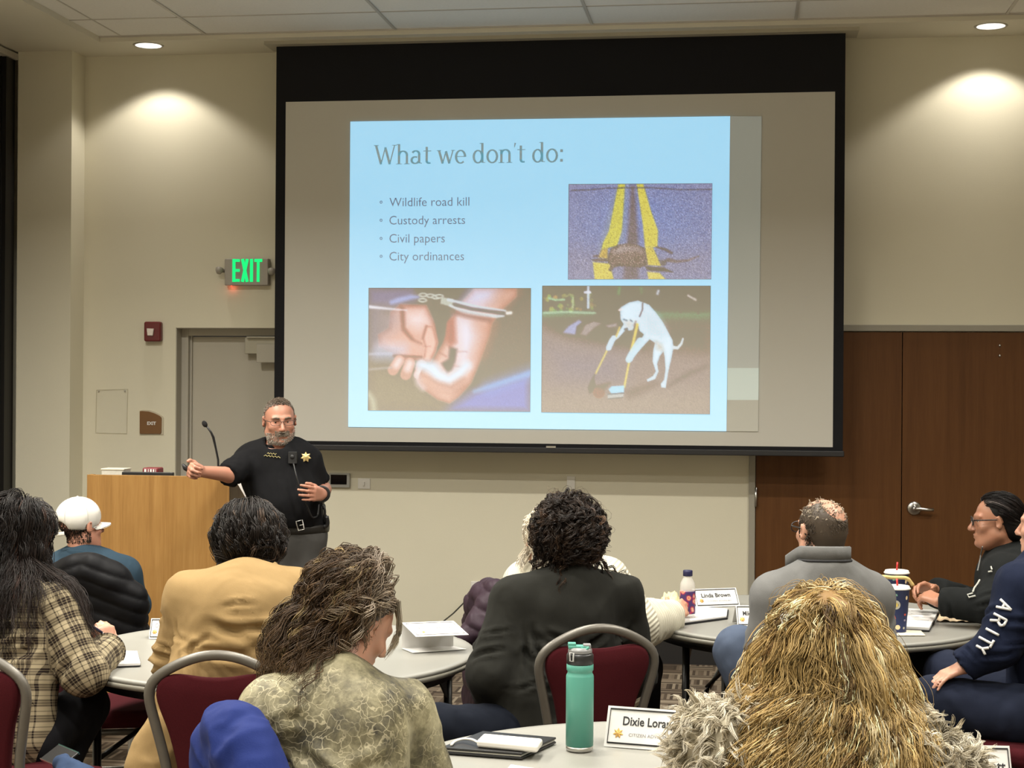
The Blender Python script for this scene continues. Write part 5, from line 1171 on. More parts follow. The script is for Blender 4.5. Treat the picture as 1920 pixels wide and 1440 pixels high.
# collar
L = lambda x, y, z: J['neck']+RP@A3(x, y, z)
cm = MB(); pa = [L(.068*math.cos(a), .012+.066*math.sin(a), .042-.030*max(0, math.sin(a))) for a in np.linspace(PI*.5-2.6, PI*.5+2.6, 30)]
cm.tube(pa, .016, 8, flat=(.38, 1.5)); 
for s_ in (-1, 1): cm.tube([L(s_*.020, .082, .000), L(s_*.045, .092, -.030), L(s_*.058, .088, -.052)], [.015, .013, .005], 8, flat=(1.4, .4))
cm.build('collar', SHIRT, pr.root, loc=pr.o)
pr.eyes(.0112, col='#2a211c'); pr.glasses(simple('silver_wire', (.06, .05, .045), .3, .5), w=.027, h=.014, thick=.0017, y=.104, rimless=True)
HL = lambda x, y, z: J['head']+pr.hR@A3(x, y, z)
bm = MB()
for s_ in (-1, 1): bm.tube([HL(s_*.014, .095, .021), HL(s_*.032, .092, .025), HL(s_*.048, .080, .020)], [.0035, .0042, .002], 6, flat=(.8, 1.2))
bm.build('eyebrows', simple('brow_grey', (.16, .12, .09), .8), pr.root, loc=pr.o)
lm = MB(); lm.tube([HL(x, .092-.9*abs(x)**1.5, -.0675-.05*abs(x)) for x in np.linspace(-.024, .024, 9)], [.0012]+[.0022]*7+[.0012], 6); lm.build('mouth_line', simple('lip_dark', (.16, .06, .045), .6), pr.root, loc=pr.o)
def facehair(V, N, test): m_ = test((V-J['head'])@pr.hR); return V[m_], N[m_]
BV = np.empty(len(pr.body_o.data.vertices)*3, np.float32); pr.body_o.data.vertices.foreach_get('co', BV); BV = BV.reshape(-1, 3).astype(float)
pl_ = np.empty(len(pr.body_o.data.polygons)*4, np.int32); pr.body_o.data.polygons.foreach_get('vertices', pl_); BN = normals(BV, pl_.reshape(-1, 4)); BV = BV+pr.o
sets = []
def skull_test(q): return (q[:, 2] > -.02) & (q[:, 2]-.058 > (q[:, 1]-.015)*.75) & (np.abs(q[:, 0]) < .079) | ((q[:, 1] < .005) & (q[:, 2] > -.055) & (np.abs(q[:, 0]) < .077))
fv, fn = facehair(BV, BN, skull_test); a_, b_, c_ = fur(fv, fn, 9000, .008, .0008, '#6f665d', '#8f867b', 4, .35, 4, .3); sets.append((a_, b_, c_))
top = lambda q: (q[:, 2] > .085) & (q[:, 1] < .07)
fv, fn = facehair(BV, BN, top); a_, b_, c_ = fur(fv, fn, 3500, .010, .0009, '#4a3e34', '#6a5c4e', 5, .1, 4, .3); sets.append((a_, b_, c_))
hair_obj('hair', pr.root, pr.o, sets)
beard = lambda q: (q[:, 2] < -.048) & (q[:, 2] > -.118) & (q[:, 1] > .022) & (q[:, 2] < -.058-.0*q[:, 1]) & ~((np.abs(q[:, 0]) < .022) & (q[:, 2] > -.085) & (q[:, 2] < -.060))
fv, fn = facehair(BV, BN, beard); a_, b_, c_ = fur(fv, fn, 4200, .0045, .0006, '#8d8276', '#b3aba0', 6, .5, 4, .3); bs = [(a_, b_, c_)]
must = lambda q: (q[:, 2] < -.044) & (q[:, 2] > -.068) & (q[:, 1] > .070) & (np.abs(q[:, 0]) < .035)
fv, fn = facehair(BV, BN, must); a_, b_, c_ = fur(fv, fn, 1800, .008, .0007, '#857565', '#a09486', 7, .8, 4, .3); bs.append((a_, b_, c_)); hair_obj('beard', pr.root, pr.o, bs)
k = MB(); wa = nz(J['elL']-J['wrL']); wc = J['wrL']+wa*.022; e1 = nz(np.cross(wa, A3(0, 0, 1))); e2 = np.cross(wa, e1)
k.tube([wc+(e1*math.cos(a)+e2*math.sin(a))*.034 for a in np.linspace(0, 2*PI, 24, endpoint=False)], .009, 8, closed=True, flat=(.45, 1.2)); k.build('wristwatch', M_BLACKP, pr.root, loc=pr.o)
# the clicker in his hand
cq = P(347, 877, d-.42); ck = thing('presentation_clicker', 'small black clicker pointing up in the presenter\'s outstretched hand', 'clicker', cq)
k = MB(); k.tube([P(342.5, 870.5, d-.44)-cq, P(347, 877, d-.43)-cq, P(356, 883, d-.42)-cq], [.006, .012, .011], 12, flat=(.75, 1.1)); k.build('clicker_body', M_BLACKP, ck)

# ---- person in the mustard jacket, bent over the left table
J = dict(head=P(470, 1012, 5.36), neck=P(456, 1102, 5.18), chest=P(452, 1190, 5.16), pel=P(448, 1375, 5.13), shL=P(362, 1128, 5.20), shR=P(556, 1122, 5.22), elL=P(334, 1230, 5.27), elR=P(612, 1232, 5.30), wrL=P(352, 1228, 5.52), wrR=P(560, 1225, 5.58))
J.update(seat_legs(P(405, 1395, 5.2), P(490, 1395, 5.2), DEPV, zk=.53))
p3 = Person('person in a mustard jacket with dark bobbed hair bent over the left table', base_of(J['pel']), J, DEPV, girth=1.04); p3.hR = headR(8-12, -22, -4)
p3.body(SK_A, .009, (hand_prims(J['wrL'], A3(.3, .95, 0), A3(0, 0, -1), 1), hand_prims(J['wrR'], A3(-.3, .95, 0), A3(0, 0, -1), -1)))
o = p3.torso(.030)+p3.arm('L', .026, puff=.012)+p3.arm('R', .026, puff=.012)
for q in (3, 1): o[-q].c1 = True
o += [Ell(P(452, 1132, 5.13), A3(.16, .08, .07), p3.Rt(A3(0, 0.1, 1)), .06)]
for s_ in (0, 1): o.append(Cone(P(400-30*s_, 1290, 5.06), .10, P(302-16*s_, 1430+40*s_, 5.02), .075, .06, flat=(DEPV, .6)))
o.append(Cone(P(520, 1290, 5.08), .10, P(570, 1440, 5.06), .07, .05))
MUST = fabric('mustard_canvas', (0.265, 0.178, 0.080), var=.10, weave=380)
p3.cloth('mustard_jacket', o, MUST, .011, .014, .16, 5, stretch=(.6, .6, 1.3), crease=.013)
cm = MB(); cm.tube(smooth_path([P(418, 1078, 5.27), P(432, 1085, 5.20), P(462, 1092, 5.14), P(500, 1084, 5.17), P(520, 1070, 5.26)], 24), .024, 10, flat=(.5, 1.3)); cm.build('collar', MUST, p3.root, loc=p3.o)
o = [Ell(J['pel'], A3(.17, .14, .11), None, .05)]+p3.leg('L', .012)+p3.leg('R', .012); p3.cloth('trousers', o, MUST, .016, .005, .1, 6)
hc, hR = J['head'], p3.hR; E_ = head_ells(hc, hR)
Pn, Nn = scalp(hc, hR, 1.0, 640, lambda q: (q[:, 2] > .05) | (q[:, 1] < .3), 2); r = np.random.default_rng(4); off = r.uniform(.034, .060, len(Pn))
part = hc+hR@A3(-.015, 0, .10); away = Pn-part; tang = away-Nn*(away*Nn).sum(1)[:, None]; tang /= np.linalg.norm(tang, axis=1)[:, None]+1e-9
G = grow(Pn, tang*1.0+Nn*.05, 17, .0155, E_, off*(.35+.65*np.clip(-(((Pn-hc)@hR)[:, 2]-.11)/.1, 0, 1)), .26, .015, 3, hug=(.8, -.13))
a_, b_ = locks(G, 12, .016, .0015, .6, .9, .0011, .4, 5, .1, .25)
base = surface([Ell(hc+hR@A3(0, -.02, .02), A3(.092, .108, .095), hR, .02), Ell(hc+hR@A3(0, -.055, -.045), A3(.082, .06, .075), hR, .04)], .008)
hair_obj('hair', p3.root, p3.o, [(a_, b_, shade_cols(len(a_), 17, '#17110e', '#221b16', .28, 3, 12, ('#4a3b30', .07)))], base=base+('#15100d',))
k = MB(); k.tube(smooth_path([P(450, 1052, 5.18), P(452, 1066, 5.155), P(466, 1070, 5.15), P(479, 1064, 5.155), P(480, 1054, 5.18)], 20), .009, 8, flat=(.6, 1.3)); k.build('hair_clip', simple('tan_clip', (.52, .36, .19), .35), p3.root, loc=p3.o)

# ---- person in the olive patterned blouse, left foreground
d = 3.92
J = dict(head=P(668, 1168, 3.99), neck=P(636, 1283, 3.86), chest=P(634, 1420, 3.84), pel=P(612, 1640, 3.80), shL=P(518, 1343, 3.80), shR=P(750, 1343, 3.93), elL=P(470, 1520, 3.92), elR=P(806, 1525, 4.02), wrL=P(560, 1560, 4.16), wrR=P(760, 1545, 4.22))
ff = nz(LATV*.55+DEPV*.83); J.update(seat_legs(P(560, 1650, 3.78), P(670, 1650, 3.9), ff))
p4 = Person('person in an olive patterned blouse with curly brown hair looking down', base_of(J['pel']), J, ff, girth=1.0); p4.hR = headR(8-52, -30, 6)
p4.body(SK_A, .0065, (hand_prims(J['wrL'], ff, A3(0, 0, -1), 1), hand_prims(J['wrR'], ff, A3(0, 0, -1), -1)))
t = NT('olive_print'); co = t.coords(); n1 = t.noise(co, 9, 5, .7); n2 = t.noise(co, 55, 3, .8); v = t.n('ShaderNodeTexVoronoi', i_Vector=t.n('ShaderNodeMix', data_type='VECTOR', i_0=.18).outputs[1], i_Scale=34.0, feature='DISTANCE_TO_EDGE')
vm = t.n('ShaderNodeVectorMath', operation='ADD'); t.put(vm.inputs[0], co); nv = t.n('ShaderNodeTexNoise', i_Vector=co, i_Scale=14.0, i_Detail=3.0); sc = t.n('ShaderNodeVectorMath', operation='SCALE'); t.put(sc.inputs[0], nv.outputs['Color']); sc.inputs['Scale'].default_value = .12; t.put(vm.inputs[1], sc.outputs[0]); t.put(v.inputs['Vector'], vm.outputs[0])
ln = t.ramp(v.outputs['Distance'], [(0.0, (1, 1, 1)), (0.022, (1, 1, 1)), (0.045, (0, 0, 0))]); blot = t.ramp(t.noise(co, 5.5, 3, .6), [(.45, (0, 0, 0)), (.58, (1, 1, 1))])
basec = t.ramp(n1, [(.33, (.030, .026, .014)), (.45, (.115, .10, .052)), (.56, (.24, .215, .125)), (.70, (.36, .325, .205))])
t.base(t.mix(t.math('MULTIPLY', t.math('MULTIPLY', ln, blot), .42), basec, (.62, .55, .36, 1))); t.set(Roughness=.62); t.bump(n2, .3, .003); OLIVE = t.m
o = p4.torso(.018)+p4.arm('L', .022, puff=.012)+p4.arm('R', .022, puff=.012)
for q in (3, 1): o[-q].c1 = True
p4.cloth('blouse', o, OLIVE, .0095, .011, .11, 9, crease=.008)
o = [Ell(J['pel'], A3(.17, .14, .11), None, .05)]+p4.leg('L', .012)+p4.leg('R', .012); p4.cloth('trousers', o, BLACKCLOTH, .016, .004, .1, 6)
hc, hR = J['head'], p4.hR; E_ = head_ells(hc, hR)+[(J['neck']+A3(0, 0, -.14), A3(.2, .13, .17), p4.Rt(A3(0, 0, 1)))]
Pn, Nn = scalp(hc, hR, 1.0, 620, lambda q: ((q[:, 1] < .25) | ((q[:, 2] > .45) & (q[:, 1] < .62))) & (q[:, 2] > -.75) & ~((q[:, 1] > -.30) & (q[:, 2] < .20) & (q[:, 0] > 0)), 12); r = np.random.default_rng(6); off = r.uniform(.004, .07, len(Pn))
backd = hR@A3(0, -1, -.15); q_ = (Pn-hc)@hR; front = q_[:, 1] > .0; off[front] = r.uniform(.003, .014, front.sum())
fr_ = ((q_[:, 1] > -.02) & (q_[:, 0] > -.01))[:, None]*1.0
G = grow(Pn, Nn*.25+backd*.7, 19, np.where(front, .0135, .0145), E_, off, .22, .18, 8, hug=(.5, -.06), follow=lambda Q, u: nz(backd)[None]*(.05*(u < .5)+.34*fr_*(u < .75)))
a_, b_ = locks(G, 9, .011, .009, 3.4, .5, .00115, .45, 9, .25, .5)
hq = (G[:, 0]-hc)@hR; grey = np.repeat((hq[:, 1] > -.035) & (hq[:, 2] > .0), 9); cc = shade_cols(len(a_), 19, '#38281a', '#5c4730', .30, 5, 9, ('#82704f', .09)); g2 = shade_cols(len(a_), 19, '#77695a', '#857967', .35, 8, 9, ('#a3978a', .12)); w_ = np.linspace(1, 0.2, 19)[None, :, None]; cc[grey] = (g2*w_+cc*(1-w_))[grey]
base = surface([Ell(hc+hR@A3(0, -.022, .022), A3(.083, .100, .090), hR, .02), Ell(hc+hR@A3(0, -.075, -.06), A3(.088, .065, .095), hR, .05), Ell(hc+hR@A3(.03, .070, -.045), A3(.11, .105, .100), hR, .01, sub=True)], .009)
hair_obj('hair', p4.root, p4.o, [(a_, b_, cc)], base=base+('#2c2015',))
# loose grey lock falling in front of the face
Gf = np.array([smooth_path([hc+hR@A3(.03+.006*i, .04, .095), hc+hR@A3(.062, .074, .055-.002*i), hc+hR@A3(.062, .082+.003*i, .015), hc+hR@A3(.058, .085, -.030-.004*i)], 14) for i in range(6)])
a_, b_ = locks(Gf, 14, .007, .002, 1, .4, .001, .4, 3, .2, .3); hair_obj('front_lock', p4.root, p4.o, [(a_, b_, shade_cols(len(a_), 14, '#857a6a', '#b9ad98', .3, 4, 14))])

# ---- person with dark curly hair in the charcoal sweatshirt
J = dict(head=P(1066, 1010, 5.83), neck=P(1070, 1096, 5.78), chest=P(1052, 1205, 5.80), pel=P(1020, 1365, 5.75), shL=P(968, 1130, 5.76), shR=P(1160, 1126, 5.90), elL=P(925, 1262, 5.66), elR=P(1186, 1262, 6.02), wrL=P(930, 1330, 5.88), wrR=P(1090, 1330, 6.14))
ff = nz(LATV*-.45+DEPV*.89); J.update(seat_legs(P(985, 1375, 5.68), P(1060, 1380, 5.85), ff)); J['knL'] = P(815, 1366, 5.52); J['anL'] = P(822, 1640, 5.62); J['anL'][2] = .1; J['toeL'] = J['anL']+LATV*-.14+A3(0, 0, -.065)
p5 = Person('person in a charcoal sweatshirt with a mop of dark curly hair', base_of(J['pel']), J, ff, girth=1.08); p5.hR = headR(14, 2, 0)
p5.body(SK_A, .009, (hand_prims(J['wrL'], A3(.2, .9, -.3), A3(0, 0, -1), 1), hand_prims(J['wrR'], A3(-.5, .8, -.2), A3(0, 0, -1), -1)))
o = p5.torso(.030)+p5.arm('L', .030, puff=.012)+p5.arm('R', .028, puff=.010)
for q in (3, 1): o[-q].c1 = True
o.append(Cone(P(990, 1300, 5.70), .12, P(1040, 1360, 5.72), .13, .05))
p5.cloth('sweatshirt', o, fabric('charcoal_fleece', (0.0165, 0.0165, 0.014), var=.18, sheen=.3), .011, .014, .16, 12, crease=.012)
JEAN = fabric('dark_denim', (0.006, 0.008, 0.014), var=.35, weave=700)
o = [Ell(J['pel'], A3(.18, .15, .11), None, .05)]+p5.leg('L', .016)+p5.leg('R', .014); p5.cloth('jeans', o, JEAN, .013, .008, .10, 8)
hc, hR = J['head'], p5.hR; E_ = head_ells(hc, hR)
Pn, Nn = scalp(hc, hR, 1.0, 760, lambda q: ((q[:, 1] < .45) | (q[:, 2] > .35)) & (q[:, 2] > -.72), 22); r = np.random.default_rng(16); off = r.uniform(.010, .066, len(Pn))
G = grow(Pn, Nn*.6+np.random.default_rng(2).normal(0, .6, Pn.shape), 15, .0105, E_, off, .12, .35, 5, hug=(.5, -.10))
a_, b_ = locks(G, 8, .007, .0105, 2.6, .35, .00125, .5, 10, .3, .4)
fz_, fb_ = locks(G[::4], 3, .022, .013, 2.4, 1.5, .0006, .5, 12, -.35, .4)
hair_obj('hair', p5.root, p5.o, [(a_, b_, shade_cols(len(a_), 15, '#150e0a', '#2b1f17', .35, 6, 8, ('#463324', .07))), (fz_, fb_, shade_cols(len(fz_), 15, '#1d140e', '#4a3829', .3, 4, 3))], base=surface([Ell(hc+hR@A3(0, -.02, .03), A3(.098, .112, .098), hR, .02), Ell(hc+hR@A3(0, -.05, -.05), A3(.075, .055, .06), hR, .04)], .010)+('#120c08',))

# ---- person in the white knit sweater at the right table
J = dict(head=P(1023, 1010, 6.62), neck=P(1030, 1070, 6.66), chest=P(1070, 1170, 6.68), pel=P(1110, 1300, 6.70), shL=P(988, 1100, 6.66), shR=P(1132, 1092, 6.52), elL=P(1040, 1200, 6.95), elR=P(1192, 1172, 6.52), wrL=P(1180, 1170, 6.98), wrR=P(1260, 1156, 6.76))
ff = nz(LATV*.65+DEPV*.76); J.update(seat_legs(P(1110, 1310, 6.72), P(1165, 1305, 6.62), nz(LATV*.22+DEPV)))
p6 = Person('person in a cream knit sweater with white hair reaching for a drink bottle', base_of(J['pel']), J, ff); p6.hR = headR(30, 0, 0)
p6.body(SK_A, .007, (hand_prims(J['wrR'], P(1292, 1132, 6.84)-J['wrR'], A3(.25, 1, .1), 1, (.45, .5, .55, .6), .06), hand_prims(J['wrL'], LATV, A3(0, 0, -1), 1)))
o = p6.torso(.030)+p6.arm('L', .03, puff=.02)+p6.arm('R', .030, puff=.020)
for q in (3, 1): o[-q].c1 = True
o.append(Cone(J['elR'], .07, J['elR']+A3(0, 0, -.05), .06, .05)); o.append(Cone(P(1140, 1230, 6.5), .13, P(1168, 1282, 6.48), .105, .06))
t = NT('rib_knit'); a = t.n('ShaderNodeAttribute', attribute_name='uvw'); sp = t.n('ShaderNodeSeparateXYZ'); t.put(sp.inputs[0], a.outputs['Vector'])
rib = t.math('SINE', t.math('MULTIPLY', sp.outputs[0], 2*PI/.017)); n = t.noise(t.coords(), 300, 2); t.base(t.mix(t.math('ADD', t.math('MULTIPLY', rib, .25), .6), (.46, .43, .335, 1), (.60, .57, .465, 1))); t.set(Roughness=.95); t.bump(t.math('ADD', rib, t.math('MULTIPLY', n, .6)), .35, .005); KNIT = t.m
def limb_uv(prims, ref):
    def f(V): D = np.stack([p_.d(V) for p_ in prims], 1); i = D.argmin(1); U = np.zeros((len(V), 2)); 
    return f
def make_uv(person, ref=None, torso_axis=None):
    cones = [Cone(person.J['sh'+q], .05, person.J['el'+q], .05) for q in 'LR']+[Cone(person.J['el'+q], .05, person.J['wr'+q], .04) for q in 'LR']
    up = nz(person.J['neck']-person.J['pel']); right = nz(np.cross(person.fwd, up))
    def f(V):
        D = np.stack([c_.d(V) for c_ in cones]+[Ell(person.J['chest'], A3(.15, .11, .19), person.Rt(up)).d(V)-.01, Ell((person.J['pel']+person.J['chest'])/2, A3(.15, .12, .22), person.Rt(up)).d(V)-.01], 1); i = D.argmin(1)
        U = np.zeros((len(V), 2)); w_ = V-person.J['pel']; U[:, 0] = w_@up; U[:, 1] = w_@right
        for k_, c_ in enumerate(cones):
            m_ = i == k_; al, an = c_.uv(V[m_], A3(0, 0, -1.)); U[m_, 0] = al+(.3 if k_ >= 2 else 0); U[m_, 1] = an
        return U
    return f
p6.cloth('knit_sweater', o, KNIT, .011, .010, .12, 21, crease=.010, uv=make_uv(p6))
o = [Ell(J['pel'], A3(.17, .15, .12), None, .05)]+p6.leg('L', .012)+p6.leg('R', .014); p6.cloth('trousers', o, BLACKCLOTH, .014, .005, .1, 8)
sc_ = MB(); sc_.tube([J['neck']+A3(.068*math.cos(a), .066*math.sin(a), .025+.010*math.sin(3*a)) for a in np.linspace(0, 2*PI, 30, endpoint=False)], .034, 10, closed=True, flat=(.8, 1.2)); sc_.build('green_scarf', fabric('green_scarf', (0.045, 0.115, 0.05), var=.5, big=60), p6.root, loc=p6.o)
hc, hR = J['head'], p6.hR; E_ = head_ells(hc, hR); Pn, Nn = scalp(hc, hR, 1.0, 260, lambda q: (q[:, 1] < .5) | (q[:, 2] > .3), 32); r = np.random.default_rng(6); off = r.uniform(.004, .020, len(Pn))
G = grow(Pn, Nn*.3, 13, .009, E_, off, .25, .15, 5, hug=(.5, -.06)); a_, b_ = locks(G, 8, .009, .004, 1.2, .5, .0014, .5, 10, .3, .4)
hair_obj('hair', p6.root, p6.o, [(a_, b_, shade_cols(len(a_), 13, '#d8cdb8', '#e9e0cf', .12, 6, 8))], base=surface([Ell(hc+hR@A3(0, -.02, .02), A3(.092, .106, .10), hR, .02), Ell(hc+hR@A3(0, -.045, -.04), A3(.072, .05, .05), hR, .04)], .010)+('#cdc2ad',))

# ---- man in the grey fleece pullover at the right table
J = dict(head=P(1540, 994, 5.72), neck=P(1548, 1070, 5.66), chest=P(1540, 1180, 5.70), pel=P(1535, 1345, 5.66), shL=P(1454, 1124, 5.70), shR=P(1630, 1122, 5.72), elL=P(1432, 1250, 5.72), elR=P(1646, 1245, 5.76), wrL=P(1450, 1262, 5.98), wrR=P(1640, 1235, 6.02))
J.update(seat_legs(P(1500, 1360, 5.72), P(1585, 1360, 5.72), DEPV)); J['knL'] = P(1385, 1220, 5.90); J['anL'] = P(1428, 1348, 5.86); J['toeL'] = J['anL']+DEPV*.12+A3(0, 0, -.05)
p7 = Person('balding man in a grey fleece pullover seen from behind at the right table', base_of(J['pel']), J, DEPV, girth=1.0); p7.hR = headR(8+24, 3, 0)
p7.body(SK_A, .0065, (hand_prims(J['wrL'], A3(.4, .9, 0), A3(0, 0, -1), 1), hand_prims(J['wrR'], A3(-.3, .9, 0), A3(0, 0, -1), -1)), jaw=1.1)
o = p7.torso(.024)+p7.arm('L', .024, puff=.005)+p7.arm('R', .022, puff=.003)
for q in (3, 1): o[-q].c1 = True
FLEECE = fabric('grey_fleece', (0.150, 0.150, 0.147), var=.10, sheen=.5, weave=260)
p7.cloth('fleece_pullover', o, FLEECE, .011, .011, .15, 31, crease=.009)
cm = MB(); nk = J['neck']+A3(0, 0, .022); R7 = p7.hR; cp = [nk+Rz(CAMYAW)@A3(.086*math.sin(a), -.084*math.cos(a)+.012, .006*math.cos(a)) for a in np.linspace(-1.75, 1.55, 26)]
tail = [cp[0]+A3(-.020, .03, -.015), cp[0]+A3(-.052, .035, -.040)]; band('collar', smooth_path([tail[1], tail[0]]+cp, 40)+A3(0, 0, .014), A3(0, 0, 1), .046, .012, FLEECE, p7.root, p7.o)
cm = MB(); cm.tube([q_+A3(0, 0, .013)+(q_-nk)*.06 for q_ in cp], .0055, 6); cm.build('collar_seam', M_INK, p7.root, loc=p7.o)
o = [Ell(J['pel'], A3(.18, .15, .12), None, .05)]+p7.leg('L', .016, (.092, .070, .072, .058))+p7.leg('R', .014)
BLUEJ = fabric('blue_denim', (0.078, 0.100, 0.150), var=.28, weave=600, big=12)
p7.cloth('jeans', o, BLUEJ, .011, .007, .09, 33)
BV = np.empty(len(p7.body_o.data.vertices)*3, np.float32); p7.body_o.data.vertices.foreach_get('co', BV); BV = BV.reshape(-1, 3).astype(float)
pl_ = np.empty(len(p7.body_o.data.polygons)*4, np.int32); p7.body_o.data.polygons.foreach_get('vertices', pl_); BN = normals(BV, pl_.reshape(-1, 4)); BV = BV+p7.o
def pick(pers, BV, BN, test): m_ = test((BV-pers.J['head'])@pers.hR); return BV[m_], BN[m_]
bald = lambda q: (np.hypot((q[:, 0]-.012)/.040, (q[:, 1]+.055)/.050) < 1) & (q[:, 2] > .05)
ring_ = lambda q: (((q[:, 1] < .045) & (q[:, 2] > -.02) | (q[:, 1] < -.01) & (q[:, 2] > -.075)) & ~bald(q) & (np.abs(q[:, 0]) < .0785) & ~((q[:, 2] > .085) & (q[:, 1] > .0)))
fv, fn = pick(p7, BV, BN, ring_); dn = A3(0, 0, -.9); sets = []
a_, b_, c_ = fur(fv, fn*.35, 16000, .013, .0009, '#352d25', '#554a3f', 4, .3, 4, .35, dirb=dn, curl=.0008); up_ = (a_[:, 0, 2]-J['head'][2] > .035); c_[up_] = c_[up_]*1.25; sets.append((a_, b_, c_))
thin = lambda q: (q[:, 2] > .05) & (q[:, 1] < .06)
fv, fn = pick(p7, BV, BN, thin); a_, b_, c_ = fur(fv, fn*.3, 900, .018, .0007, '#8f8271', '#b0a491', 5, .1, 5, .2, dirb=p7.hR@A3(-.4, -.6, 0)); sets.append((a_, b_, c_))
R7 = p7.hR; H7 = J['head']; sh = surface([Ell(H7+R7@A3(0, -.012, .028), A3(.0772, .0982, .0842), R7, .01), Cone(H7+R7@A3(0, -.05, -.02), .055, H7+R7@A3(0, -.052, -.068), .050, .03), Ell(H7+R7@A3(.012, -.062, .085), A3(.042, .052, .055), R7, .012, sub=True), Ell(H7+R7@A3(0, .075, .11), A3(.075, .10, .085), R7, .012, sub=True), Ell(H7+R7@A3(0, .085, -.03), A3(.12, .085, .12), R7, .01, sub=True), Ell(H7+R7@A3(0, .01, -.055), A3(.12, .04, .05), R7, .01, sub=True)], .0055, 2)
hair_obj('hair', p7.root, p7.o, sets, base=sh+('#43392f',)); p7.glasses(simple('dark_frames', (.012, .010, .010), .35), w=.027, h=.019, thick=.0022)

# ---- woman in the black hoodie, in profile at the far right
J = dict(head=P(1868, 976, 6.98), neck=P(1890, 1046, 7.0), chest=P(1900, 1130, 7.0), pel=P(1915, 1270, 7.0), shL=P(1882, 1082, 6.84), shR=P(1880, 1080, 7.18), elL=P(1858, 1138, 6.72), elR=P(1850, 1150, 7.20), wrL=P(1764, 1128, 6.82), wrR=P(1752, 1108, 7.06))
ff = nz(-LATV+DEPV*.12); J.update(seat_legs(P(1910, 1280, 6.92), P(1910, 1280, 7.08), ff))
p9 = Person('woman with glasses and a black hoodie looking left at the right edge', base_of(J['pel']), J, ff, fat=.003, girth=1.05); p9.hR = headR(8+78, -2, 0)
p9.body(SK_C, .0055, (hand_prims(J['wrL'], P(1728, 1112, 6.90)-J['wrL'], A3(-.35, .75, -.55), -1, (.55, .65, .7, .8), .08, (.7, .4)), hand_prims(J['wrR'], P(1716, 1096, 7.02)-J['wrR'], A3(-.2, -.7, -.6), 1, (.5, .6, .7, .8), .08, (.7, .4))))
o = p9.torso(.030)+p9.arm('L', .024, puff=.006)+p9.arm('R', .026, puff=.014)
for q in (3, 1): o[-q].c1 = True
o += [Cone(J['neck']+A3(.03, -.10, .0), .050, J['neck']+LATV*.075+A3(0, -.02, -.01), .062, .03), Cone(J['neck']+LATV*.075+A3(0, -.02, -.01), .062, J['neck']+A3(.03, .11, .0), .050, .03), Cone(J['neck']+A3(.0, -.10, -.01), .042, J['neck']-LATV*.075+A3(0, -.03, -.06), .030, .03)]
HOOD = fabric('black_hoodie', (0.0095, 0.0105, 0.0105), var=.3, sheen=.3)
p9.cloth('hoodie', o, HOOD, .010, .010, .12, 41, crease=.010)
sv = p9.last[0]
def on_surf(sv, px, py, off=.004, w=.014):
    v = P(px, py, 1.0)-EYE; v /= np.linalg.norm(v); q = sv-EYE; al = q@v; dist = np.linalg.norm(q-al[:, None]*v, axis=1); m_ = dist < w
    return EYE+v*(al[m_].min()-off) if m_.any() else P(px, py, 6.8)
st = [[on_surf(sv, x, y) for x, y in ((1837, 1087), (1833, 1094), (1827, 1102), (1824, 1110))], [on_surf(sv, x, y) for x, y in ((1824, 1112), (1814, 1115), (1817, 1120), (1829, 1117))], [on_surf(sv, x, y) for x, y in ((1858, 1062), (1860, 1068))], [on_surf(sv, x, y) for x, y in ((1853, 1072), (1860, 1071))]]
lines_on('hoodie_print', st, simple('pale_print', (.45, .45, .40), .6), p9.root, p9.o, .0035)
st = [[on_surf(sv, x, y) for x, y in ((1842, 1025), (1839, 1040), (1836, 1056), (1833, 1070))]]; lines_on('drawstring', st, simple('cord_grey', (.16, .16, .15), .7), p9.root, p9.o, .0028)
o = [Ell(J['pel'], A3(.17, .15, .12), None, .05)]+p9.leg('L', .012)+p9.leg('R', .012); p9.cloth('trousers', o, BLACKCLOTH, .016, .005, .1, 8)
p9.eyes(.0115, col='#1a100b'); p9.glasses(simple('brown_frames', (.02, .012, .010), .3), w=.026, h=.017, thick=.0028)
hc, hR = J['head'], p9.hR; E_ = head_ells(hc, hR); Pn, Nn = scalp(hc, hR, 1.0, 420, lambda q: ((q[:, 1] < .10) & (q[:, 2] > .12)) | ((q[:, 1] < -.30) & (q[:, 2] > -.55)) | ((q[:, 2] > .50) & (q[:, 1] < .72)), 42); off = np.random.default_rng(6).uniform(.003, .016, len(Pn))
bk = hR@A3(0, -1, -.45); tg = bk-Nn*(Nn@bk)[:, None]; G = grow(Pn, tg+Nn*.05, 15, .010, E_, off, .02, .03, 5, hug=(.9, -.2), follow=lambda Q, u: np.tile(bk*.2, (len(Q), 1)))
a_, b_ = locks(G, 8, .006, .0015, .8, .5, .0012, .5, 10, .3, .4)
hair_obj('hair', p9.root, p9.o, [(a_, b_, shade_cols(len(a_), 15, '#0d0909', '#1a1210', .3, 6, 8, ('#5a5350', .03)))], base=surface([Ell(hc+hR@A3(0, -.024, .035), A3(.079, .096, .084), hR, .01), Ell(hc+hR@A3(0, -.065, -.03), A3(.068, .05, .065), hR, .03), Ell(hc+hR@A3(0, .055, -.045), A3(.11, .098, .085), hR, .01, sub=True)], .006)+('#0b0808',))
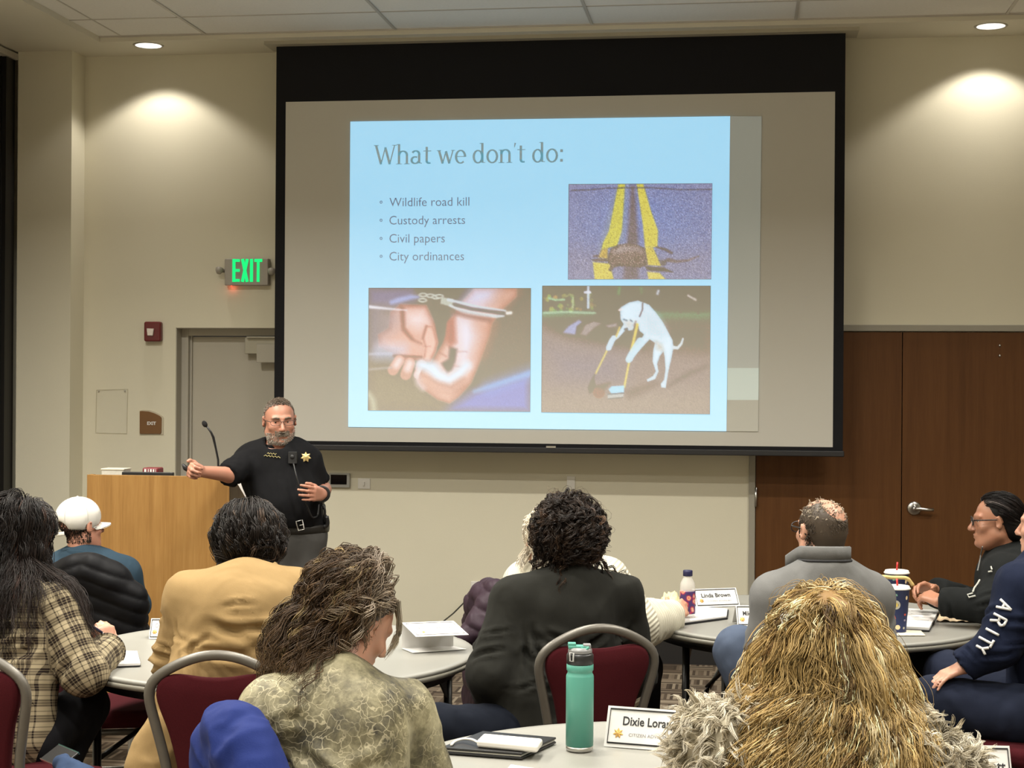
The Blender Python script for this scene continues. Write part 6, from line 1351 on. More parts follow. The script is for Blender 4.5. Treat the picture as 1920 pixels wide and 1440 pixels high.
# banana peel in her hands
q = P(1668, 1086, 7.06); t = thing('banana_peel', 'curved yellow peel held up by the woman in the black hoodie', 'banana peel', q)
M_BAN = simple('banana_yellow', (.58, .44, .17), .55, var=.25, scale=50)
m = MB(); m.tube(smooth_path([P(1638, 1097, 7.05)-q, P(1642, 1084, 7.05)-q, P(1654, 1080.5, 7.05)-q, P(1670, 1083, 7.05)-q, P(1700, 1083, 7.05)-q, P(1707, 1090, 7.05)-q, P(1712, 1098, 7.05)-q], 26), [.009]*4+[.016]*18+[.013]*4, 8, flat=(1.2, .55)); m.build('peel_strip', M_BAN, t)
m = MB(); m.tube(smooth_path([P(1646, 1082, 7.03)-q, P(1653, 1090, 7.02)-q, P(1655, 1100, 7.02)-q, P(1652, 1110, 7.02)-q], 14), [.008]*3+[.012]*8+[.006]*3, 8, flat=(1.2, .5)); m.build('peel_strip', M_BAN, t)

# ---- person with the navy printed sleeve at the right edge
J = dict(head=P(1962, 985, 6.0), neck=P(1962, 1060, 5.98), chest=P(1970, 1160, 5.98), pel=P(1975, 1330, 5.98), shL=P(1915, 1104, 5.86), shR=P(2010, 1104, 6.14), elL=P(1872, 1210, 5.84), elR=P(1960, 1240, 6.2), wrL=P(1808, 1250, 5.88), wrR=P(1880, 1250, 6.3))
ff = nz(-LATV*.85+DEPV*.5); J.update(seat_legs(P(1940, 1345, 5.84), P(1985, 1340, 6.06), ff)); J['knL'] = P(1748, 1316, 5.92); J['anL'] = J['knL']+A3(0, 0, 0); J['anL'][2] = .1; J['knR'] = P(1775, 1262, 6.40); J['anR'] = J['knR'].copy(); J['anR'][2] = .1
for q in 'LR': J['toe'+q] = J['an'+q]+ff*.15+A3(0, 0, -.065)
p10 = Person('person in a navy sweatshirt with white sleeve letters, hand on knee', base_of(J['pel']), J, ff, girth=1.08); p10.hR = headR(8+50, 0, 0)
p10.body(SK_A, .006, (hand_prims(J['wrL'], P(1756, 1272, 5.86)-J['wrL'], A3(.1, .1, -1), -1, (.30, .28, .26, .24), .10, (.5, .3)), hand_prims(J['wrR'], -LATV, A3(0, 0, -1), 1)))
o = p10.torso(.028)+p10.arm('L', .024, puff=.012)+p10.arm('R', .026, puff=.012)
for q in (3, 1): o[-q].c1 = True
p10.cloth('navy_sweatshirt', o, fabric('navy_fleece', (0.0085, 0.0125, 0.030), var=.25, sheen=.3), .010, .009, .12, 51, crease=.010)
sv = p10.last[0]; M_LET = simple('white_print', (.62, .62, .60), .55); m = MB()
def letter(cx, cy, strokes, hw=8.0, hh=13.5, ang=118):
    ca, sa = math.cos(math.radians(ang)), math.sin(math.radians(ang))
    for s_ in strokes:
        pts = []
        for a, b in zip(s_[:-1], s_[1:]):
            for u in np.linspace(0, 1, 5): pts.append((a[0]*(1-u)+b[0]*u, a[1]*(1-u)+b[1]*u))
        q3 = [on_surf(sv, cx+(x*hw)*ca-(y*hh)*sa*-1*-1 if False else cx+x*hw*ca+y*hh*sa, cy+x*hw*sa-y*hh*ca, .003) for x, y in pts]
        m.tube(q3, .0052, 6)
letter(1884, 1137, [[(-1, -1), (0, 1), (1, -1)], [(-.5, -.2), (.5, -.2)]]); letter(1872, 1163, [[(-.9, -1), (-.9, 1), (.4, 1), (.9, .6), (.4, .1), (-.9, .0)], [(.1, 0), (.9, -1)]]); letter(1861, 1185, [[(0, -1), (0, 1)]]); letter(1848, 1201, [[(0, -1), (0, 1)], [(-1, 1), (1, 1)]]); letter(1841, 1216, [[(-.9, 1), (0, .1), (.9, 1)], [(0, .1), (0, -1)]], hh=11)
m.build('sleeve_letters', M_LET, p10.root, loc=p10.o)
o = [Ell(J['pel'], A3(.18, .16, .12), None, .05)]+p10.leg('L', .018, (.095, .075, .07, .055))+p10.leg('R', .016, (.09, .070, .066, .05)); p10.cloth('jeans', o, fabric('navy_denim', (0.014, 0.018, 0.034), var=.35, weave=700), .011, .008, .10, 53)

# ---- man in the white cap and slate pullover
J = dict(head=P(152, 985, 7.46), neck=P(154, 1052, 7.44), chest=P(160, 1110, 7.46), pel=P(165, 1230, 7.42), shL=P(104, 1080, 7.46), shR=P(230, 1080, 7.52), elL=P(92, 1140, 7.52), elR=P(256, 1135, 7.58), wrL=P(130, 1150, 7.75), wrR=P(230, 1150, 7.8))
J.update(seat_legs(P(140, 1235, 7.45), P(195, 1235, 7.45), DEPV))
p2 = Person('man in a white cap and slate blue pullover sitting before the lectern', base_of(J['pel']), J, DEPV, girth=1.06); p2.hR = headR(8-44, 2, -2)
p2.body(SK_B, .008, (hand_prims(J['wrL'], DEPV, A3(0, 0, -1), 1), hand_prims(J['wrR'], DEPV, A3(0, 0, -1), -1)))
o = p2.torso(.022)+p2.arm('L', .024)+p2.arm('R', .024)
for q in (3, 1): o[-q].c1 = True
SLATE = fabric('slate_knit', (0.022, 0.042, 0.062), var=.12, sheen=.3); p2.cloth('pullover', o, SLATE, .011, .010, .15, 61, crease=.010)
cm = MB(); nk = J['neck']+A3(0, 0, .030); cm.tube([nk+A3(.076*math.cos(a), .074*math.sin(a), .0) for a in np.linspace(0, 2*PI, 30, endpoint=False)], .026, 10, closed=True, flat=(.40, 1.15)); cm.build('collar', SLATE, p2.root, loc=p2.o)
sv = p2.last[0]; S3 = lambda pts: [on_surf(sv, x, y, .003, .02) for x, y in pts]
lines_on('back_logo', [S3(((151, 1058), (151, 1047.5), (161, 1047.5), (161, 1058), (151, 1058))), S3(((154, 1056), (154, 1050), (157.5, 1050))), S3(((154, 1053), (156.5, 1053))), S3(((159.5, 1050), (159.3, 1055), (157, 1056)))], simple('white_stitch', (.66, .68, .68), .6), p2.root, p2.o, .0019)
o = [Ell(J['pel'], A3(.18, .15, .12), None, .05)]+p2.leg('L', .012)+p2.leg('R', .012); p2.cloth('trousers', o, BLACKCLOTH, .018, .005, .1, 8)
hc, hR = J['head'], p2.hR; HC = lambda x, y, z: hc+hR@A3(x, y, z)
BV = np.empty(len(p2.body_o.data.vertices)*3, np.float32); p2.body_o.data.vertices.foreach_get('co', BV); BV = BV.reshape(-1, 3).astype(float)
pl_ = np.empty(len(p2.body_o.data.polygons)*4, np.int32); p2.body_o.data.polygons.foreach_get('vertices', pl_); BN = normals(BV, pl_.reshape(-1, 4)); BV = BV+p2.o
fv, fn = pick(p2, BV, BN, lambda q: (q[:, 2] < .03) & (q[:, 2] > -.075) & (q[:, 1] < .01) & (np.abs(q[:, 0]) < .078)); a_, b_, c_ = fur(fv, fn*.35, 7000, .012, .001, '#1d1610', '#2c221a', 4, .3, 5, .3, dirb=A3(0, 0, -.8), curl=.0008); hair_obj('hair', p2.root, p2.o, [(a_, b_, c_)])
V, F = surface([Ell(HC(0, -.014, .040), A3(.087, .109, .094), hR, .01), Half(HC(0, -.01, -.020), (hR@A3(0, .10, 1))*-1, .3), Ell(HC(0, -.118, -.006), A3(.044, .05, .036), hR, .006, sub=True)], .006, 2)
CAPM = fabric('white_cap_cloth', (.66, .64, .59), var=.04, bump=.1); cap = obj_from('cap', V, F, CAPM, p2.root, loc=p2.o)
u = np.linspace(-1, 1, 19); V = []
for s_ in (0, 1):
    for r_ in (0, .5, 1):
        for x in u: V.append(HC(.080*x*(1-.10*r_), .018+.060*math.sqrt(max(0, 1-x*x))*1+r_*.074*math.sqrt(max(0, 1-x*x*.93)), .004-.010*r_-.016*x*x+s_*.005))
F = []
for s_ in (0, 1):
    for k in range(2):
        for i in range(18): a = s_*57+k*19+i; F.append((a, a+1, a+20, a+19) if s_ else (a+19, a+20, a+1, a))
for i in range(18): F += [(38+i, 39+i, 57+39+i, 57+38+i), (57+i, 58+i, 1+i, i)]
obj_from('cap_brim', np.array(V), F, CAPM, cap, loc=p2.o)
m = MB(); m.tube([HC(.034*x, -.121+.012*x*x, -.030+.004*x*x) for x in np.linspace(-1, 1, 9)], .009, 8, flat=(.35, 1.1)); m.build('cap_strap', CAPM, cap, loc=p2.o)
for a_ in (0, 60, 120):
    m = MB(); m.tube([HC(.0875*math.sin(u)*math.cos(math.radians(a_)), -.014+.1095*math.sin(u)*math.sin(math.radians(a_)), .040+.0945*math.cos(u)) for u in np.linspace(-1.75, 1.75, 30)], .0012, 5); m.build('cap_seam', simple('cap_seam_thread', (.46, .44, .40), .8), cap, loc=p2.o)
m = MB().ball(HC(0, -.012, .133), .006, 8).build('cap_button', CAPM, cap, loc=p2.o)

# ---- person with long dark hair in the plaid shirt at the left edge
J = dict(head=P(32, 1004, 5.68), neck=P(18, 1092, 5.60), chest=P(16, 1210, 5.56), pel=P(2, 1385, 5.50), shL=P(-70, 1140, 5.60), shR=P(96, 1142, 5.56), elL=P(-60, 1270, 5.75), elR=P(158, 1262, 5.50), wrL=P(70, 1240, 5.95), wrR=P(203, 1219, 5.78))
ff = nz(LATV*.45+DEPV*.9); J.update(seat_legs(P(-20, 1395, 5.54), P(62, 1392, 5.48), ff)); J['knR'] = P(160, 1322, 5.74)
for q in 'LR': J['an'+q] = J['kn'+q]-ff*.34; J['an'+q][2] = .1; J['toe'+q] = J['an'+q]+ff*.15+A3(0, 0, -.065)
p1 = Person('person in a brown plaid shirt with long dark hair writing at the left edge', base_of(J['pel']), J, ff); p1.hR = headR(8-28, -14, 0)
p1.body(SK_A, .006, (hand_prims(J['wrR'], P(198, 1178, 5.80)-J['wrR'], A3(-.75, .45, -.3), -1, ((.95, 1.25, .8), (1.0, 1.3, .8), (1.05, 1.3, .8), (1.1, 1.3, .8)), .02, (.9, .6)), hand_prims(J['wrL'], DEPV, A3(0, 0, -1), 1)))
t = NT('brown_plaid'); a = t.n('ShaderNodeAttribute', attribute_name='uvw'); sp = t.n('ShaderNodeSeparateXYZ'); t.put(sp.inputs[0], a.outputs['Vector'])
def bands(x, per, lst):
    m_ = t.math('FLOORED_MODULO', x, per); out = None
    for c_, w_ in lst:
        b = t.math('LESS_THAN', t.math('ABSOLUTE', t.math('SUBTRACT', m_, c_)), w_); out = b if out is None else t.math('MAXIMUM', out, b)
    return out
bu = bands(sp.outputs[0], .052, ((.008, .0030), (.0165, .0030), (.025, .0030), (.041, .0014))); bv = bands(sp.outputs[1], .052, ((.008, .0030), (.0165, .0030), (.025, .0030), (.041, .0014)))
wide = t.math('MULTIPLY', t.math('ADD', bands(sp.outputs[0], .052, ((.0165, .0125),)), bands(sp.outputs[1], .052, ((.0165, .0125),))), .26)
c1 = t.mix(wide, (.335, .28, .18, 1), (.08, .055, .033, 1)); c2 = t.mix(t.math('MULTIPLY', t.math('ADD', bu, bv), .55), c1, (.018, .012, .010, 1)); t.base(c2); t.set(Roughness=.9); t.put(t.b.inputs['Specular IOR Level'], .15); t.bump(t.noise(t.coords(), 400, 2), .25, .002); PLAID = t.m
o = p1.torso(.024)+p1.arm('L', .024, puff=.012)+p1.arm('R', .022, puff=.008)
for q in (3, 1): o[-q].c1 = True
o.append(Cone(P(20, 1290, 5.48), .125, P(30, 1375, 5.47), .125, .05))
shp1 = o
p1.cloth('plaid_shirt', o, PLAID, .010, .011, .12, 71, crease=.010, uv=make_uv(p1))
m = MB(); wa = nz(J['elR']-J['wrR']); e1 = nz(np.cross(wa, A3(0, 0, 1))); e2 = np.cross(wa, e1); m.tube([J['wrR']+wa*.012+(e1*math.cos(a_)+e2*math.sin(a_))*.048 for a_ in np.linspace(0, 2*PI, 30, endpoint=False)], .016, 8, closed=True, flat=(.5, 1.3)); cuf = m.build('cuff', PLAID, p1.root, loc=p1.o)
at = cuf.data.attributes.new('uvw', 'FLOAT_VECTOR', 'POINT')
for i_, v_ in enumerate(cuf.data.vertices): at.data[i_].vector = (.002+(i_ % 8)*.004, (i_//8)*.012, 0)
o = [Ell(J['pel'], A3(.17, .15, .12), None, .05)]+p1.leg('L', .014)+p1.leg('R', .018); p1.cloth('trousers', o, BLACKCLOTH, .012, .006, .1, 8)
hc, hR = J['head'], p1.hR; E_ = head_ells(hc, hR)+[(J['chest']+A3(0, 0, .0), A3(.19, .130, .205), p1.Rt(A3(0, 0, 1)))]
Pn, Nn = scalp(hc, hR, 1.0, 560, lambda q: ((q[:, 1] < .35) & (q[:, 2] > -.5)) | ((q[:, 2] > .5) & (q[:, 1] < .7)), 52); off = np.random.default_rng(6).uniform(.004, .040, len(Pn))
part = hc+hR@A3(0, .02, .11); away = Pn-part; tang = away-Nn*(away*Nn).sum(1)[:, None]; tang /= np.linalg.norm(tang, axis=1)[:, None]+1e-9
G = grow(Pn, tang+Nn*.2, 24, np.random.default_rng(3).uniform(.018, .027, len(Pn)), E_, off, .34, .12, 5, hug=(.5, -.05), sdf=shp1); a_, b_ = locks(G, 15, .018, .009, 3.6, .6, .0012, .4, 10, .3, .35)
hair_obj('hair', p1.root, p1.o, [(a_, b_, shade_cols(len(a_), 24, '#110b09', '#1e130e', .3, 6, 15, ('#3a2419', .05)))], base=surface([Ell(hc+hR@A3(0, -.02, .025), A3(.090, .108, .098), hR, .02), Ell(hc+hR@A3(0, -.07, -.06), A3(.075, .055, .09), hR, .04)], .010)+('#0c0807',))
q = P(180, 1180, 5.74); t_ = thing('pen', 'dark blue pen in the writing hand over the left table', 'pen', q)
MB().tube([P(171, 1173, 5.72)-q, P(191, 1186, 5.76)-q], .005, 10).build('barrel', simple('pen_blue', (.012, .016, .06), .35), t_); MB().tube([P(191, 1186, 5.76)-q, P(199, 1197, 5.78)-q, P(202, 1202, 5.785)-q], [.0045, .002, .0008], 8).build('tip', M_STEEL, t_)

# ---- woman with long blonde hair and a fur collar, nearest
J = dict(head=P(1545, 1216, 3.07), neck=P(1545, 1352, 2.98), chest=P(1545, 1520, 2.97), pel=P(1545, 1800, 2.92), shL=P(1385, 1458, 2.97), shR=P(1712, 1458, 3.0), elL=P(1310, 1680, 3.05), elR=P(1790, 1680, 3.05), wrL=P(1420, 1700, 3.28), wrR=P(1680, 1700, 3.28))
J.update(seat_legs(P(1460, 1810, 2.93), P(1630, 1810, 2.93), DEPV))
p8 = Person('woman with long wavy blonde hair and a shaggy fur collar in the foreground', base_of(J['pel']), J, DEPV); p8.hR = headR(8, -4, 0)
p8.body(SK_A, .008, (hand_prims(J['wrL'], DEPV, A3(0, 0, -1), 1), hand_prims(J['wrR'], DEPV, A3(0, 0, -1), -1)))
o = p8.torso(.022)+p8.arm('L', .024)+p8.arm('R', .024)
for q in (3, 1): o[-q].c1 = True
CREAM = fabric('cream_fleece', (.62, .58, .46), var=.08, sheen=.4); shp8 = o
p8.cloth('cream_jacket', o, CREAM, .012, .009, .12, 81)
o = [Ell(J['pel'], A3(.17, .15, .12), None, .05)]+p8.leg('L', .012)+p8.leg('R', .012); p8.cloth('trousers', o, BLACKCLOTH, .018, .005, .1, 8)
FC = [Cone(P(1400, 1352, 2.97), .030, P(1322, 1366, 2.98), .042, .03), Cone(P(1322, 1366, 2.98), .042, P(1298, 1520, 3.0), .048, .03), Cone(P(1368, 1372, 2.92), .026, P(1318, 1520, 2.92), .034, .03), Cone(P(1708, 1372, 2.97), .032, P(1784, 1440, 2.98), .046, .03), Cone(P(1784, 1440, 2.98), .046, P(1812, 1560, 3.0), .052, .03), Cone(P(1735, 1420, 2.92), .03, P(1770, 1540, 2.92), .04, .03), Cone(P(1400, 1352, 2.97), .028, P(1545, 1430, 3.13), .028, .03), Cone(P(1545, 1430, 3.13), .028, P(1708, 1372, 2.97), .028, .03)]
V, F = surface(FC, .010, 2); N = normals(V, F); col_o = obj_from('fur_collar', V, F, fabric('fur_hide', (.40, .36, .27)), p8.root, loc=p8.o)
r = np.random.default_rng(3); sets = []
for sd_, n_, L_, ba, ti in ((1, 9000, .046, '#9a917d', '#d6ccb6'), (2, 8000, .054, '#b3aa96', '#eee7d6'), (3, 1200, .036, '#756c5d', '#a0967f')):
    a_, b_, c_ = fur(V, N, n_, L_, .0010, ba, ti, sd_, .18, 9, .18, dirb=A3(0, 0, .15)); sets.append((a_, b_, c_))
hair_obj('fur_pile', col_o, p8.o, sets, M_FUR)['kind'] = 'stuff'
hc, hR = J['head'], p8.hR; E_ = head_ells(hc, hR)+[(J['chest']+A3(0, 0, -.05), A3(.20, .115, .26), p8.Rt(A3(0, 0, 1)))]
Pn, Nn = scalp(hc, hR, 1.0, 700, lambda q: ((q[:, 1] < .35) & (q[:, 2] > -.5)) | ((q[:, 2] > .5) & (q[:, 1] < .7)), 62); off = np.random.default_rng(6).uniform(.004, .048, len(Pn))
part = hc+hR@A3(.006, -.055, .098); away = Pn-part; tang = away-Nn*(away*Nn).sum(1)[:, None]; tang /= np.linalg.norm(tang, axis=1)[:, None]+1e-9
sl = np.random.default_rng(3).uniform(.015, .022, len(Pn)); side_ = ((Pn-hc)@hR)[:, :1]
tang = tang+np.random.default_rng(5).normal(0, .45, tang.shape)*(np.linalg.norm(away, axis=1) < .05)[:, None]
G = grow(Pn, tang+Nn*.10, 38, sl*.80, E_, off*(.2+.8*np.clip(-(((Pn-hc)@hR)[:, 2]-.11)/.1, 0, 1)), .30, .13, 5, hug=(.5, .0), follow=lambda Q, u: (hR@A3(1, 0, 0))[None]*np.clip((Q-hc)@(hR@A3(1, 0, 0)), -.13, .13)[:, None]*(1.0 if u > .12 else 0)+(hR@A3(0, -1, 0))[None]*(.07 if u > .25 else 0), nscale=12, sdf=[shp8[0], shp8[1], shp8[2], shp8[4]])
a_, b_ = locks(G, 17, .016, .0100, 7.0, .6, .0010, .4, 10, .2, .35)
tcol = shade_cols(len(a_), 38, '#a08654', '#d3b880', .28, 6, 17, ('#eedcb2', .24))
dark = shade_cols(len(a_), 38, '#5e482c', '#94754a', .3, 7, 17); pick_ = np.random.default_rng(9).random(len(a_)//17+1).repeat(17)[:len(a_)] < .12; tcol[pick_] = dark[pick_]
fz = np.random.default_rng(8); Gf = G[fz.integers(0, len(G), 160)]; fa, fb = locks(Gf, 4, .03, .012, 3.0, 2.0, .00055, .4, 12, -.2, .4)
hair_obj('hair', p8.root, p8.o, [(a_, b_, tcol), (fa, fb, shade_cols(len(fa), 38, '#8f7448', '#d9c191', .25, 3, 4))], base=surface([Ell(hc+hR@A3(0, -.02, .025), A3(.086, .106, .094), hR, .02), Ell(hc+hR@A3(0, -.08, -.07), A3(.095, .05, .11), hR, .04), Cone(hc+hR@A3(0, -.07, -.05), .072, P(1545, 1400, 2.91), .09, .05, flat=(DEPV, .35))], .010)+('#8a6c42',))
# ---------------------------------------------------------------- things on the tables
def ontab(px, py, z=TZ+0.0025): return PZ(px, py, z)
# turquoise steel bottle
q = ontab(1086.5, 1406); bt = thing('water_bottle', 'turquoise insulated steel water bottle with a black flip lid on the nearest table', 'water bottle', q, CAMYAW)
M_TURQ = simple('turquoise_paint', (0.085, 0.315, 0.25), 0.42); r_ = 0.0385
dq = (q-EYE)@FW; px2m = dq/FPX; Hb = (1406-1204)*px2m
MB().lathe([(0.001, 0.0), (r_-0.003, 0.0), (r_-0.0005, 0.004), (r_-0.0005, 0.014)], seg=40).build('steel_base', M_ALU, bt)
MB().lathe([(r_-0.002, 0.014), (r_, 0.014), (r_, Hb*.685), (r_-0.001, Hb*.70), (r_-0.004, Hb*.715), (r_-0.004, Hb*.735), (r_-0.001, Hb*.745), (r_-0.001, Hb*.795), (r_-0.003, Hb*.80), (0.001, Hb*.80)], seg=48).build('flask', M_TURQ, bt)
lid = MB(); lid.lathe([(r_-0.003, Hb*.80), (r_-0.001, Hb*.805), (r_-0.001, Hb*.885), (r_-0.004, Hb*.90), (0.001, Hb*.90)], seg=40); lo_ = lid.build('lid', M_BLACKP, bt)
c = MB(); c.lathe([(r_-0.005, Hb*.90), (r_-0.005, Hb*.935), (r_-0.012, Hb*.955), (0.001, Hb*.955)], seg=32); c.box((0.008, -0.014, Hb*.93), (0.03, 0.014, Hb*.985)); c.build('spout_cover', simple('grey_plastic', (0.20, 0.20, 0.20), 0.4), bt, bevel=0.003)
c = MB(); c.box((-0.033, -0.016, Hb*.945), (0.02, 0.016, Hb*.97)); c.box((-0.034, -0.012, Hb*.965), (-0.012, 0.012, Hb*.995)); c.tube([(0.0, -0.02, Hb*.955), (0.014, -0.022, Hb*.94), (0.024, -0.02, Hb*.965)], 0.004, 8); c.build('carry_latch', M_TURQ, bt, bevel=0.003)
c = MB(); c.tube([(-0.029, -0.026, Hb*.915), (-0.020, -0.033, Hb*.915), (-0.020, -0.034, Hb*.84), (-0.029, -0.028, Hb*.84)], 0.0025, 6, closed=True); c.build('release_button', simple('light_grey_plastic', (0.42, 0.42, 0.41), 0.4), bt)
x_ = text_obj('bottle_mark', 'of', 0.018, simple('pale_mark', (0.35, 0.55, 0.48), 0.5), frame(A3(-0.033, -0.0225, 0.035), (0.62, -0.78, 0), (0, 0, 1)), bt); bpy.data.objects.remove(x_)
# folded name cards
def name_tent(label, TL, TR_, BL, lines, d_top, lean=0.05, back=0.075, star=True, zb=TZ+0.0025, BRdx=None):
    bl = ontab(*BL, zb); dirx = None
    brg = ontab(BL[0]+(TR_[0]-TL[0])*1.0+(BRdx or 0), BL[1]+(TR_[1]-TL[1]), zb)
    w = np.linalg.norm(brg-bl); ex_ = nz(brg-bl); ez = A3(0, 0, 1); ey = np.cross(ez, ex_)
    hpx = BL[1]-TL[1]; hgt = hpx*((bl-EYE)@FW)/FPX
    t = thing('name_card', label, 'name card', bl, 0, 'folded name cards'); o = bl
    tl = bl+ey*lean+ez*hgt; tr = tl+ex_*w; br = bl+ex_*w; bk = bl+ey*(lean+back); bkr = bk+ex_*w; th = 0.0012
    m = MB(); n = nz(np.cross(tl-bl, ex_))*th; nb = nz(np.cross(ex_, tl-bk))*th
    for a_, b_, c_, d_, nn in ((bl, br, tr, tl, n), (bk, bkr, tr, tl, n)):
        V = [a_, b_, c_, d_, a_+nn, b_+nn, c_+nn, d_+nn]; m.add(V, [(0, 1, 2, 3), (7, 6, 5, 4), (0, 4, 5, 1), (1, 5, 6, 2), (2, 6, 7, 3), (3, 7, 4, 0)])
    m.build('folded_card', M_CARD, t, loc=o)
    upv = nz(tl-bl); H_ = np.linalg.norm(tl-bl); nf = nz(np.cross(ex_, upv)); f0 = bl-o+nf*0.0012
    def at2(u, v): return f0+ex_*u*w+upv*v*H_
    b = MB(); b.tube([at2(.035, .10), at2(.965, .10), at2(.965, .93), at2(.035, .93)], H_*.024, 4, closed=True); b.build('printed_border', M_INK, t)
    for s_, u0, v0, sz, mt, wd in lines:
        tx = text_obj('name_lettering', s_, sz*H_, mt, frame(at2(u0, v0), ex_, upv), t, bold=0.0006 if mt is M_INK else 0)
        co = np.array([v.co[:] for v in tx.data.vertices]); al = (co-at2(u0, v0))@ex_; k = wd*w/np.ptp(al)
        for v_, a_ in zip(tx.data.vertices, al): v_.co = Vector(v_.co)+Vector(ex_*(a_*(k-1)))
    if star:
        s = MB(); pc = at2(.15, .34); pts = [pc+(ex_*math.cos(a)+upv*math.sin(a))*H_*(.135 if k % 2 == 0 else .075) for k, a in enumerate(np.linspace(PI/2, PI/2+2*PI, 14, endpoint=False))]
        V = [p_ for p_ in pts]+[pc+nf*0.002]; s.add(V, [(k, (k+1) % 14, 14) for k in range(14)]); s.build('star_emblem', M_GOLD, t)
    return t
name_tent('name card of Dixie Lorange type, nearest, beside the turquoise bottle'.replace('of Dixie Lorange type, ', ''), (1138, 1329), (1302, 1342), (1132, 1399), [('Dixie Lorange', .185, .55, .30, M_INK, .66), ('CITIZEN ADVISORY BRD.', .27, .28, .11, M_INKG, .60)], 4.2)
name_tent('name card at the lower right corner, half hidden by pale fur', (1780, 1404), (1905, 1407), (1776, 1480), [('Beckett', .30, .42, .34, M_INK, .60)], 3.6, star=False)
name_tent('name card standing behind the clear drink bottle at the right table', (1299, 1107), (1375, 1104), (1306, 1139), [('Linda Brown', .16, .52, .30, M_INK, .66), ('CITIZEN ADVISORY', .28, .28, .10, M_INKG, .55)], 6.6, BRdx=6)
name_tent('name card partly hidden by the left arm of the grey pullover', (1372, 1138), (1440, 1138), (1383, 1175), [('Mike Davis', .17, .52, .30, M_INK, .62), ('CITIZEN ADVISORY', .28, .28, .10, M_INKG, .55)], 6.3)
name_tent('name card at the far side of the left table beside the mustard sleeve', (288, 1163), (352, 1163), (279, 1198), [('Olivia Reed', .14, .55, .30, M_INKG, .66), ('CITIZEN ADVISORY', .28, .28, .10, M_INKG, .55)], 6.4)
# the name card folded like an open box, in the middle of the left table
q = ontab(755, 1219); t = thing('name_card', 'curled name card lying open like a box on the left table', 'name card', q, 0, 'folded name cards')
fl, fr = ontab(774, 1224.5), ontab(875, 1217.5); bl_, br_ = ontab(753, 1216), ontab(850, 1212)
zt = 0.098; tbl, tbr = bl_+A3(0, 0, zt), br_+A3(0, 0, zt); tfl, tfr = P(780, 1194.5, (fl-EYE)@FW*0.995), P(876, 1190, (fr-EYE)@FW*0.995)
tfr = tfl+(tbr-tbl)
def sheet(name, quad, mat, parent, o, th=0.0014):
    V = np.array(quad); n = nz(np.cross(V[1]-V[0], V[3]-V[0]))*th; V = np.r_[V, V+n]-o
    return obj_from(name, V, [(0, 3, 2, 1), (4, 5, 6, 7), (0, 1, 5, 4), (1, 2, 6, 5), (2, 3, 7, 6), (3, 0, 4, 7)], mat, parent, False)
m = MB()
for quad in ((fl, fr, br_, bl_), (bl_, br_, tbr, tbl), (tfl, tfr, tbr, tbl)):
    V = np.array(quad); n = nz(np.cross(V[1]-V[0], V[3]-V[0]))*0.0014; V = np.r_[V, V+n]-q; m.add(V, [(0, 3, 2, 1), (4, 5, 6, 7), (0, 1, 5, 4), (1, 2, 6, 5), (2, 3, 7, 6), (3, 0, 4, 7)])
m.build('folded_card', M_CARD, t)
ex_ = nz(tfr-tfl); upv = nz((tbl-tfl)-ex_*((tbl-tfl)@ex_)); nf = nz(np.cross(ex_, upv)); at2 = lambda u, v: (tfl+(tfr-tfl)*u)*(1-v)+(tbl+(tbr-tbl)*u)*v-q+nf*0.0030
b = MB(); b.tube([at2(.05, .10), at2(.95, .10), at2(.94, .90), at2(.05, .90)], 0.0012, 4, closed=True); b.build('printed_border', M_INKG, t)
tx = text_obj('name_lettering', 'Tanner Moody', 0.024, M_INKG, frame(at2(.17, .48), ex_, upv), t, sx=0.95)
s = MB(); pc = at2(.22, .28); s.add([pc+(ex_*math.cos(a)+upv*math.sin(a))*(.009 if k % 2 == 0 else .005) for k, a in enumerate(np.linspace(0, 2*PI, 14, endpoint=False))]+[pc+nf*.001], [(k, (k+1) % 14, 14) for k in range(14)]); s.build('star_emblem', M_GOLD, t)
# tablet in a black folio with a white power bank and cable
q = ontab(935, 1412); t = thing('tablet', 'black tablet folio lying on the edge of the nearest table', 'tablet', q); zt = TZ+0.003
cs = [ontab(826, 1413, zt), ontab(978, 1424.5, zt), ontab(1043, 1394, zt), ontab(905, 1382, zt)]
def slab(cs, z0, z1, M_=1.0): cc = np.mean(cs, 0); V = [cc+(c_-cc)*M_ for c_ in cs]; return MB().add([A3(v[0], v[1], z0) for v in V]+[A3(v[0], v[1], z1) for v in V], [(3, 2, 1, 0), (4, 5, 6, 7), (0, 1, 5, 4), (1, 2, 6, 5), (2, 3, 7, 6), (3, 0, 4, 7)])
slab(cs, zt, zt+0.006).build('folio_back', M_BLACKP, t, bevel=0.002, loc=q)
slab(cs, zt+0.006, zt+0.012, .975).build('tablet_body', M_ALU, t, bevel=0.002, loc=q)
slab(cs, zt+0.012, zt+0.018).build('folio_cover', M_BLACKP, t, bevel=0.002, loc=q)
zp = zt+0.018; ps_ = [ontab(893, 1402, zp), ontab(1008, 1413, zp), ontab(1018, 1399, zp), ontab(906, 1389, zp)]; qp = np.mean(ps_, 0)
tp = thing('power_bank', 'white power bank with a short cable lying on the black tablet', 'power bank', qp)
slab(ps_, zp+0.0005, zp+0.022).build('case', M_WHITE, tp, bevel=0.008, seg=4, loc=qp)
k = [ontab(898, 1393, zp+0.012), ontab(885, 1386, zp+0.014), ontab(868, 1385, zp+0.010), ontab(852, 1390, zp+0.006), ontab(846, 1397, zp+0.004)]
MB().tube(smooth_path(k, 20), 0.0035, 8).build('cable', M_WHITE, tp, loc=qp)
ps_ = [ontab(958, 1436, zt), ontab(1075, 1455, zt), ontab(1040, 1500, zt), ontab(930, 1470, zt)]
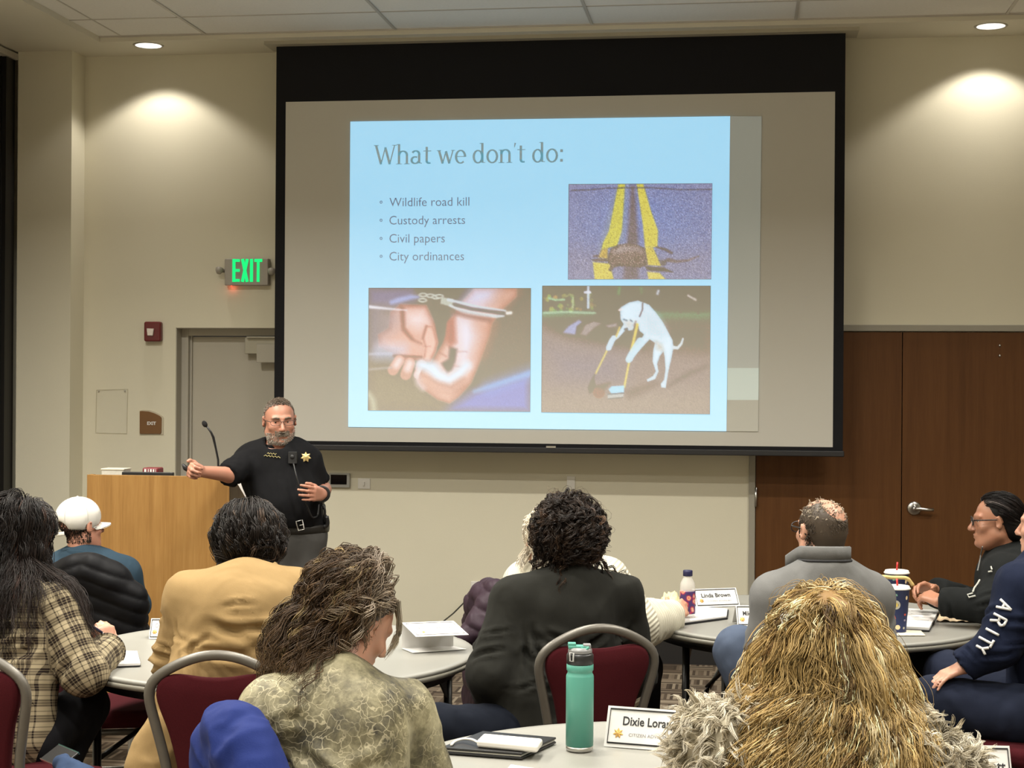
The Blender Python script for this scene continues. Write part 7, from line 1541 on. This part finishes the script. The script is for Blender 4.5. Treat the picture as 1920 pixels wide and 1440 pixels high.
tag(slab(ps_, zt, zt+0.004).build('paper_stack', M_PAPER), 'white papers at the bottom edge of the nearest table', 'paper')
# notebook on the left table
ps_ = [ontab(213, 1251, zt), ontab(263, 1249, zt), ontab(257, 1226, zt), ontab(216, 1225, zt)]; q = np.mean(ps_, 0)
t = thing('notebook', 'small white notepad beside the plaid cuff on the left table', 'notebook', q)
slab(ps_, zt, zt+0.003, 1.03).build('cover', M_INK, t, loc=q); slab(ps_, zt+0.003, zt+0.011).build('pages', M_PAPER, t, loc=q)
# right table: drink bottle
q = ontab(1289, 1163); bt = thing('drink_bottle', 'clear plastic drink bottle with a dark blue cap held on the right table', 'drink bottle', q); dq = (q-EYE)@FW; k_ = dq/FPX; R0 = 14.5*k_; hh = (1163-1069)*k_
def vg(name, f):
    t_ = NT(name); co = t_.coords('Object'); f(t_, co); return t_.m
t_ = NT('clear_bottle'); t_.base((0.80, 0.79, 0.74)); t_.set(Roughness=0.12, Alpha=0.45); M_CLEAR = t_.m
MB().lathe([(0.001, 0), (R0*.85, 0), (R0, .006), (R0, hh*.25), (R0*.95, hh*.30), (R0, hh*.36), (R0, hh*.66), (R0*.9, hh*.76), (R0*.55, hh*.86), (R0*.52, hh*.885), (0.001, hh*.885)], seg=28).build('bottle_body', M_CLEAR, bt)
t_ = NT('fruit_label'); co = t_.coords('Object'); v = t_.n('ShaderNodeTexVoronoi', i_Vector=co, i_Scale=38.0); w_ = t_.noise(co, 30, 2)
t_.base(t_.ramp(t_.math('ADD', v.outputs['Distance'], t_.math('MULTIPLY', w_, 0.5)), [(0.25, (0.45, 0.02, 0.05)), (0.45, (0.62, 0.16, 0.10)), (0.58, (0.68, 0.42, 0.28)), (0.7, (0.45, 0.03, 0.07)), (0.85, (0.06, 0.03, 0.12))])); t_.set(Roughness=0.35)
MB().lathe([(R0*1.01, hh*.14), (R0*1.015, hh*.15), (R0*1.015, hh*.58), (R0*1.01, hh*.59)], seg=28).build('fruit_label', t_.m, bt)
MB().lathe([(R0*.60, hh*.885), (R0*.62, hh*.89), (R0*.62, hh*.985), (R0*.56, hh), (0.001, hh)], seg=24).build('cap', simple('navy_cap', (0.012, 0.012, 0.055), 0.4), bt)
# paper cups
M_CUP = None
def cup(px, py, rtop_px, h_px, label, straw_px):
    q = ontab(px, py); t = thing('paper_cup', label, 'paper cup', q, CAMYAW, 'tall blue paper cups'); k_ = ((q-EYE)@FW)/FPX; rt = rtop_px*k_; rb = rt*.74; h = h_px*k_
    MB().lathe([(0.001, 0.0), (rb, 0.0), (rb, .004), (rt, h*.93), (rt*1.02, h*.935), (0.001, h*.935)], seg=40).build('cup', simple('navy_print', (0.008, 0.018, 0.085), 0.5) if not bpy.data.materials.get('navy_print') else bpy.data.materials['navy_print'], t)
    MB().lathe([(rt*.98, h*.925), (rt*1.08, h*.93), (rt*1.09, h*.955), (rt*1.02, h*.965), (rt*.98, h), (rt*.9, h*1.005), (0.001, h*1.0)], seg=40).build('lid', M_WHITE, t)
    MB().tube([(0, 0, h*1.0), (straw_px[0]*k_, 0, h+straw_px[1]*k_)], 0.0042, 10).build('straw', bpy.data.materials.get('straw_red') or simple('straw_red', (0.50, 0.02, 0.02), 0.4), t)
    cols = {'g': (0.42, 0.40, 0.32), 'y': (0.60, 0.44, 0.10), 'r': (0.48, 0.07, 0.05), 'c': (0.70, 0.56, 0.34), 'o': (0.15, 0.30, 0.22), 'p': (0.25, 0.22, 0.30)}
    for nm, a, v, w_, hh_, cc in (('round_print', -20, .66, .036, .038, 'g'), ('round_print', -20, .66, .0185, .0185, 'y'), ('round_print', 38, .82, .012, .017, 'c'), ('square_print', -24, .88, .020, .009, 'o'), ('square_print', -35, .36, .020, .013, 'r'), ('round_print', -10, .14, .020, .020, 'c'), ('square_print', 34, .43, .010, .008, 'r'), ('square_print', 34, .30, .010, .008, 'p'), ('round_print', 30, .12, .010, .010, 'g'), ('square_print', -75, .14, .010, .018, 'p'), ('round_print', 100, .5, .03, .03, 'y'), ('square_print', 150, .7, .02, .015, 'r'), ('round_print', 200, .4, .03, .03, 'g'), ('square_print', 250, .75, .02, .012, 'o')):
        mt = bpy.data.materials.get('print_'+cc) or simple('print_'+cc, cols[cc], 0.5); m = MB(); n = 20 if nm[0] == 'r' else 4
        pts = []
        for kk in range(n):
            u = 2*PI*(kk+.5)/n; kx = 1 if n > 4 else 1.41; x_, z_ = w_*.5*kx*math.cos(u)*1.0, hh_*.5*kx*math.sin(u)
            if n == 4: x_, z_ = x_*math.cos(.35)-z_*math.sin(.35), x_*math.sin(.35)*.6+z_
            zz = v*h*.93+z_; rr = rb+(rt-rb)*zz/(h*.93)+(0.0006 if cc != 'y' else 0.0011); aa = math.radians(a-90)+x_/rr; pts.append((rr*math.cos(aa), rr*math.sin(aa), zz))
        c0 = np.mean(pts, 0); zz = v*h*.93; rr = rb+(rt-rb)*zz/(h*.93)+(0.0006 if cc != 'y' else 0.0011); c0 = (rr*math.cos(math.radians(a-90)), rr*math.sin(math.radians(a-90)), zz)
        m.add(pts+[c0], [(kk, (kk+1) % n, n) for kk in range(n)]); m.build(nm, mt, t)
    return t
cup(1682, 1185, 22.5, 87, 'tall navy printed paper cup, the nearer of two, at the table edge', (-1, 13))
cup(1681, 1152, 22, 83, 'tall navy printed paper cup with red straw, behind the nearer cup', (1, 15))
# papers, wrapper, napkin
ps_ = [ontab(1698, 1181, zt), ontab(1742, 1183, zt), ontab(1760, 1150, zt), ontab(1700, 1146, zt)]; q = np.mean(ps_, 0)
t = thing('clipboard', 'clipboard with printed white forms right of the paper cups', 'clipboard', q); slab(ps_, zt, zt+.004, 1.05).build('board', M_INK, t, loc=q); slab(ps_, zt+.004, zt+.014).build('forms', M_PAPER, t, loc=q)
l = MB()
for k in range(4):
    a_, b_ = ps_[3]*(1-.15-.16*k)+ps_[0]*(.15+.16*k), ps_[2]*(1-.15-.16*k)+ps_[1]*(.15+.16*k); a_, b_ = a_*.85+b_*.15, a_*.15+b_*.85; l.tube([A3(a_[0], a_[1], zt+.0142), A3(b_[0], b_[1], zt+.0142)], .0012, 4)
l.build('printed_lines', M_INKG, t, loc=q)
ps_ = [ontab(1652, 1192, zt), ontab(1735, 1192, zt), ontab(1722, 1178, zt), ontab(1660, 1180, zt)]; tag(slab(ps_, zt, zt+.002).build('napkin', simple('cream_paper', (0.66, 0.60, 0.46), 0.8)), 'cream paper napkin under the nearer paper cup', 'napkin')
def crumple(name, label, cat, cs, z0, hgt, mat, seed, n=26):
    u = np.linspace(0, 1, n); U, W_ = np.meshgrid(u, u); c = np.array(cs); Pn = ((1-U)*(1-W_))[..., None]*c[0]+(U*(1-W_))[..., None]*c[1]+(U*W_)[..., None]*c[2]+((1-U)*W_)[..., None]*c[3]
    hgt_ = np.abs(vnoise(np.stack([U*5+seed, W_*5, U*0], -1)))*1.6+np.abs(vnoise(np.stack([U*11, W_*11+seed, U*0+3], -1)))*.7
    Pn[..., 2] = z0+0.003+hgt*hgt_*np.minimum(1, 6*np.minimum(np.minimum(U, 1-U), np.minimum(W_, 1-W_))+.15); V = Pn.reshape(-1, 3); i = (np.arange(n-1)[:, None]*n+np.arange(n-1)[None]).ravel()
    F = np.stack([i, i+1, i+n+1, i+n], 1); q = V.mean(0); o = obj_from(name, V, F, mat, None, True, loc=q); o.location = tuple(q); so_ = o.modifiers.new('solid', 'SOLIDIFY'); so_.thickness = 0.0015; return tag(o, label, cat)
M_WRAP = simple('kraft_wrapper', (0.60, 0.46, 0.30), 0.75, var=.12, scale=30)
crumple('food_wrapper', 'tan crumpled food wrapper between the forms and the navy sleeve', 'wrapper', [ontab(1756, 1166), ontab(1836, 1168), ontab(1830, 1140), ontab(1768, 1142)], TZ+.002, .075, M_WRAP, 3)
crumple('food_wrapper', 'pale yellow crumpled wrapper beside the clear drink bottle', 'wrapper', [ontab(1236, 1136), ontab(1276, 1134), ontab(1274, 1122), ontab(1240, 1124)], TZ+.002, .05, simple('pale_yellow_wrap', (0.66, 0.60, 0.33), 0.7), 8)
ps_ = [ontab(1272, 1172, zt), ontab(1362, 1160, zt), ontab(1364, 1146, zt), ontab(1288, 1141, zt)]; q = np.mean(ps_, 0)
t = thing('folder', 'open black folder with white sheets in front of the drink bottle', 'folder', q); slab(ps_, zt, zt+.006, 1.06).build('cover', M_INK, t, loc=q); slab(ps_, zt+.006, zt+.012).build('sheets', M_PAPER, t, loc=q)
# ---------------------------------------------------------------- coats over chair backs and the last small things
def quilt(V, axis, per, amp, F, u=None):
    N = normals(V, F); x = V@axis if u is None else u(V); return V+N*(amp*(np.abs(np.sin(PI*x/per))**.5-.6))[:, None]
VESTM = fabric('black_quilted_nylon', (0.0045, 0.0045, 0.0055), rough=.6, var=.2, sheen=.2, weave=200, bump=.1)
def coat(name, label, prims, mat, h=.010, fold=.006, fs=.1, seed=1, post=None, base=None, smooth=2):
    V, F = surface(prims, h, smooth)
    if post is not None: V = post(V, F)
    if fold: V = folds(V, F, fold, fs, seed)
    o = V.mean(0)*[1, 1, 0] if base is None else base; ob = obj_from(name, V, F, mat, None, loc=o); ob.location = tuple(o); return tag(ob, label, name.split('_')[-1])

def over_chair(k, spec):                 # shapes given in a chair's own frame
    la, d, tr, _ = CH[k]; R = Rz(CAMYAW+math.radians(tr)); o = LD(la, d); T = lambda p: o+R@A3(*p)
    return [Cone(T(a), ra, T(b), rb, .06, flat=(R@A3(0, 1, 0), fl)) for a, ra, b, rb, fl in spec], R, o
def drape(w, top, low, r0, r1, fl=.8, yb=-.05, n=6, lower_w=None):
    out = []; xs = np.linspace(-w, w, n); zt = lambda x: top-.13*(abs(x)/w)**2.2; lw = lower_w or w
    for i, x in enumerate(xs):
        if i: out.append(((xs[i-1], back_y(zt(xs[i-1])), zt(xs[i-1])), r0, (x, back_y(zt(x)), zt(x)), r0, 1))
        out.append(((x, back_y(zt(x))-.01, zt(x)), r0, (x*lw/w, back_y(low)+yb, low), r1, fl)); out.append(((x, back_y(zt(x))+.01, zt(x)), r0, (x, back_y(.6)+.06, .62), r0, fl))
    return out
VP, Rv, ov = over_chair(3, drape(.205, .925, .50, .041, .055, .7, -.035, 6, .20))
coat('quilted_vest', 'black quilted vest hung over the chair back in front of the lectern', VP, VESTM, .009, .003, .1, 2, post=lambda V, F: quilt(V, None, .064, .011, F, u=lambda V: V[:, 2]+.35*np.abs((V-ov)@(Rv@A3(1, 0, 0)))))
PURP = fabric('plum_quilted_nylon', (0.030, 0.0175, 0.026), rough=.5, var=.3, sheen=.2, weave=200, bump=.1)
PP, Rv, ov2 = over_chair(5, drape(.175, .875, .40, .040, .060, .8, -.06, 6, .20)); dd = 6.50
PP += [Cone(P(930, 1112, dd), .050, P(900, 1180, dd-.05), .062, .04), Cone(P(900, 1180, dd-.05), .055, P(876, 1197, dd-.08), .036, .04)]
qd = nz(P(930, 1100, dd)-P(890, 1200, dd))
coat('puffer_jacket', 'dark purple puffer jacket slung over the chair behind the charcoal sweatshirt', PP, PURP, .009, .012, .09, 4, post=lambda V, F: quilt(V, qd, .075, .010, F))
BLUE = fabric('royal_blue_cloth', (0.0105, 0.0215, 0.118), var=.12, rough=.75, weave=300)
BP, Rv, ov3 = over_chair(7, drape(.18, .950, .40, .034, .045, .8, -.05, 9, .23))
coat('blue_jacket', 'royal blue jacket hung over a chair back in the left foreground', BP, BLUE, .009, .014, .10, 6)
# things lying on the seat at the lower left corner
q = P(112, 1418, 5.12); t = thing('phone', 'dark phone with a shiny teal edge on the seat at the lower left', 'phone', q)
Mx = frame(A3(0, 0, 0), LATV*.5-DEPV*.6, LATV*.55+DEPV*.5+A3(0, 0, .45)); MB().box((-.075, -.036, -.004), (.075, .036, .004), Mx).build('phone_body', M_BLACKP, t, bevel=.003)
MB().box((-.076, .034, -.005), (.076, .038, .005), Mx).build('phone_edge', simple('teal_metal', (.20, .42, .42), .2, .9), t, bevel=.002); MB().box((-.076, -.038, -.005), (.076, -.034, .005), Mx).build('phone_edge', M_STEEL, t, bevel=.002)
coat('denim_bundle', 'folded blue denim lying at the edge of the seat, lower left', [Cone(P(118, 1432, 5.08), .03, P(150, 1462, 5.02), .05, .03), Ell(P(140, 1470, 5.0), A3(.08, .06, .04), None, .03)], fabric('mid_denim', (.030, .05, .10), var=.3), .008, .008, .06, 3)
